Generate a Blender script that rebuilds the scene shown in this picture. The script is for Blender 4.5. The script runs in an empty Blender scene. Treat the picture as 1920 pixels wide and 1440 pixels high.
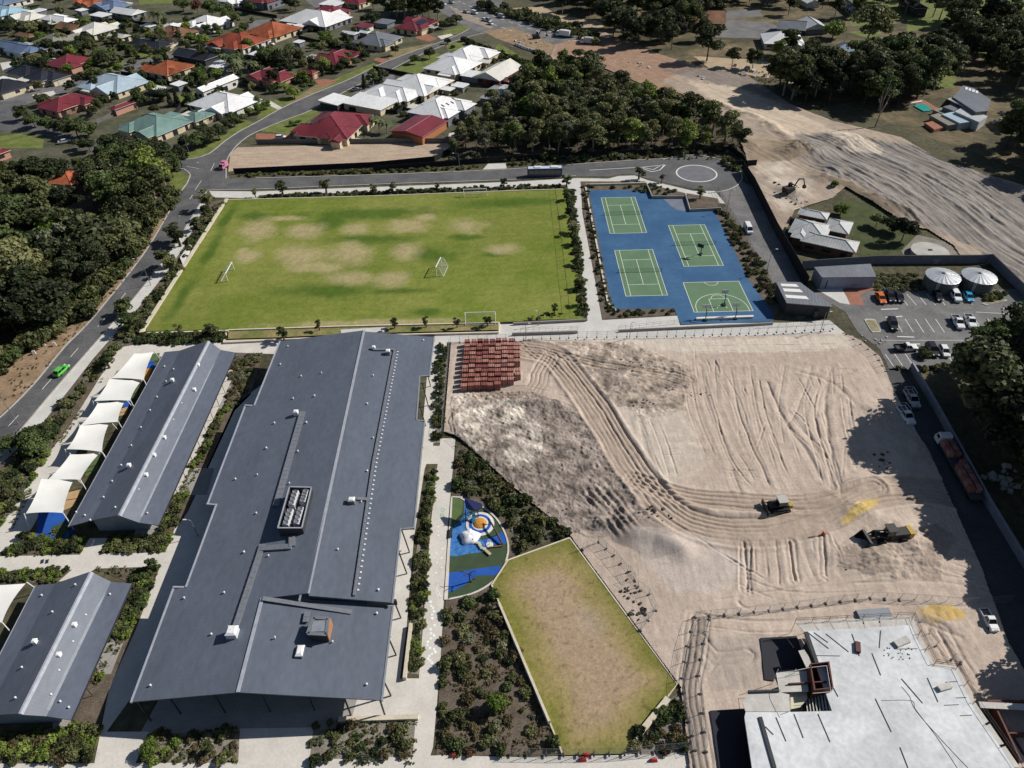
import bpy, math, random
import numpy as np
from math import sin, cos, pi, radians, hypot, atan2
random.seed(7)
rng = np.random.default_rng(7)
S = bpy.context.scene
C = S.collection
# ------------------------------------------------------------------ camera, sky, sun, exposure
CAM_F, CAM_PITCH, CAM_ROLL, CAM_H = 1331.0, radians(40.30),-0.02627,102.6
cam_data = bpy.data.cameras.new('camera')
cam = bpy.data.objects.new('camera', cam_data)
C.objects.link(cam)
S.camera = cam
cam_data.sensor_fit = 'HORIZONTAL'
cam_data.sensor_width = 36.0
cam_data.lens = 36.0 * CAM_F / 1920.0
cam_data.clip_start = 1.0
cam_data.clip_end = 9000.0
from mathutils import Matrix, Vector
cam.matrix_world = (Matrix.Translation((0,0, CAM_H)) @ Matrix.Rotation(pi / 2 - CAM_PITCH, 4, 'X')
     @ Matrix.Rotation(CAM_ROLL, 4, 'Z'))
SUN_ELEV = radians(38.0)
SUN_FROM = atan2(0.29,0.957)          # the sun stands to the right and slightly beyond
world = bpy.data.worlds.new('World')
S.world = world
world.use_nodes = True
wn = world.node_tree.nodes
sky = wn.new('ShaderNodeTexSky')
sky.sky_type = 'NISHITA'
sky.sun_disc = False
sky.sun_elevation = SUN_ELEV
sky.sun_rotation = pi / 2 - SUN_FROM
sky.air_density = 1.0
sky.dust_density = 0.6
sky.ozone_density = 1.2
wn['Background'].inputs['Strength'].default_value = 0.055
world.node_tree.links.new(sky.outputs[0], wn['Background'].inputs[0])
sun_data = bpy.data.lights.new('sun', 'SUN')
sun_data.energy = 4.9
sun_data.angle = radians(0.5)
sun_data.color = (1.0,0.955,0.88)
sun = bpy.data.objects.new('sun', sun_data)
C.objects.link(sun)
sd = Vector((-cos(SUN_FROM) * cos(SUN_ELEV),-sin(SUN_FROM) * cos(SUN_ELEV),-sin(SUN_ELEV)))
sun.rotation_euler = sd.to_track_quat('-Z', 'Y').to_euler()
sun.location = (200,60,300)
S.view_settings.view_transform = 'Standard'
S.view_settings.look = 'None'
S.view_settings.gamma = 1.0
S.view_settings.exposure = 0.1
S.view_settings.use_curve_mapping = False
def G(px, py, z=0.0):
 """World x, y where a survey sight line of the drone meets the level z."""
 X, Y = px - 960.0, py - 720.0
 cr, sr = cos(CAM_ROLL), sin(CAM_ROLL)
 X, Y = X * cr + Y * sr, -X * sr + Y * cr
 a, b = X / CAM_F, -Y / CAM_F
 c, s = cos(CAM_PITCH), sin(CAM_PITCH)
 dx, dy, dz = a, c + b * s, -s + b * c
 t = (z - CAM_H) / dz
 return (dx * t, dy * t)
def GP(pts, z=0.0):
 return [G(p[0], p[1], z) for p in pts]
# ------------------------------------------------------------------ materials
def mat(name, col, rough=0.8, var=0.12, scale=1.0, bump=0.0, bscale=None, col2=None, metal=0.0, spec=0.3,
  detail=6.0, fine=0.0, stretch=None, trans=0.0, lo=0.35, hi=0.65):
 """Principled surface whose colour wanders between two tones by object-space noise, with fine grain."""
 m = bpy.data.materials.new(name)
 m.use_nodes = True
 nt = m.node_tree
 N, L = nt.nodes, nt.links
 b = N['Principled BSDF']
 b.inputs['Roughness'].default_value = rough
 b.inputs['Metallic'].default_value = metal
 b.inputs['Specular IOR Level'].default_value = spec
 geo = N.new('ShaderNodeNewGeometry')
 vec = geo.outputs['Position']
 if stretch:
  mp = N.new('ShaderNodeMapping')
  mp.inputs['Scale'].default_value = stretch
  L.new(vec, mp.inputs['Vector'])
  vec = mp.outputs['Vector']
 n1 = N.new('ShaderNodeTexNoise')
 n1.inputs['Scale'].default_value = scale
 n1.inputs['Detail'].default_value = detail
 n1.inputs['Roughness'].default_value = 0.65
 L.new(vec, n1.inputs['Vector'])
 r = N.new('ShaderNodeValToRGB')
 r.color_ramp.elements[0].position = lo
 r.color_ramp.elements[1].position = hi
 c2 = col2 if col2 else tuple(min(1, c * (1 + var)) for c in col)
 c1 = col if col2 else tuple(c * (1 - var) for c in col)
 r.color_ramp.elements[0].color = (*c1,1)
 r.color_ramp.elements[1].color = (*c2,1)
 L.new(n1.outputs['Fac'], r.inputs['Fac'])
 out = r.outputs['Color']
 if fine > 0:
  n2 = N.new('ShaderNodeTexNoise')
  n2.inputs['Scale'].default_value = scale * 9
  n2.inputs['Detail'].default_value = 4
  L.new(vec, n2.inputs['Vector'])
  mr = N.new('ShaderNodeMapRange')
  mr.inputs['From Min'].default_value = 0.3
  mr.inputs['From Max'].default_value = 0.7
  mr.inputs['To Min'].default_value = 1 - fine
  mr.inputs['To Max'].default_value = 1 + fine
  L.new(n2.outputs['Fac'], mr.inputs['Value'])
  mx = N.new('ShaderNodeVectorMath')
  mx.operation = 'SCALE'
  L.new(out, mx.inputs[0])
  L.new(mr.outputs['Result'], mx.inputs['Scale'])
  out = mx.outputs['Vector']
 L.new(out, b.inputs['Base Color'])
 if bump > 0:
  bt = N.new('ShaderNodeTexNoise')
  bt.inputs['Scale'].default_value = bscale or scale * 6
  bt.inputs['Detail'].default_value = 5
  L.new(vec, bt.inputs['Vector'])
  bm_ = N.new('ShaderNodeBump')
  bm_.inputs['Strength'].default_value = 1.0
  bm_.inputs['Distance'].default_value = bump
  L.new(bt.outputs['Fac'], bm_.inputs['Height'])
  L.new(bm_.outputs['Normal'], b.inputs['Normal'])
 return m
def roof_mat(name, col, rough=0.45, rib=0.76, metal=0.0, spec=0.4, var=0.06, tile=False, depth=0.012):
 """Profiled sheet or tile roof: ribs run down the fall (direction from the UV-free face normal)."""
 m = mat(name, col, rough, var * 1.6,0.16, spec=spec, metal=metal, fine=0.09, stretch=(1,.45,1))
 nt = m.node_tree
 N, L = nt.nodes, nt.links
 b = N['Principled BSDF']
 geo = N.new('ShaderNodeNewGeometry')
 cr = N.new('ShaderNodeVectorMath')
 cr.operation = 'CROSS_PRODUCT'
 cr.inputs[1].default_value = (0,0,1)
 L.new(geo.outputs['True Normal'], cr.inputs[0])
 nm = N.new('ShaderNodeVectorMath')
 nm.operation = 'NORMALIZE'
 L.new(cr.outputs[0], nm.inputs[0])
 dt = N.new('ShaderNodeVectorMath')
 dt.operation = 'DOT_PRODUCT'
 L.new(nm.outputs[0], dt.inputs[0])
 L.new(geo.outputs['Position'], dt.inputs[1])
 ml = N.new('ShaderNodeMath')
 ml.operation = 'MULTIPLY'
 ml.inputs[1].default_value = 2 * pi / rib
 L.new(dt.outputs['Value'], ml.inputs[0])
 sn = N.new('ShaderNodeMath')
 sn.operation = 'SINE'
 L.new(ml.outputs[0], sn.inputs[0])
 bp = N.new('ShaderNodeBump')
 bp.inputs['Distance'].default_value = depth if not tile else 0.03
 bp.inputs['Strength'].default_value = 0.6
 L.new(sn.outputs[0], bp.inputs['Height'])
 L.new(bp.outputs['Normal'], b.inputs['Normal'])
 return m
def attr_mat(name, attr, rough=0.9, scale=0.6, fine=0.18, bump=0.05, bscale=3.0, spec=0.15):
 """Soil or turf whose own colour is stored on the mesh, broken up by grain."""
 m = bpy.data.materials.new(name)
 m.use_nodes = True
 nt = m.node_tree
 N, L = nt.nodes, nt.links
 b = N['Principled BSDF']
 b.inputs['Roughness'].default_value = rough
 b.inputs['Specular IOR Level'].default_value = spec
 a = N.new('ShaderNodeAttribute')
 a.attribute_name = attr
 geo = N.new('ShaderNodeNewGeometry')
 n2 = N.new('ShaderNodeTexNoise')
 n2.inputs['Scale'].default_value = scale
 n2.inputs['Detail'].default_value = 8
 n2.inputs['Roughness'].default_value = 0.7
 L.new(geo.outputs['Position'], n2.inputs['Vector'])
 mr = N.new('ShaderNodeMapRange')
 mr.inputs['From Min'].default_value = 0.3
 mr.inputs['From Max'].default_value = 0.7
 mr.inputs['To Min'].default_value = 1 - fine
 mr.inputs['To Max'].default_value = 1 + fine
 L.new(n2.outputs['Fac'], mr.inputs['Value'])
 mx = N.new('ShaderNodeVectorMath')
 mx.operation = 'SCALE'
 L.new(a.outputs['Color'], mx.inputs[0])
 L.new(mr.outputs['Result'], mx.inputs['Scale'])
 L.new(mx.outputs['Vector'], b.inputs['Base Color'])
 bt = N.new('ShaderNodeTexNoise')
 bt.inputs['Scale'].default_value = bscale
 bt.inputs['Detail'].default_value = 6
 L.new(geo.outputs['Position'], bt.inputs['Vector'])
 bp = N.new('ShaderNodeBump')
 bp.inputs['Distance'].default_value = bump
 L.new(bt.outputs['Fac'], bp.inputs['Height'])
 L.new(bp.outputs['Normal'], b.inputs['Normal'])
 return m
def leaf_mat(name, c1, c2, trans=0.25):
 m = bpy.data.materials.new(name)
 m.use_nodes = True
 nt = m.node_tree
 N, L = nt.nodes, nt.links
 b = N['Principled BSDF']
 b.inputs['Roughness'].default_value = 0.62
 b.inputs['Specular IOR Level'].default_value = 0.25
 oi = N.new('ShaderNodeObjectInfo')
 geo = N.new('ShaderNodeNewGeometry')
 n = N.new('ShaderNodeTexNoise')
 n.inputs['Scale'].default_value = 0.55
 n.inputs['Detail'].default_value = 5
 L.new(geo.outputs['Position'], n.inputs['Vector'])
 ad = N.new('ShaderNodeMath')
 ad.operation = 'MULTIPLY_ADD'
 ad.inputs[1].default_value = 0.6
 L.new(oi.outputs['Random'], ad.inputs[0])
 ms = N.new('ShaderNodeMath')
 ms.operation = 'SUBTRACT'
 ms.inputs[1].default_value = 0.30
 L.new(n.outputs['Fac'], ms.inputs[0])
 L.new(ms.outputs[0], ad.inputs[2])
 r = N.new('ShaderNodeValToRGB')
 r.color_ramp.elements[0].position = 0.25
 r.color_ramp.elements[1].position = 0.78
 r.color_ramp.elements[0].color = (*c1,1)
 r.color_ramp.elements[1].color = (*c2,1)
 L.new(ad.outputs[0], r.inputs['Fac'])
 L.new(r.outputs['Color'], b.inputs['Base Color'])
 if trans > 0:
  t = N.new('ShaderNodeBsdfTranslucent')
  L.new(r.outputs['Color'], t.inputs['Color'])
  mx = N.new('ShaderNodeMixShader')
  mx.inputs[0].default_value = trans
  L.new(b.outputs[0], mx.inputs[1])
  L.new(t.outputs[0], mx.inputs[2])
  L.new(mx.outputs[0], N['Material Output'].inputs[0])
 return m
# ------------------------------------------------------------------ mesh building
class MB:
 """Collects shapes; build() links them as ONE mesh object."""
 def __init__(self):
  self.v, self.f, self.m = [],[],[]
  self.mi = 0
 def quad(self, *p):
  n = len(self.v)
  self.v.extend(tuple(map(float, q)) for q in p)
  self.f.append(tuple(range(n, n + len(p))))
  self.m.append(self.mi)
 def box(self, x0, x1, y0, y1, z0, z1):
  self.prism([(x0, y0),(x1, y0),(x1, y1),(x0, y1)], z0, z1)
 def obox(self, c, size, yaw=0.0, pitch=0.0, roll=0.0):
  M = Matrix.Translation(c) @ Matrix.Rotation(yaw, 4, 'Z') @ Matrix.Rotation(pitch, 4, 'Y') @ Matrix.Rotation(roll, 4, 'X')
  a, b, h = size[0] / 2, size[1] / 2, size[2] / 2
  P = [M @ Vector((i * a, j * b, k * h)) for k in (-1,1) for i, j in ((-1,-1),(1,-1),(1,1),(-1,1))]
  self.hexa(P)
 def hexa(self, P):
  n = len(self.v)
  self.v.extend(tuple(p) for p in P)
  for q in ((3,2,1,0),(4,5,6,7),(0,1,5,4),(1,2,6,5),(2,3,7,6),(3,0,4,7)):
   self.f.append(tuple(n + i for i in q))
   self.m.append(self.mi)
 def prism(self, pts, z0, z1, bottom=True):
  """Upright extrusion of an outline; z1 may be a list of heights."""
  ar = sum(pts[i - 1][0] * pts[i][1] - pts[i][0] * pts[i - 1][1] for i in range(len(pts)))
  zt = list(z1) if hasattr(z1, '__len__') else [z1] * len(pts)
  zb = list(z0) if hasattr(z0, '__len__') else [z0] * len(pts)
  if ar < 0:
   pts, zt, zb = pts[::-1], zt[::-1], zb[::-1]
  k, n = len(pts), len(self.v)
  self.v.extend((p[0], p[1], zb[i]) for i, p in enumerate(pts))
  self.v.extend((p[0], p[1], zt[i]) for i, p in enumerate(pts))
  self.f.append(tuple(range(n + k, n + 2 * k)))
  self.m.append(self.mi)
  if bottom:
   self.f.append(tuple(range(n + k - 1, n - 1,-1)))
   self.m.append(self.mi)
  for i in range(k):
   j = (i + 1) % k
   self.f.append((n + i, n + j, n + k + j, n + k + i))
   self.m.append(self.mi)
 def sheet(self, pts, z):
  ar = sum(pts[i - 1][0] * pts[i][1] - pts[i][0] * pts[i - 1][1] for i in range(len(pts)))
  if ar < 0:
   pts = pts[::-1]
  n = len(self.v)
  self.v.extend((p[0], p[1], z) for p in pts)
  self.f.append(tuple(range(n, n + len(pts))))
  self.m.append(self.mi)
 def tube(self, p, q, r, n=6, r2=None, cap=True):
  p, q = Vector(p), Vector(q)
  d = (q - p)
  if d.length < 1e-6:
   return
  d.normalize()
  u = d.cross(Vector((0,0,1)))
  if u.length < 1e-3:
   u = Vector((1,0,0))
  u.normalize()
  w = d.cross(u)
  b = len(self.v)
  r2 = r if r2 is None else r2
  for c, rr in ((p, r),(q, r2)):
   for i in range(n):
    a = 2 * pi * i / n
    self.v.append(tuple(c + (u * cos(a) + w * sin(a)) * rr))
  for i in range(n):
   j = (i + 1) % n
   self.f.append((b + j, b + i, b + n + i, b + n + j))
   self.m.append(self.mi)
  if cap:
   self.f.append(tuple(b + i for i in range(n)))
   self.m.append(self.mi)
   self.f.append(tuple(b + n + i for i in range(n - 1,-1,-1)))
   self.m.append(self.mi)
 def path(self, pts, r, n=6):
  for a, b in zip(pts[:-1], pts[1:]):
   self.tube(a, b, r, n)
 def lathe(self, prof, c=(0,0,0), n=24, sx=1.0, sy=1.0):
  """prof: list of (radius, z) from bottom to top."""
  b = len(self.v)
  for r, z in prof:
   for i in range(n):
    a = 2 * pi * i / n
    self.v.append((c[0] + r * cos(a) * sx, c[1] + r * sin(a) * sy, c[2] + z))
  for k in range(len(prof) - 1):
   for i in range(n):
    j = (i + 1) % n
    self.f.append((b + k * n + i, b + k * n + j, b + (k + 1) * n + j, b + (k + 1) * n + i))
    self.m.append(self.mi)
  self.f.append(tuple(b + i for i in range(n - 1,-1,-1)))
  self.m.append(self.mi)
  t = b + (len(prof) - 1) * n
  self.f.append(tuple(t + i for i in range(n)))
  self.m.append(self.mi)
 def strip(self, pts, w, z, h=None):
  """Flat band (or low kerb of height h) of width w along a polyline; mitred."""
  L_, R_ = offset(pts, w / 2), offset(pts, -w / 2)
  for i in range(len(pts) - 1):
   q = [R_[i], R_[i + 1], L_[i + 1], L_[i]]
   if h is None:
    self.sheet(q, z)
   else:
    self.prism(q, z, z + h)
 def mesh(self, name):
  me = bpy.data.meshes.new(name)
  me.from_pydata(self.v, [], self.f)
  if any(self.m):
   me.polygons.foreach_set('material_index', self.m)
  return me
 def build(self, name, mats, parent=None, smooth=False):
  me = self.mesh(name)
  for m in (mats if isinstance(mats, (list, tuple)) else [mats]):
   me.materials.append(m)
  if smooth:
   me.polygons.foreach_set('use_smooth', [True] * len(me.polygons))
  me.update()
  return link(name, me, parent)
def link(name, me, parent=None):
 o = bpy.data.objects.new(name, me)
 C.objects.link(o)
 if parent is not None:
  o.parent = parent
 return o
def offset(pts, d):
 out = []
 for i, p in enumerate(pts):
  a = pts[max(i - 1,0)]
  b = pts[min(i + 1, len(pts) - 1)]
  dx, dy = b[0] - a[0], b[1] - a[1]
  l = hypot(dx, dy) or 1
  k = d
  if 0 < i < len(pts) - 1:
   e = (p[0] - a[0], p[1] - a[1])
   le = hypot(*e) or 1
   cs = abs((e[0] * dx + e[1] * dy) / (le * l))
   k = d / max(cs, 0.5)
  out.append((p[0] - dy / l * k, p[1] + dx / l * k))
 return out
def smooth_line(pts, step=2.0):
 """Catmull-Rom through the points."""
 P = [pts[0]] + list(pts) + [pts[-1]]
 out = []
 for i in range(1, len(P) - 2):
  p0, p1, p2, p3 = P[i - 1], P[i], P[i + 1], P[i + 2]
  n = max(2, int(hypot(p2[0] - p1[0], p2[1] - p1[1]) / step))
  for k in range(n):
   t = k / n
   out.append(tuple(0.5 * (2 * b + (c - a) * t + (2 * a - 5 * b + 4 * c - d) * t * t + (3 * b - a - 3 * c + d) * t ** 3)
        for a, b, c, d in zip(p0, p1, p2, p3)))
 out.append(tuple(pts[-1]))
 return out
def inside(px, py, poly):
 """Vectorised point in polygon."""
 px, py = np.asarray(px), np.asarray(py)
 r = np.zeros(px.shape, bool)
 n = len(poly)
 for i in range(n):
  x0, y0 = poly[i - 1]
  x1, y1 = poly[i]
  if y0 == y1:
   continue
  c = ((y0 > py) != (y1 > py)) & (px < (x1 - x0) * (py - y0) / (y1 - y0) + x0)
  r ^= c
 return r
def tag(o, label=None, cat=None, group=None, kind=None):
 if label:
  o['label'] = label
 if cat:
  o['category'] = cat
 if group:
  o['group'] = group
 if kind:
  o['kind'] = kind
 return o
def thing(name, label, cat, loc=(0,0,0), rz=0.0, group=None):
 o = bpy.data.objects.new(name, None)
 o.empty_display_size = 0.5
 C.objects.link(o)
 o.location = loc if len(loc) == 3 else (loc[0], loc[1],0)
 o.rotation_euler = (0,0, rz)
 return tag(o, label, cat, group)
KIDS = {}
def kids(o):
 return [c for c in o.children]
def dup(root, loc, rz=0.0, label=None, group=None, scale=None):
 def cp(o, par):
  c = o.copy()
  C.objects.link(c)
  if par is not None:
   c.parent = par
  for k in KIDS.setdefault(o.name, list(o.children)):
   cp(k, c)
  return c
 r = cp(root, None)
 r.location = loc if len(loc) == 3 else (loc[0], loc[1],0)
 r.rotation_euler = (0,0, rz)
 if scale is not None:
  r.scale = (scale,) * 3 if not hasattr(scale, '__len__') else scale
 if label:
  r['label'] = label
 if group:
  r['group'] = group
 return r
def noise2(x, y, scale, seed=0, octaves=4, rough=0.55):
 """Value noise on numpy arrays, about -1..1."""
 out = np.zeros(np.shape(x))
 amp, tot = 1.0,0.0
 for o in range(octaves):
  r = np.random.default_rng(seed * 31 + o)
  T = r.uniform(-1,1,(256,256))
  u, v = np.asarray(x) / scale * 2 ** o, np.asarray(y) / scale * 2 ** o
  i, j = np.floor(u).astype(int), np.floor(v).astype(int)
  fu, fv = u - i, v - j
  fu, fv = fu * fu * (3 - 2 * fu), fv * fv * (3 - 2 * fv)
  a, b = T[i % 256, j % 256], T[(i + 1) % 256, j % 256]
  c, d = T[i % 256,(j + 1) % 256], T[(i + 1) % 256,(j + 1) % 256]
  out += amp * ((a * (1 - fu) + b * fu) * (1 - fv) + (c * (1 - fu) + d * fu) * fv)
  tot += amp
  amp *= rough
 return out / tot
def seg_dist(X, Y, pts):
 """Distance to a polyline and signed side offset, vectorised."""
 D = np.full(X.shape, 1e9)
 SG = np.zeros(X.shape)
 for (x0, y0),(x1, y1) in zip(pts[:-1], pts[1:]):
  dx, dy = x1 - x0, y1 - y0
  l2 = dx * dx + dy * dy + 1e-9
  t = np.clip(((X - x0) * dx + (Y - y0) * dy) / l2,0,1)
  ex, ey = X - (x0 + t * dx), Y - (y0 + t * dy)
  d = np.hypot(ex, ey)
  k = d < D
  D = np.where(k, d, D)
  SG = np.where(k, np.sign(dx * ey - dy * ex) * d, SG)
 return D, SG
def terrain(name, poly, step, height, colour, material, kind='structure', label=None, cat=None):
 """Grid sheet cut to an outline, with real relief and stored soil colour."""
 xs = [p[0] for p in poly]
 ys = [p[1] for p in poly]
 x = np.arange(min(xs) - step, max(xs) + step, step)
 y = np.arange(min(ys) - step, max(ys) + step, step)
 X, Y = np.meshgrid(x, y)
 X = X + noise2(X, Y, step * 3,3,1) * step * 0.2
 Z = height(X, Y)
 K = colour(X, Y, Z)
 ny, nx = X.shape
 idx = np.arange(nx * ny).reshape(ny, nx)
 cx, cy = (X[:-1, :-1] + X[1:, 1:]) / 2,(Y[:-1, :-1] + Y[1:, 1:]) / 2
 keep = inside(cx, cy, poly)
 q = np.stack([idx[:-1, :-1], idx[:-1,1:], idx[1:, 1:], idx[1:, :-1]],-1)[keep]
 used, inv = np.unique(q, return_inverse=True)
 co = np.stack([X.ravel()[used], Y.ravel()[used], Z.ravel()[used]],1).astype(np.float32)
 me = bpy.data.meshes.new(name)
 me.vertices.add(len(used))
 me.vertices.foreach_set('co', co.ravel())
 me.loops.add(q.size)
 me.loops.foreach_set('vertex_index', inv.ravel().astype(np.int32))
 me.polygons.add(len(q))
 me.polygons.foreach_set('loop_start', np.arange(0, q.size, 4, dtype=np.int32))
 me.polygons.foreach_set('use_smooth', np.ones(len(q), bool))
 ca = me.color_attributes.new('soil', 'FLOAT_COLOR', 'POINT')
 col = np.concatenate([K.reshape(-1,3)[used], np.ones((len(used),1))],1).astype(np.float32)
 ca.data.foreach_set('color', col.ravel())
 me.materials.append(material)
 me.update(calc_edges=True)
 o = link(name, me)
 tag(o, label, cat, kind=kind)
 return o
# ------------------------------------------------------------------ materials of the setting
M = {}
M['ground'] = mat('dry_earth_and_scrub', (0.055,0.05,0.030),0.95, scale=0.08, col2=(0.10,0.092,0.050), fine=0.35, bump=0.15, bscale=0.9)
M['yard'] = mat('suburban_yards', (0.045,0.052,0.024),0.95, scale=0.12, col2=(0.12,0.11,0.075), fine=0.3, bump=0.1)
M['forest'] = mat('forest_litter', (0.05,0.04,0.026),0.95, scale=0.2, col2=(0.10,0.078,0.05), fine=0.35, bump=0.1)
M['asphalt'] = mat('asphalt', (0.078,0.078,0.084),0.85, scale=0.16, col2=(0.130,0.128,0.130), fine=0.16, bump=0.004, bscale=14)
M['asphalt_pale'] = mat('worn_asphalt', (0.112,0.110,0.112),0.85, scale=0.16, col2=(0.185,0.18,0.177), fine=0.16)
M['asphalt_dark'] = mat('fresh_asphalt', (0.05,0.05,0.055),0.8, scale=0.12, col2=(0.07,0.07,0.075), fine=0.12)  # one even tone, darker than the other asphalts
M['concrete'] = mat('concrete_path', (0.49,0.475,0.45),0.85, scale=0.25, col2=(0.58,0.565,0.535), fine=0.07)
M['concrete_warm'] = mat('cream_concrete', (0.52,0.49,0.445),0.85, scale=0.25, col2=(0.62,0.585,0.535), fine=0.07)
M['concrete_grey'] = mat('grey_concrete', (0.27,0.255,0.24),0.85, scale=0.3, col2=(0.33,0.315,0.295), fine=0.09)
M['kerb'] = mat('kerb_concrete', (0.36,0.34,0.31),0.85, scale=0.5, col2=(0.46,0.43,0.39), fine=0.1)
M['limestone'] = mat('limestone_wall', (0.52,0.46,0.36),0.85, scale=0.4, col2=(0.62,0.55,0.44), fine=0.1, bump=0.02)
M['white_wall'] = mat('white_retaining_wall', (0.60,0.58,0.54),0.8, scale=0.4, col2=(0.70,0.68,0.63), fine=0.06)
M['lawn'] = mat('verge_lawn', (0.085,0.115,0.026),0.95, scale=0.25, col2=(0.17,0.19,0.05), fine=0.25, bump=0.04)
M['drylawn'] = mat('dry_verge_grass', (0.16,0.13,0.062),0.95, scale=0.25, col2=(0.26,0.205,0.11), fine=0.22, bump=0.05)
M['mulch'] = mat('garden_mulch', (0.085,0.066,0.048),0.95, scale=0.5, col2=(0.15,0.12,0.092), fine=0.4, bump=0.05, bscale=6)
M['gravel'] = mat('grey_gravel_mulch', (0.17,0.15,0.125),0.95, scale=0.5, col2=(0.26,0.23,0.195), fine=0.35, bump=0.05, bscale=6)
M['verge'] = mat('sandy_verge', (0.20,0.135,0.082),0.95, scale=0.3, col2=(0.33,0.235,0.15), fine=0.25, bump=0.08, bscale=2)
M['lot'] = mat('bare_sandy_lot', (0.35,0.265,0.19),0.95, scale=0.3, col2=(0.47,0.37,0.28), fine=0.2, bump=0.12, bscale=1.2, stretch=(0.5,1.6,1))
M['paint'] = mat('white_road_paint', (0.60,0.60,0.57),0.7, scale=1.5, col2=(0.74,0.74,0.72), fine=0.08)
M['brickpave'] = mat('red_brick_paving', (0.25,0.10,0.065),0.85, scale=0.6, col2=(0.34,0.15,0.10), fine=0.15)
M['blue'] = mat('blue_court_paint', (0.026,0.088,0.195),0.7, scale=0.1, col2=(0.048,0.128,0.245), fine=0.08)
M['bluewear'] = mat('dusty_court_paint', (0.13,0.15,0.20),0.8, scale=0.3, col2=(0.19,0.20,0.24), fine=0.1)
M['green'] = mat('green_court_paint', (0.098,0.172,0.098),0.75, scale=0.15, col2=(0.118,0.20,0.115), fine=0.05)
M['line'] = mat('court_line_paint', (0.62,0.68,0.56),0.7, scale=2, col2=(0.72,0.76,0.66))
# ------------------------------------------------------------------ the ground and its layers
b = MB()
n = 48
b.sheet([(6000 * cos(2 * pi * i / n),300 + 6000 * sin(2 * pi * i / n)) for i in range(n)],-0.05)
tag(b.build('ground', M['ground']), kind='structure')
def layer(name, polys, m, z, px=True):
 b = MB()
 for i, p in enumerate(polys):
  b.sheet(GP(p) if px else p, z + i * 0.0008)
 return tag(b.build(name, M[m] if isinstance(m, str) else m), kind='structure')
def kerb(name, lines, w=0.35, h=0.12, m='kerb', px=True, step=3.0, z=0.0):
 b = MB()
 for l in lines:
  p = GP(l) if px else l
  if len(p) > 2 and step:
   p = smooth_line(p, step)
  b.strip(p, w, z, h)
 return tag(b.build(name, M[m]), kind='structure')
ROAD_L = [(-60,832),(0,783),(62,722),(120,652),(175,595),(265,482),(307,415),(335,365),(350,345),(357,328)]
ROAD_R = [(-60,905),(0,845),(30,817),(112,720),(230,585),(283,520),(325,465),(352,420),(378,378),(388,357)]
UP_L = [(360,298),(392,288),(420,266),(448,247),(480,230),(530,202),(590,175),(652,150),(710,122),(765,100),(822,80),(855,67),(880,54)]
UP_R = [(425,302),(432,288),(445,272),(462,258),(480,248),(530,227),(585,206),(635,178),(680,155),(725,135),(765,114),(805,96),(860,75),(905,62)]
layer('suburb_ground', [[(-400,-40),(830,-40),(905,62),(960,95),(980,160),(900,235),(842,272),(480,258),(430,300),(352,345),(280,420),(-400,420)]], 'yard', -0.04)
layer('forest_floor', [[(-500,330),(352,330),(335,372),(265,487),(175,600),(60,725),(-60,832),(-500,1000)],
        [(842,262),(985,150),(1060,110),(1150,140),(1370,240),(1400,290),(1370,312),(840,300)]], 'forest', -0.035)
layer('dry_paddock', [[(1060,60),(1130,-40),(1500,-40),(1960,-30),(1960,330),(1720,250),(1480,160),(1300,150),(1150,120)]],
   mat('paddock_grass', (0.06,0.055,0.028),0.95, scale=0.05, col2=(0.20,0.15,0.085), fine=0.3, bump=0.1, lo=0.42, hi=0.68),-0.035)
layer('green_paddock', [[(1560,-30),(1960,-30),(1960,30),(1850,45),(1720,32),(1600,50)],[(1700,30),(1770,22),(1800,45),(1700,60)],
      [(1760,120),(1800,118),(1790,165),(1755,165)],[(1840,75),(1875,78),(1868,108),(1838,104)],
      [(1590,60),(1660,50),(1640,75)]], 'lawn', -0.03)
layer('sandy_track', [[(960,15),(1020,12),(1045,28),(1135,42),(1130,52),(1060,52),(1020,32)],[(1300,105),(1420,112),(1480,130),(1440,146),(1330,128)],
       [(1470,150),(1560,142),(1550,165),(1490,180)]],
   mat('pale_sand_track', (0.33,0.25,0.16),0.95, scale=0.2, col2=(0.44,0.35,0.24), fine=0.2, bump=0.06),-0.025)
layer('yard_driveway', [[(1300,60),(1360,36),(1440,42),(1480,58),(1450,72),(1340,70)],[(1340,24),(1420,15),(1430,30),(1350,36)],
      [(1600,78),(1660,70),(1650,90),(1610,95)]], 'asphalt_pale', -0.02)
layer('verge_strip', [[(357,328),(335,365),(307,415),(265,482),(175,595),(120,652),(62,722),(-60,832),(-120,800),(0,700),(60,655),(165,590),(215,530),(262,470),(300,405),(312,380)]], 'verge', -0.028)
layer('lawn_verge', [
 [(352,300),(392,288),(430,258),(478,230),(458,224),(405,262),(330,292)],
 [(317,318),(345,318),(357,328),(350,355),(330,395),(305,392),(318,350)],
 [(482,224),(652,150),(710,122),(700,118),(652,138),(570,172),(520,186),(486,205)],
 [(0,255),(40,250),(82,262),(80,278),(0,278)],
 [(250,100),(305,92),(318,100),(290,110),(248,107)],
 [(190,125),(230,112),(237,122),(205,138)],
 [(85,168),(118,158),(112,166),(90,173)],
 [(335,175),(380,172),(350,200),(330,200)],
 [(260,0),(330,-6),(325,6),(262,8)],
 [(735,132),(792,108),(812,98),(850,108),(800,122),(790,138),(740,140)],
 [(828,60),(862,48),(885,52),(858,63),(835,66)],
 [(485,245),(590,205),(600,212),(560,238),(540,252)],
 [(835,82),(868,78),(870,92),(840,95)],
 [(920,100),(975,128),(1000,122),(960,95),(935,82)],
 [(960,120),(1010,118),(1000,140),(985,145)]], 'lawn', -0.022)
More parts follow.
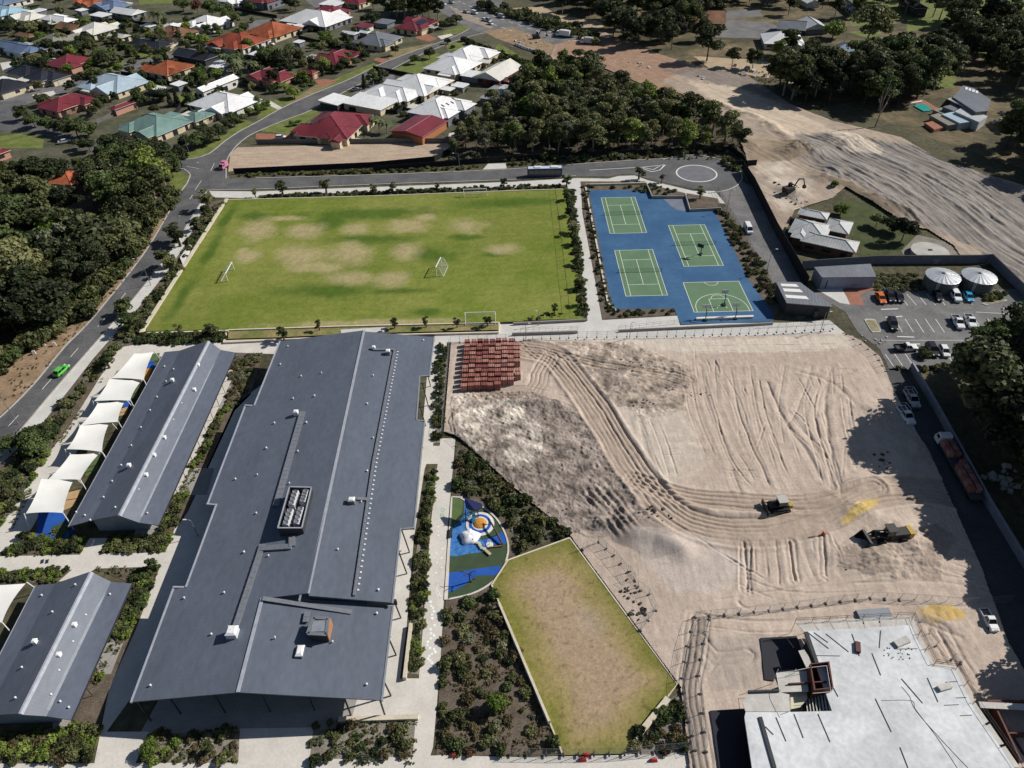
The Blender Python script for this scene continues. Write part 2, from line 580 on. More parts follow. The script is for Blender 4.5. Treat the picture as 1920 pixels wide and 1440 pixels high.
layer('dry_verge', [[(735,95),(815,80),(740,118),(728,110)],[(360,85),(410,73),(370,95),(335,100)],[(590,160),(640,145),(600,170),(545,198),(530,200)]], 'drylawn', -0.02)
layer('vacant_lot', [[(432,288),(445,276),(842,266),(848,286),(815,300),(440,320),(428,322)]], 'lot', -0.02)
layer('road', [ROAD_L + [(317,316),(317,302),(360,298)] + UP_L[1:] + UP_R[::-1] + [(424,318),(430,333),(425,352),(392,354)] + ROAD_R[::-1],
      [(-40,190),(50,190),(52,228),(80,238),(180,262),(240,280),(325,302),(322,316),(300,320),(190,290),(60,245),(-40,245)],
      ], 'asphalt', 0.0)
layer('suburb_street', [[(205,138),(232,122),(238,112),(290,108),(318,100),(360,86),(412,74),(440,66),(452,48),(480,38),(535,33),(550,42),(505,50),(470,55),(458,70),(420,85),(385,96),(350,106),(322,116),(292,118),(262,130),(225,138)],
      [(-20,182),(60,168),(120,148),(160,152),(130,172),(50,195),(-20,200)],
      [(560,-10),(640,-12),(620,12),(590,14)]], 'asphalt_pale', -0.012)
layer('highway', [[(770,-40),(905,-40),(960,20),(1030,52),(1090,70),(1150,92),(1135,108),(1040,84),(1000,66),(960,52),(905,64),(880,56),(850,36),(830,25)]], 'asphalt_pale', -0.016)
layer('highway_shoulder', [[(905,58),(960,52),(1000,66),(1048,88),(1030,110),(990,92),(930,72)]], 'verge', -0.010)
SCH_T = [(424,335),(480,334),(700,328),(905,320),(960,317),(1110,306),(1200,300),(1262,297)]
SCH_B = [(388,357),(425,356),(480,355),(700,346),(960,337),(1080,330),(1140,331),(1160,327),(1185,326),(1215,335)]
rc = G(1306,325)
RR = 15.0
arc = [(rc[0] + RR * cos(a), rc[1] + RR * sin(a) * 1.02) for a in np.radians(np.arange(128,-92,-12))]
layer('school_street', [GP(SCH_T) + arc + GP([(1290,352)]) + GP(SCH_B[::-1])], 'asphalt', 0.004, px=False)
layer('service_lane', [[(1345,350),(1384,338),(1412,350),(1445,420),(1500,525),(1470,548),(1440,540),(1385,425),(1352,372)]], 'asphalt_pale', 0.0)
layer('service_lane_shoulder', [[(1384,338),(1420,335),(1440,400),(1520,520),(1500,530),(1425,420)]], 'asphalt_dark', -0.006)
layer('car_park', [[(1462,566),(1500,550),(1548,548),(1604,546),(1940,542),(1940,700),(1668,694),(1650,655),(1608,622),(1585,585),(1560,570),(1500,600)]], 'asphalt_pale', 0.0)
layer('site_lane', [[(1660,690),(1700,694),(1765,800),(1850,950),(1940,1090),(1940,1300),(1885,1200),(1840,1070),(1790,960),(1750,870),(1705,790),(1672,730)]], 'asphalt_dark', 0.0)
layer('car_park_entry', [[(1530,542),(1580,540),(1594,571),(1575,568)]], 'concrete', 0.008)
layer('brick_apron', [[(1580,543),(1640,540),(1612,553),(1622,572),(1596,572)]], 'brickpave', 0.008)
layer('footpath', [
 [(112,720),(138,720),(175,672),(262,574),(320,500),(345,462),(390,376),(384,368),(355,418),(325,467),(283,522),(230,586)],
 [(112,720),(138,720),(60,818),(-60,925),(-60,906),(30,817)],
 [(392,358),(480,359),(960,341),(1080,334),(1140,335),(1160,330),(1190,329),(1215,338),(1300,358),(1340,358),(1360,382),(1340,380),(1300,368),(1210,345),(1180,340),(1080,345),(960,352),(700,360),(486,366),(480,372),(400,370)],
 [(905,318),(950,316),(948,306),(915,307)],
 ], 'concrete', 0.006)
layer('playfield_path', [
 [(1062,338),(1088,336),(1092,400),(1118,540),(1130,606),(1102,606),(1098,560),(1080,440),(1070,380)],
 [(815,628),(930,624),(932,606),(1098,602),(1270,592),(1275,610),(1360,606),(1560,604),(1580,626),(1420,630),(1100,638),(965,640),(815,642)],
 [(1455,606),(1555,600),(1584,624),(1480,628)],
 ], 'concrete', 0.006)
layer('school_paving', [
 [(222,652),(255,646),(524,640),(516,664),(440,661),(310,668),(262,672)],
 [(222,652),(262,662),(200,760),(110,900),(60,990),(20,1035),(-40,1035),(30,930),(130,800)],
 [(-40,1044),(150,1040),(168,1009),(202,1009),(185,1038),(312,1036),(300,1062),(180,1066),(140,1090),(110,1090),(135,1068),(-40,1072)],
 [(200,1372),(440,1040),(520,900),(560,700),(530,640),(492,720),(440,760),(350,960),(330,985),(300,1062),(255,1180),(205,1290),(175,1440),(250,1440),(280,1372)],
 [(450,1366),(588,1364),(578,1440),(446,1440)],
 [(826,822),(854,822),(840,980),(826,1240),(812,1400),(800,1440),(772,1440),(788,1240),(808,980)],
 [(790,836),(826,836),(822,870),(796,870)],
 [(660,1345),(700,1200),(740,1000),(790,830),(806,640),(838,642),(812,835),(796,880),(776,1010),(770,1080),(762,1180),(750,1272),(790,1272),(784,1345)],
 [(-40,1432),(440,1430),(830,1416),(980,1420),(1280,1412),(1310,1410),(1320,1460),(-40,1460)],
 [(348,690),(400,640),(440,700),(300,1000),(270,1004)],
 ], 'concrete_warm', 0.010)
kerb('road_kerb', [ROAD_L, [(357,328),(345,317),(317,316)],[(317,302),(360,298)] + UP_L[1:], UP_R[::-1] + [(424,318),(424,335)], SCH_T[1:], SCH_B[:6]])
kerb('street_kerb', [ROAD_R], m='kerb')
b = MB()
b.strip([(x, y) for x, y in arc],0.4,0.0,0.13)
tag(b.build('turning_circle_kerb', M['kerb']), kind='structure')
b = MB()
mid = [((l[0] + r[0]) / 2,(l[1] + r[1]) / 2) for l, r in zip([(0,783),(62,722),(120,652),(175,595),(265,482),(307,415),(340,362)],[(30,817),(112,720),(185,640),(230,585),(325,465),(352,420),(386,362)])]
ml = smooth_line(GP(mid),0.5)
acc = 0.0
cur = []
for p, q in zip(ml[:-1], ml[1:]):
 if acc % 12.0 < 3.4:
  b.strip([p, q],0.16,0.008)
 acc += hypot(q[0] - p[0], q[1] - p[1])
for l in ([(350,312),(373,316)],[(378,338),(366,356)],[(395,320),(402,306)]):
 b.strip(GP(l),0.15,0.008)
tag(b.build('road_marking', M['paint']), kind='structure')
b = MB()
ring = [(rc[0] + 6.7 * cos(a), rc[1] + 6.7 * sin(a)) for a in np.linspace(0,2 * pi, 41)]
b.strip(ring, 0.45,0.012)
t = GP([(1105,319),(1210,313),(1247,309)])
b.strip(t, 0.25,0.012)
b.strip(GP([(1205,314),(1225,318),(1234,313),(1247,309),(1237,319),(1222,322),(1205,316)]),0.3,0.014)
tag(b.build('turning_circle_marking', M['paint']), kind='structure')
b = MB()
b.sheet([(rc[0] + 6.4 * cos(a), rc[1] + 6.4 * sin(a)) for a in np.linspace(0,2 * pi, 40)[:-1]],0.009)
tag(b.build('turning_circle_island', mat('stamped_grey_asphalt', (0.13,0.13,0.145),0.8, scale=0.4, col2=(0.17,0.17,0.185), fine=0.12)), kind='structure')
b = MB()
for l in [[(1700,551),(1718,572)],[(1720,551),(1737,572)],[(1686,552),(1702,573)],[(1738,551),(1754,572)],[(1757,551),(1772,572)],[(1800,550),(1824,571)],
    [(1678,598),(1692,623)],[(1697,598),(1713,623)],[(1716,598),(1732,623)],[(1735,598),(1752,623)],[(1754,598),(1771,623)],[(1828,598),(1843,623)],[(1850,597),(1866,622)],
    [(1660,664),(1675,686)],[(1677,663),(1692,685)],[(1697,663),(1712,685)],[(1788,655),(1806,678)],[(1768,655),(1786,678)],
    [(1875,580),(1905,572)],[(1890,590),(1922,581)],[(1905,600),(1935,592)],[(1830,585),(1905,589)]]:
 b.strip(GP(l),0.14,0.006)
for l in [[(1652,580),(1684,579)],[(1682,631),(1714,632)],[(1660,595),(1692,593)],[(1700,645),(1725,645)]]:
 b.strip(GP(l),0.32,0.008)
b.strip(GP([(1648,638),(1816,638)]),0.1,0.006)
tag(b.build('parking_marking', M['paint']), kind='structure')
for pts, m in ([(1620,600),(1624,598),(1640,599),(1652,620),(1650,624),(1636,624),(1632,620)], 'lawn'),([(1850,597),(1876,616),(1870,622),(1858,618)], 'drylawn'),([(1840,570),(1886,562),(1888,565),(1850,573)], 'concrete_warm'):
 b = MB()
 b.prism(GP(pts),0.0,0.14)
 b.mi = 1
 c = GP(pts)
 mx, my = sum(p[0] for p in c) / len(c), sum(p[1] for p in c) / len(c)
 b.prism([(mx + (p[0] - mx) * 0.82, my + (p[1] - my) * 0.82) for p in c],0.13,0.15)
 tag(b.build('traffic_island', [M['kerb'], mat('island_planting', (0.17,0.16,0.08),0.9, scale=0.8, col2=(0.30,0.27,0.17), fine=0.2)]), kind='structure')
b = MB()
for l in ([(845,12),(905,38),(960,58)],[(860,2),(930,32),(1020,62),(1080,80)],[(880,-5),(950,30),(1040,62)]):
 p = smooth_line(GP(l),4)
 for i in range(0, len(p) - 1,2):
  b.strip(p[i:i + 2],0.35,0.0)
tag(b.build('highway_marking', M['paint']), kind='structure')
layer('highway_median', [[(838,10),(900,36),(925,50),(920,54),(870,36)]], mat('sandy_median', (0.24,0.19,0.15),0.95, scale=0.3, col2=(0.33,0.27,0.22), fine=0.2),-0.012)
layer('garden_soil', [
 [(138,720),(262,574),(345,462),(390,380),(425,372),(264,625),(330,640),(222,652),(130,800),(30,930),(-40,990),(-60,930),(60,818)],
 [(268,628),(425,622),(424,640),(330,648),(255,646),(240,640)],
 [(440,664),(492,662),(462,740),(424,790),(416,740)],
 [(415,770),(430,760),(400,830),(352,925),(325,990),(295,1005),(330,930)],
 [(50,1000),(135,985),(165,1012),(150,1040),(5,1045)],[(205,1008),(330,1000),(312,1036),(187,1038)],
 [(0,1070),(135,1066),(110,1095),(0,1090)],[(180,1066),(300,1060),(260,1160),(180,1290),(165,1265),(246,1094)],
 [(-20,1380),(150,1360),(190,1372),(170,1432),(-20,1432)],
 [(840,1080),(945,1090),(1030,1360),(1050,1412),(818,1420),(826,1240)],
 [(856,830),(880,840),(960,920),(1070,1000),(950,1045),(850,935)],
 [(800,1440),(1290,1440),(1290,1425),(800,1425)],
 [(250,1094),(300,1062),(255,1180),(205,1290),(180,1365),(150,1360),(130,1345)],[(442,662),(492,662),(470,740),(440,770),(352,960),(330,990),(295,1005)],
 ], 'mulch', 0.002)
PADS = [[(352,878),(402,878),(388,928),(330,928)],[(388,722),(434,722),(420,766),(376,766)],[(190,1195),(236,1193),(208,1264),(160,1264)],[(100,1345),(136,1345),(128,1366),(98,1368)],[(262,975),(302,975),(290,1004),(250,1006)]]
layer('paving_pad', PADS, 'concrete_grey', 0.016)
layer('verandah_paving', [[(262,1376),(640,1366),(790,1344),(760,1290),(310,1290)]], 'concrete_grey', 0.0065)
layer('gravel_bed', [
 [(280,1372),(450,1366),(446,1432),(262,1436)],[(588,1352),(784,1346),(775,1432),(576,1436)],
 [(806,880),(822,876),(800,1010),(786,1265),(762,1262),(776,1060)],[(817,646),(842,648),(828,830),(808,832)],
 [(1185,1380),(1255,1310),(1275,1300),(1290,1412),(1170,1418)]], 'gravel', 0.003)
# ------------------------------------------------------------------ playing field
FZ = 0.6
F_POLY = GP([(272,621),(428,375),(700,367),(1056,355),(1076,440),(1092,560),(1094,597),(935,603),(428,616)], FZ)
BROWN = [(487,430,34,20),(573,432,34,14),(667,430,28,10),(767,425,36,12),(870,424,36,14),(560,480,42,19),(657,475,44,21),
   (760,472,32,15),(655,520,42,14),(738,522,34,15),(468,481,24,11),(945,467,30,10),(600,500,60,10),(530,410,40,5),(690,605,180,6),(455,470,10,6),(800,408,22,6)]
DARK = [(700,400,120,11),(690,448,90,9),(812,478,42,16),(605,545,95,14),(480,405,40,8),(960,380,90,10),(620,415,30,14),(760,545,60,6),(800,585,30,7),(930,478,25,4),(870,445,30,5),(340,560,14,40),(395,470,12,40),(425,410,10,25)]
def blobs(X, Y, lst, z, seed):
 w = np.zeros(X.shape)
 wob = noise2(X, Y, 5.0, seed, 4) * 0.55
 for (px, py, rx, ry) in lst:
  c = G(px, py, z)
  ax = abs(G(px + rx, py, z)[0] - c[0])
  ay = abs(G(px, py - ry, z)[1] - c[1])
  d = np.hypot((X - c[0]) / ax, (Y - c[1]) / ay) + wob
  w = np.maximum(w, np.clip((1.3 - d) / 0.85,0,1))
 return w
def field_col(X, Y, Z):
 g0, g1 = np.array([0.125,0.168,0.022]), np.array([0.215,0.225,0.056])
 n = np.clip(0.5 + 0.8 * noise2(X, Y, 14,5,5) + 0.25 * noise2(X * 0.35, Y * 2.2,2.5,6,3),0,1)[..., None]
 K = g0 * (1 - n) + g1 * n
 w0 = noise2(X, Y, 30,12,4)[..., None]
 K = K * (1 + .12 * w0)
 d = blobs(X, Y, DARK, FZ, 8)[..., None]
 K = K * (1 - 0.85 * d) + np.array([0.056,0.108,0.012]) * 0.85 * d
 w = blobs(X, Y, BROWN, FZ, 9)[..., None]
 K = K * (1 - 0.85 * w) + np.array([0.36,0.30,0.16]) * 0.85 * w
 f = noise2(X, Y, 0.9,11,3)[..., None]
 return np.clip(K * (1 + 0.22 * f),0,1)
terrain('playing_field', F_POLY, 0.5, lambda X, Y: FZ + 0.05 * noise2(X, Y, 6,2), field_col, attr_mat('patchy_turf', 'soil', scale=1.6, fine=0.22, bump=0.04, bscale=5))
b = MB()
b.prism(GP([(272,621),(428,375),(700,367),(1056,355),(1092,560),(1094,597),(935,603),(428,616)], FZ),-0.04, FZ - 0.12)
tag(b.build('field_bank', M['mulch']), kind='structure')
def wall(name, label, pts, w, h, m, z=0.0, px=True, zz=None, group=None):
 b = MB()
 b.strip(GP(pts, zz if zz is not None else z + h) if px else pts, w, z, h)
 return tag(b.build(name, M[m] if isinstance(m, str) else m), label, 'wall', group)
wall('retaining_wall', 'long cream retaining wall down the left side of the playing field', [(264,623),(345,497),(425,372)],0.95, FZ + 0.25, 'limestone')
wall('retaining_wall', 'cream retaining wall along the near edge of the playing field by the left corner', [(266,624),(428,619)],0.5, FZ + 0.15, 'limestone')
wall('retaining_wall', 'low cream kerb wall between playing field and lower grass terrace', [(428,618),(640,611),(935,604)],0.4, FZ + 0.12, 'limestone')
wall('retaining_wall', 'cream wall holding the narrow grass terrace behind the large hall', [(424,617),(420,640),(520,636),(700,628),(935,622),(936,604)],0.45,0.5, 'limestone')
wall('retaining_wall', 'thin pale kerb wall along the far edge of the playing field', [(428,374),(700,367),(960,357),(1056,354)],0.35, FZ + 0.1, 'limestone')
layer('grass_terrace', [[(428,638),(430,619),(640,612),(934,605),(934,621),(700,627),(520,635)]], mat('terrace_grass', (0.13,0.15,0.04),0.95, scale=0.15, col2=(0.27,0.22,0.10), fine=0.22),0.42)
b = MB()
b.sheet(GP([(638,618),(724,613),(722,622),(640,626)],0.5),0.5)
tag(b.build('concrete_landing', M['concrete']), kind='structure')
b = MB()   # tall cream wall leaning beside the left wall
b.prism(GP([(338,484),(356,459),(360,463),(343,497)],0.6),0.0,0.9)
tag(b.build('stair_block', M['white_wall']), 'short broad cream wall block at the left edge of the playing field', 'wall')
steel_white = mat('white_painted_steel', (0.72,0.72,0.70),0.5, scale=2)
net_mat = mat('pale_net_cord', (0.45,0.46,0.44),0.9, scale=2)
def goal(loc, rz, label, W=7.4, Hh=2.44, dpt=1.9, r=0.11):
 t = thing('soccer_goal', label, 'goal', (loc[0], loc[1], FZ + 0.02), rz, 'soccer goals on the playing field')
 for x in (-W / 2, W / 2):
  b = MB()
  b.tube((x, 0,0),(x, 0, Hh), r, 8)
  b.build('goal_post', steel_white, t)
  b = MB()
  b.path([(x, 0, Hh),(x, dpt * 0.45, Hh * 0.95),(x, dpt, 0.05),(x, 0,0.05)],0.05,6)
  b.build('side_frame', steel_white, t)
 b = MB()
 b.tube((-W / 2 - r, 0, Hh),(W / 2 + r, 0, Hh), r, 8)
 b.build('crossbar', steel_white, t)
 b = MB()
 b.tube((-W / 2, dpt, 0.06),(W / 2, dpt, 0.06),0.05,6)
 b.build('ground_bar', steel_white, t)
 b = MB()
 prof = [(0.1, Hh),(dpt * 0.45, Hh * 0.95),(dpt, 0.08)]
 for i in range(31):
  x = -W / 2 + W * i / 30
  b.path([(x, p[0], p[1]) for p in prof],0.008,3)
 for k in range(9):
  f = k / 8 * 2
  i = min(int(f),1)
  y = prof[i][0] + (prof[i + 1][0] - prof[i][0]) * (f - i)
  z = prof[i][1] + (prof[i + 1][1] - prof[i][1]) * (f - i)
  b.tube((-W / 2, y, z),(W / 2, y, z),0.008,3)
 o = b.build('net', net_mat, t)
 o['kind'] = 'stuff'
 return t
g = G(901,601, FZ)
goal(g, pi, 'large white soccer goal nearest the hall at the near edge of the field')
g = G(891,368, FZ)
goal(g, 0, 'white soccer goal at the far edge of the field by the footpath')
p, q = G(414,524, FZ), G(436,510, FZ)
goal(((p[0] + q[0]) / 2 + 1.2,(p[1] + q[1]) / 2,0), pi / 2, 'white soccer goal at the left side of the field, seen edge on', W=6.0)
p, q = G(816,512, FZ), G(829,515, FZ)
goal(((p[0] + q[0]) / 2,(p[1] + q[1]) / 2 + 1.5,0),-pi / 2 - 0.2, 'white soccer goal standing alone right of the field centre', W=5.2, Hh=2.7)
# ------------------------------------------------------------------ blue hard court
COURT = [(1104,357),(1213,356),(1223,367),(1283,367),(1294,392),(1337,391),(1365,445),(1401,521),(1428,558),(1448,584),(1450,603),(1276,608),(1264,578),(1157,580),(1147,572),(1122,450)]
layer('blue_court', [COURT], 'blue', 0.02)
layer('dusty_patch', [[(1242,371),(1280,369),(1292,393),(1285,396),(1268,393),(1255,384)]], 'bluewear', 0.026)
def court(cx, cy, label):
 t = thing('tennis_court', label, 'tennis court', (cx, cy, 0.0), radians(-0.17), 'green tennis courts painted on the blue surface')
 b = MB()
 b.prism([(-5.485,-11.885),(5.485,-11.885),(5.485,11.885),(-5.485,11.885)],0.012,0.032)
 b.build('green_surface', M['green'], t)
 b = MB()
 w = 0.13
 def ln(x0, y0, x1, y1, z=0.037):
  b.strip([(x0, y0),(x1, y1)], w, z)
 for x in (-5.42,5.42,-4.115,4.115):
  ln(x, -11.885, x, 11.885,0.037 if abs(x) > 5 else 0.038)
 for y in (-11.82,11.82):
  ln(-5.485, y, 5.485, y, 0.040)
 for y in (-6.4,6.4):
  ln(-4.115, y, 4.115, y, 0.041)
 ln(0,-6.4,0,6.4,0.043)
 b.build('court_line', M['line'], t)
 dk = mat('dark_net_steel', (0.03,0.05,0.045),0.6, scale=2)
 for x in (-5.9,5.9):
  b = MB()
  b.tube((x, 0,0.03),(x, 0,1.1),0.06,8)
  b.build('net_post', dk, t)
 b = MB()
 for k in range(9):
  b.tube((-5.9,0,0.12 + k * 0.115),(5.9,0,0.12 + k * 0.115),0.007 if k < 8 else 0.03,4)
 for i in range(100):
  x = -5.9 + 11.8 * i / 99
  b.tube((x, 0,0.1),(x, 0,1.03),0.006,3, cap=False)
 o = b.build('tennis_net', dk, t)
 o['kind'] = 'stuff'
 return t
court(35.64,200.44, 'green tennis court in the far left corner of the blue surface')
court(53.61,180.81, 'green tennis court at the right side of the blue surface, a dark hoop on it')
court(35.66,166.84, 'green tennis court at the left nearest the garden strip and path')
p0, p1, p2, p3 = G(1301,586), G(1412,583), G(1386,527), G(1280.5,529.8)
bx0, bx1, by0, by1 = (p0[0] + p3[0]) / 2,(p1[0] + p2[0]) / 2,(p0[1] + p1[1]) / 2,(p2[1] + p3[1]) / 2
t = thing('basketball_court', 'green half basketball court with white arc and key markings', 'basketball court', ((bx0 + bx1) / 2, by0,0))
W2, L2 = (bx1 - bx0) / 2, by1 - by0
b = MB()
b.prism([(-W2,0),(W2,0),(W2, L2),(-W2, L2)],0.012,0.032)
b.build('green_surface', M['green'], t)
b = MB()
b.strip([(-W2 + .07,0),(-W2 + .07, L2)],0.14,0.037)
b.strip([(W2 - .07,0),(W2 - .07, L2)],0.14,0.037)
b.strip([(-W2,0.07),(W2,0.07)],0.14,0.039)
b.strip([(-W2, L2 - .07),(W2, L2 - .07)],0.14,0.039)
R3 = min(6.75, W2 - 0.9)
b.strip([(-R3,0.1),(-R3,1.4)] + [(R3 * cos(a),1.5 + R3 * sin(a)) for a in np.linspace(pi, 0,33)] + [(R3,1.4),(R3,0.1)],0.14,0.042)
b.strip([(-2.45,0.1),(-2.45,5.8),(2.45,5.8),(2.45,0.1)],0.14,0.044)
b.strip([(1.8 * cos(a),5.8 + 1.8 * sin(a)) for a in np.linspace(0, pi, 21)],0.12,0.046)
b.strip([(1.25 * cos(a),1.5 + 1.25 * sin(a)) for a in np.linspace(0, pi, 17)],0.12,0.046)
b.strip([(1.8 * cos(a), L2 + 1.8 * sin(a)) for a in np.linspace(pi, 2 * pi, 21)],0.12,0.046)
b.build('court_line', M['line'], t)
hoop_dark = mat('dark_green_steel', (0.02,0.05,0.035),0.5, scale=2)
hoop_board = mat('white_backboard', (0.6,0.62,0.62),0.5, scale=2)
hoop_red = mat('orange_rim_steel', (0.55,0.14,0.04),0.5, scale=2)
def hoop(loc, rz, label, board=True, m=hoop_dark):
 t = thing('basketball_hoop', label, 'hoop', (loc[0], loc[1],0.03), rz)
 b = MB()
 b.prism([(-0.5,-0.4),(0.5,-0.4),(0.35,0.7),(-0.35,0.7)],0,0.4)
 b.build('base', m, t)
 b = MB()
 b.path([(0,0.2,0.3),(0,0.15,2.2),(0,-0.1,2.9),(0,-0.9,3.25)],0.11,8)
 b.build('pole', m, t)
 b = MB()
 b.obox((0,-1.0,3.35),(1.8,0.06,1.1))
 b.build('backboard', hoop_board if board else m, t)
 b = MB()
 rp = [(0.23 * cos(a),-1.3 + 0.23 * sin(a),3.05) for a in np.linspace(0,2 * pi, 13)]
 b.path(rp, 0.02,5)
 b.build('rim', hoop_red, t)
 return t
hoop(G(1313,478),-0.6, 'dark portable hoop standing on the right tennis court', board=False)
hoop(G(1357,572), pi, 'basketball hoop over the key of the half court')
hoop(G(1378,597), pi, 'green steel hoop behind the white barrier by the half court')
hoop(G(1322,600), pi, 'green steel hoop at the near corner of the blue court')
b = MB()
b.prism(GP([(1305,598),(1412,594),(1412,597),(1305,601)]),0.03,0.55)
tag(b.build('low_wall', M['white_wall']), 'low white wall at the near edge of the half basketball court', 'wall')
wall('retaining_wall', 'dark walled notch at the far right of the blue court, stepping down', [(1212,342),(1223,367),(1283,367)],0.3,0.9, 'concrete_grey')
wall('retaining_wall', 'second walled notch beside the turning circle path and blue court', [(1285,362),(1294,392),(1352,389)],0.3,0.9, 'concrete_grey')
wall('garden_wall', 'cream wall along the far edge of the blue court', [(1098,345),(1212,342)],0.35,0.6, 'limestone')
layer('court_bed', [[(1088,340),(1210,340),(1213,356),(1104,357),(1122,450),(1147,572),(1157,580),(1262,578),(1268,590),(1150,597),(1130,600),(1118,540),(1096,420)],
     [(1215,345),(1285,362),(1283,366),(1225,366)],[(1287,362),(1345,372),(1352,388),(1296,390)],
     [(1337,391),(1362,388),(1420,480),(1470,570),(1450,600),(1428,558),(1401,521),(1365,445)]], 'mulch', 0.010)
b = MB()
b.strip(GP([(1098,352),(1140,570),(1156,584)]),0.45,0.0,0.35)
tag(b.build('edging_stone', M['concrete']), kind='structure')
def wire_fence(name, label, pts, h, post_m, gap=3.0, rails=(1.0,), wires=0, r=0.035, z=0.0, infill=None, px=True, cat='fence', group=None):
 P = GP(pts) if px else pts
 t = thing(name, label, cat, (P[0][0], P[0][1], z),0, group)
 ox, oy = P[0]
 fb = MB()
 k = 0
 for a, c in zip(P[:-1], P[1:]):
  L = hypot(c[0] - a[0], c[1] - a[1])
  m_ = max(1, round(L / gap))
  for i in range(m_ + 1):
   if i == m_ and c is not P[-1]:
    continue
   f = i / m_
   x, y = a[0] + (c[0] - a[0]) * f - ox, a[1] + (c[1] - a[1]) * f - oy
   b = MB()
   b.tube((x, y, 0),(x, y, h), r, 6)
   b.build('fence_post', post_m, t)
  for rl in rails:
   b = MB()
   b.tube((a[0] - ox, a[1] - oy, h * rl),(c[0] - ox, c[1] - oy, h * rl), r * 0.8,5)
   b.build('fence_rail', post_m, t)
  if infill:
   n_ = max(2, int(L / infill))
   for i in range(n_):
    f = (i + 0.5) / n_
    x, y = a[0] + (c[0] - a[0]) * f - ox, a[1] + (c[1] - a[1]) * f - oy
    fb.tube((x, y, 0.06),(x, y, h * 0.99),0.009,3, cap=False)
  for w_ in range(wires):
   zz = h * (w_ + 0.5) / wires
   fb.tube((a[0] - ox, a[1] - oy, zz),(c[0] - ox, c[1] - oy, zz),0.008,3, cap=False)
 if fb.v:
  o = fb.build('fence_wire', post_m, t)
  o['kind'] = 'stuff'
 return t
fence_dark = mat('black_powder_coat', (0.02,0.02,0.022),0.5, scale=2)
fence_galv = mat('galvanised_steel', (0.22,0.22,0.23),0.45, scale=2, metal=0.3)
wire_fence('wire_fence', 'black wire fence between the planted strip and the service lane', [(1345,360),(1400,455),(1456,560)],1.8, fence_dark, 3.0,(1.0,0.5),0, infill=0.4)
wire_fence('wire_fence', 'black wire fence behind the hedge along the right side of the playing field', [(1040,357),(1068,590)],1.6, fence_dark, 4.0,(1.0,),0, infill=0.6, z=FZ)
wire_fence('railing', 'pale railing along the ramp below the playing field', [(976,622),(1083,618)],1.1, fence_galv, 1.6,(1.0,0.55),0, r=0.03)
wire_fence('railing', 'railing along the ramp below the blue court', [(1160,618),(1276,606)],1.1, fence_galv, 1.8,(1.0,0.55),0, r=0.03)
wire_fence('railing', 'railing along the footpath ramp in front of the dark shed', [(1420,615),(1580,606)],1.1, fence_galv, 1.8,(1.0,0.55),0, r=0.03)
wall('ramp_wall', 'grey ramp wall under the railing by the field corner', [(960,624),(1083,620)],0.25,0.8, 'concrete_grey')
wall('ramp_wall', 'long grey ramp wall below the blue court', [(1160,618),(1420,606),(1450,604)],0.25,0.7, 'concrete_grey')
wall('ramp_wall', 'short dark ramp wall left of the path to the courts', [(962,605),(1100,598)],0.3,0.7, 'concrete_grey')
# ------------------------------------------------------------------ school buildings
M['roof_hall'] = roof_mat('slate_grey_sheet_roof', (0.107,0.124,0.158),0.5, rib=0.6, spec=0.3, depth=0.005)
M['roof_class'] = roof_mat('blue_grey_sheet_roof', (0.107,0.122,0.158),0.5, rib=0.5, spec=0.3, depth=0.002)
M['flash'] = mat('pale_ridge_flashing', (0.33,0.345,0.39),0.4, scale=1, fine=0.05)
M['wall_grey'] = mat('grey_cladding', (0.22,0.24,0.27),0.7, scale=0.8, fine=0.05)
M['wall_dark'] = mat('charcoal_cladding', (0.04,0.042,0.048),0.7, scale=0.8, fine=0.08)
M['glass'] = mat('dark_window_glass', (0.02,0.024,0.03),0.08, scale=0.5, spec=0.6)
M['steel_dark'] = mat('dark_steel', (0.035,0.037,0.043),0.5, scale=2)
M['vent'] = mat('white_roof_fitting', (0.75,0.75,0.76),0.4, scale=2)
M['plantm'] = mat('white_plant_metal', (0.62,0.63,0.64),0.4, scale=2, fine=0.1)
M['duct'] = mat('galvanised_duct', (0.20,0.21,0.235),0.45, scale=1.5, metal=0.2, fine=0.1)
M['sail'] = mat('white_shade_cloth', (0.76,0.75,0.71),0.8, scale=0.4, var=0.04)
M['timber'] = mat('orange_timber', (0.36,0.18,0.095),0.7, scale=1.5, fine=0.15)
def slab(b, P, th=0.22):
 """Roof plane of given thickness from an outline of 3D points (top face)."""
 ar = sum(P[i - 1][0] * P[i][1] - P[i][0] * P[i - 1][1] for i in range(len(P)))
 if ar < 0:
  P = P[::-1]
 b.prism([(p[0], p[1]) for p in P],[p[2] - th for p in P],[p[2] for p in P])
def plane_fit(x0, z0, x1, z1):
 return lambda x: z0 + (x - x0) * (z1 - z0) / (x1 - x0)
def on_plane(pts, f, z0):
 """Roof outline points: find where each sight line meets the sloping plane z = f(x)."""
 out = []
 for px, py in pts:
  z = z0
  for _ in range(12):
   x, y = G(px, py, z)
   z = f(x)
  x, y = G(px, py, z)
  out.append((x, y, z))
 return out
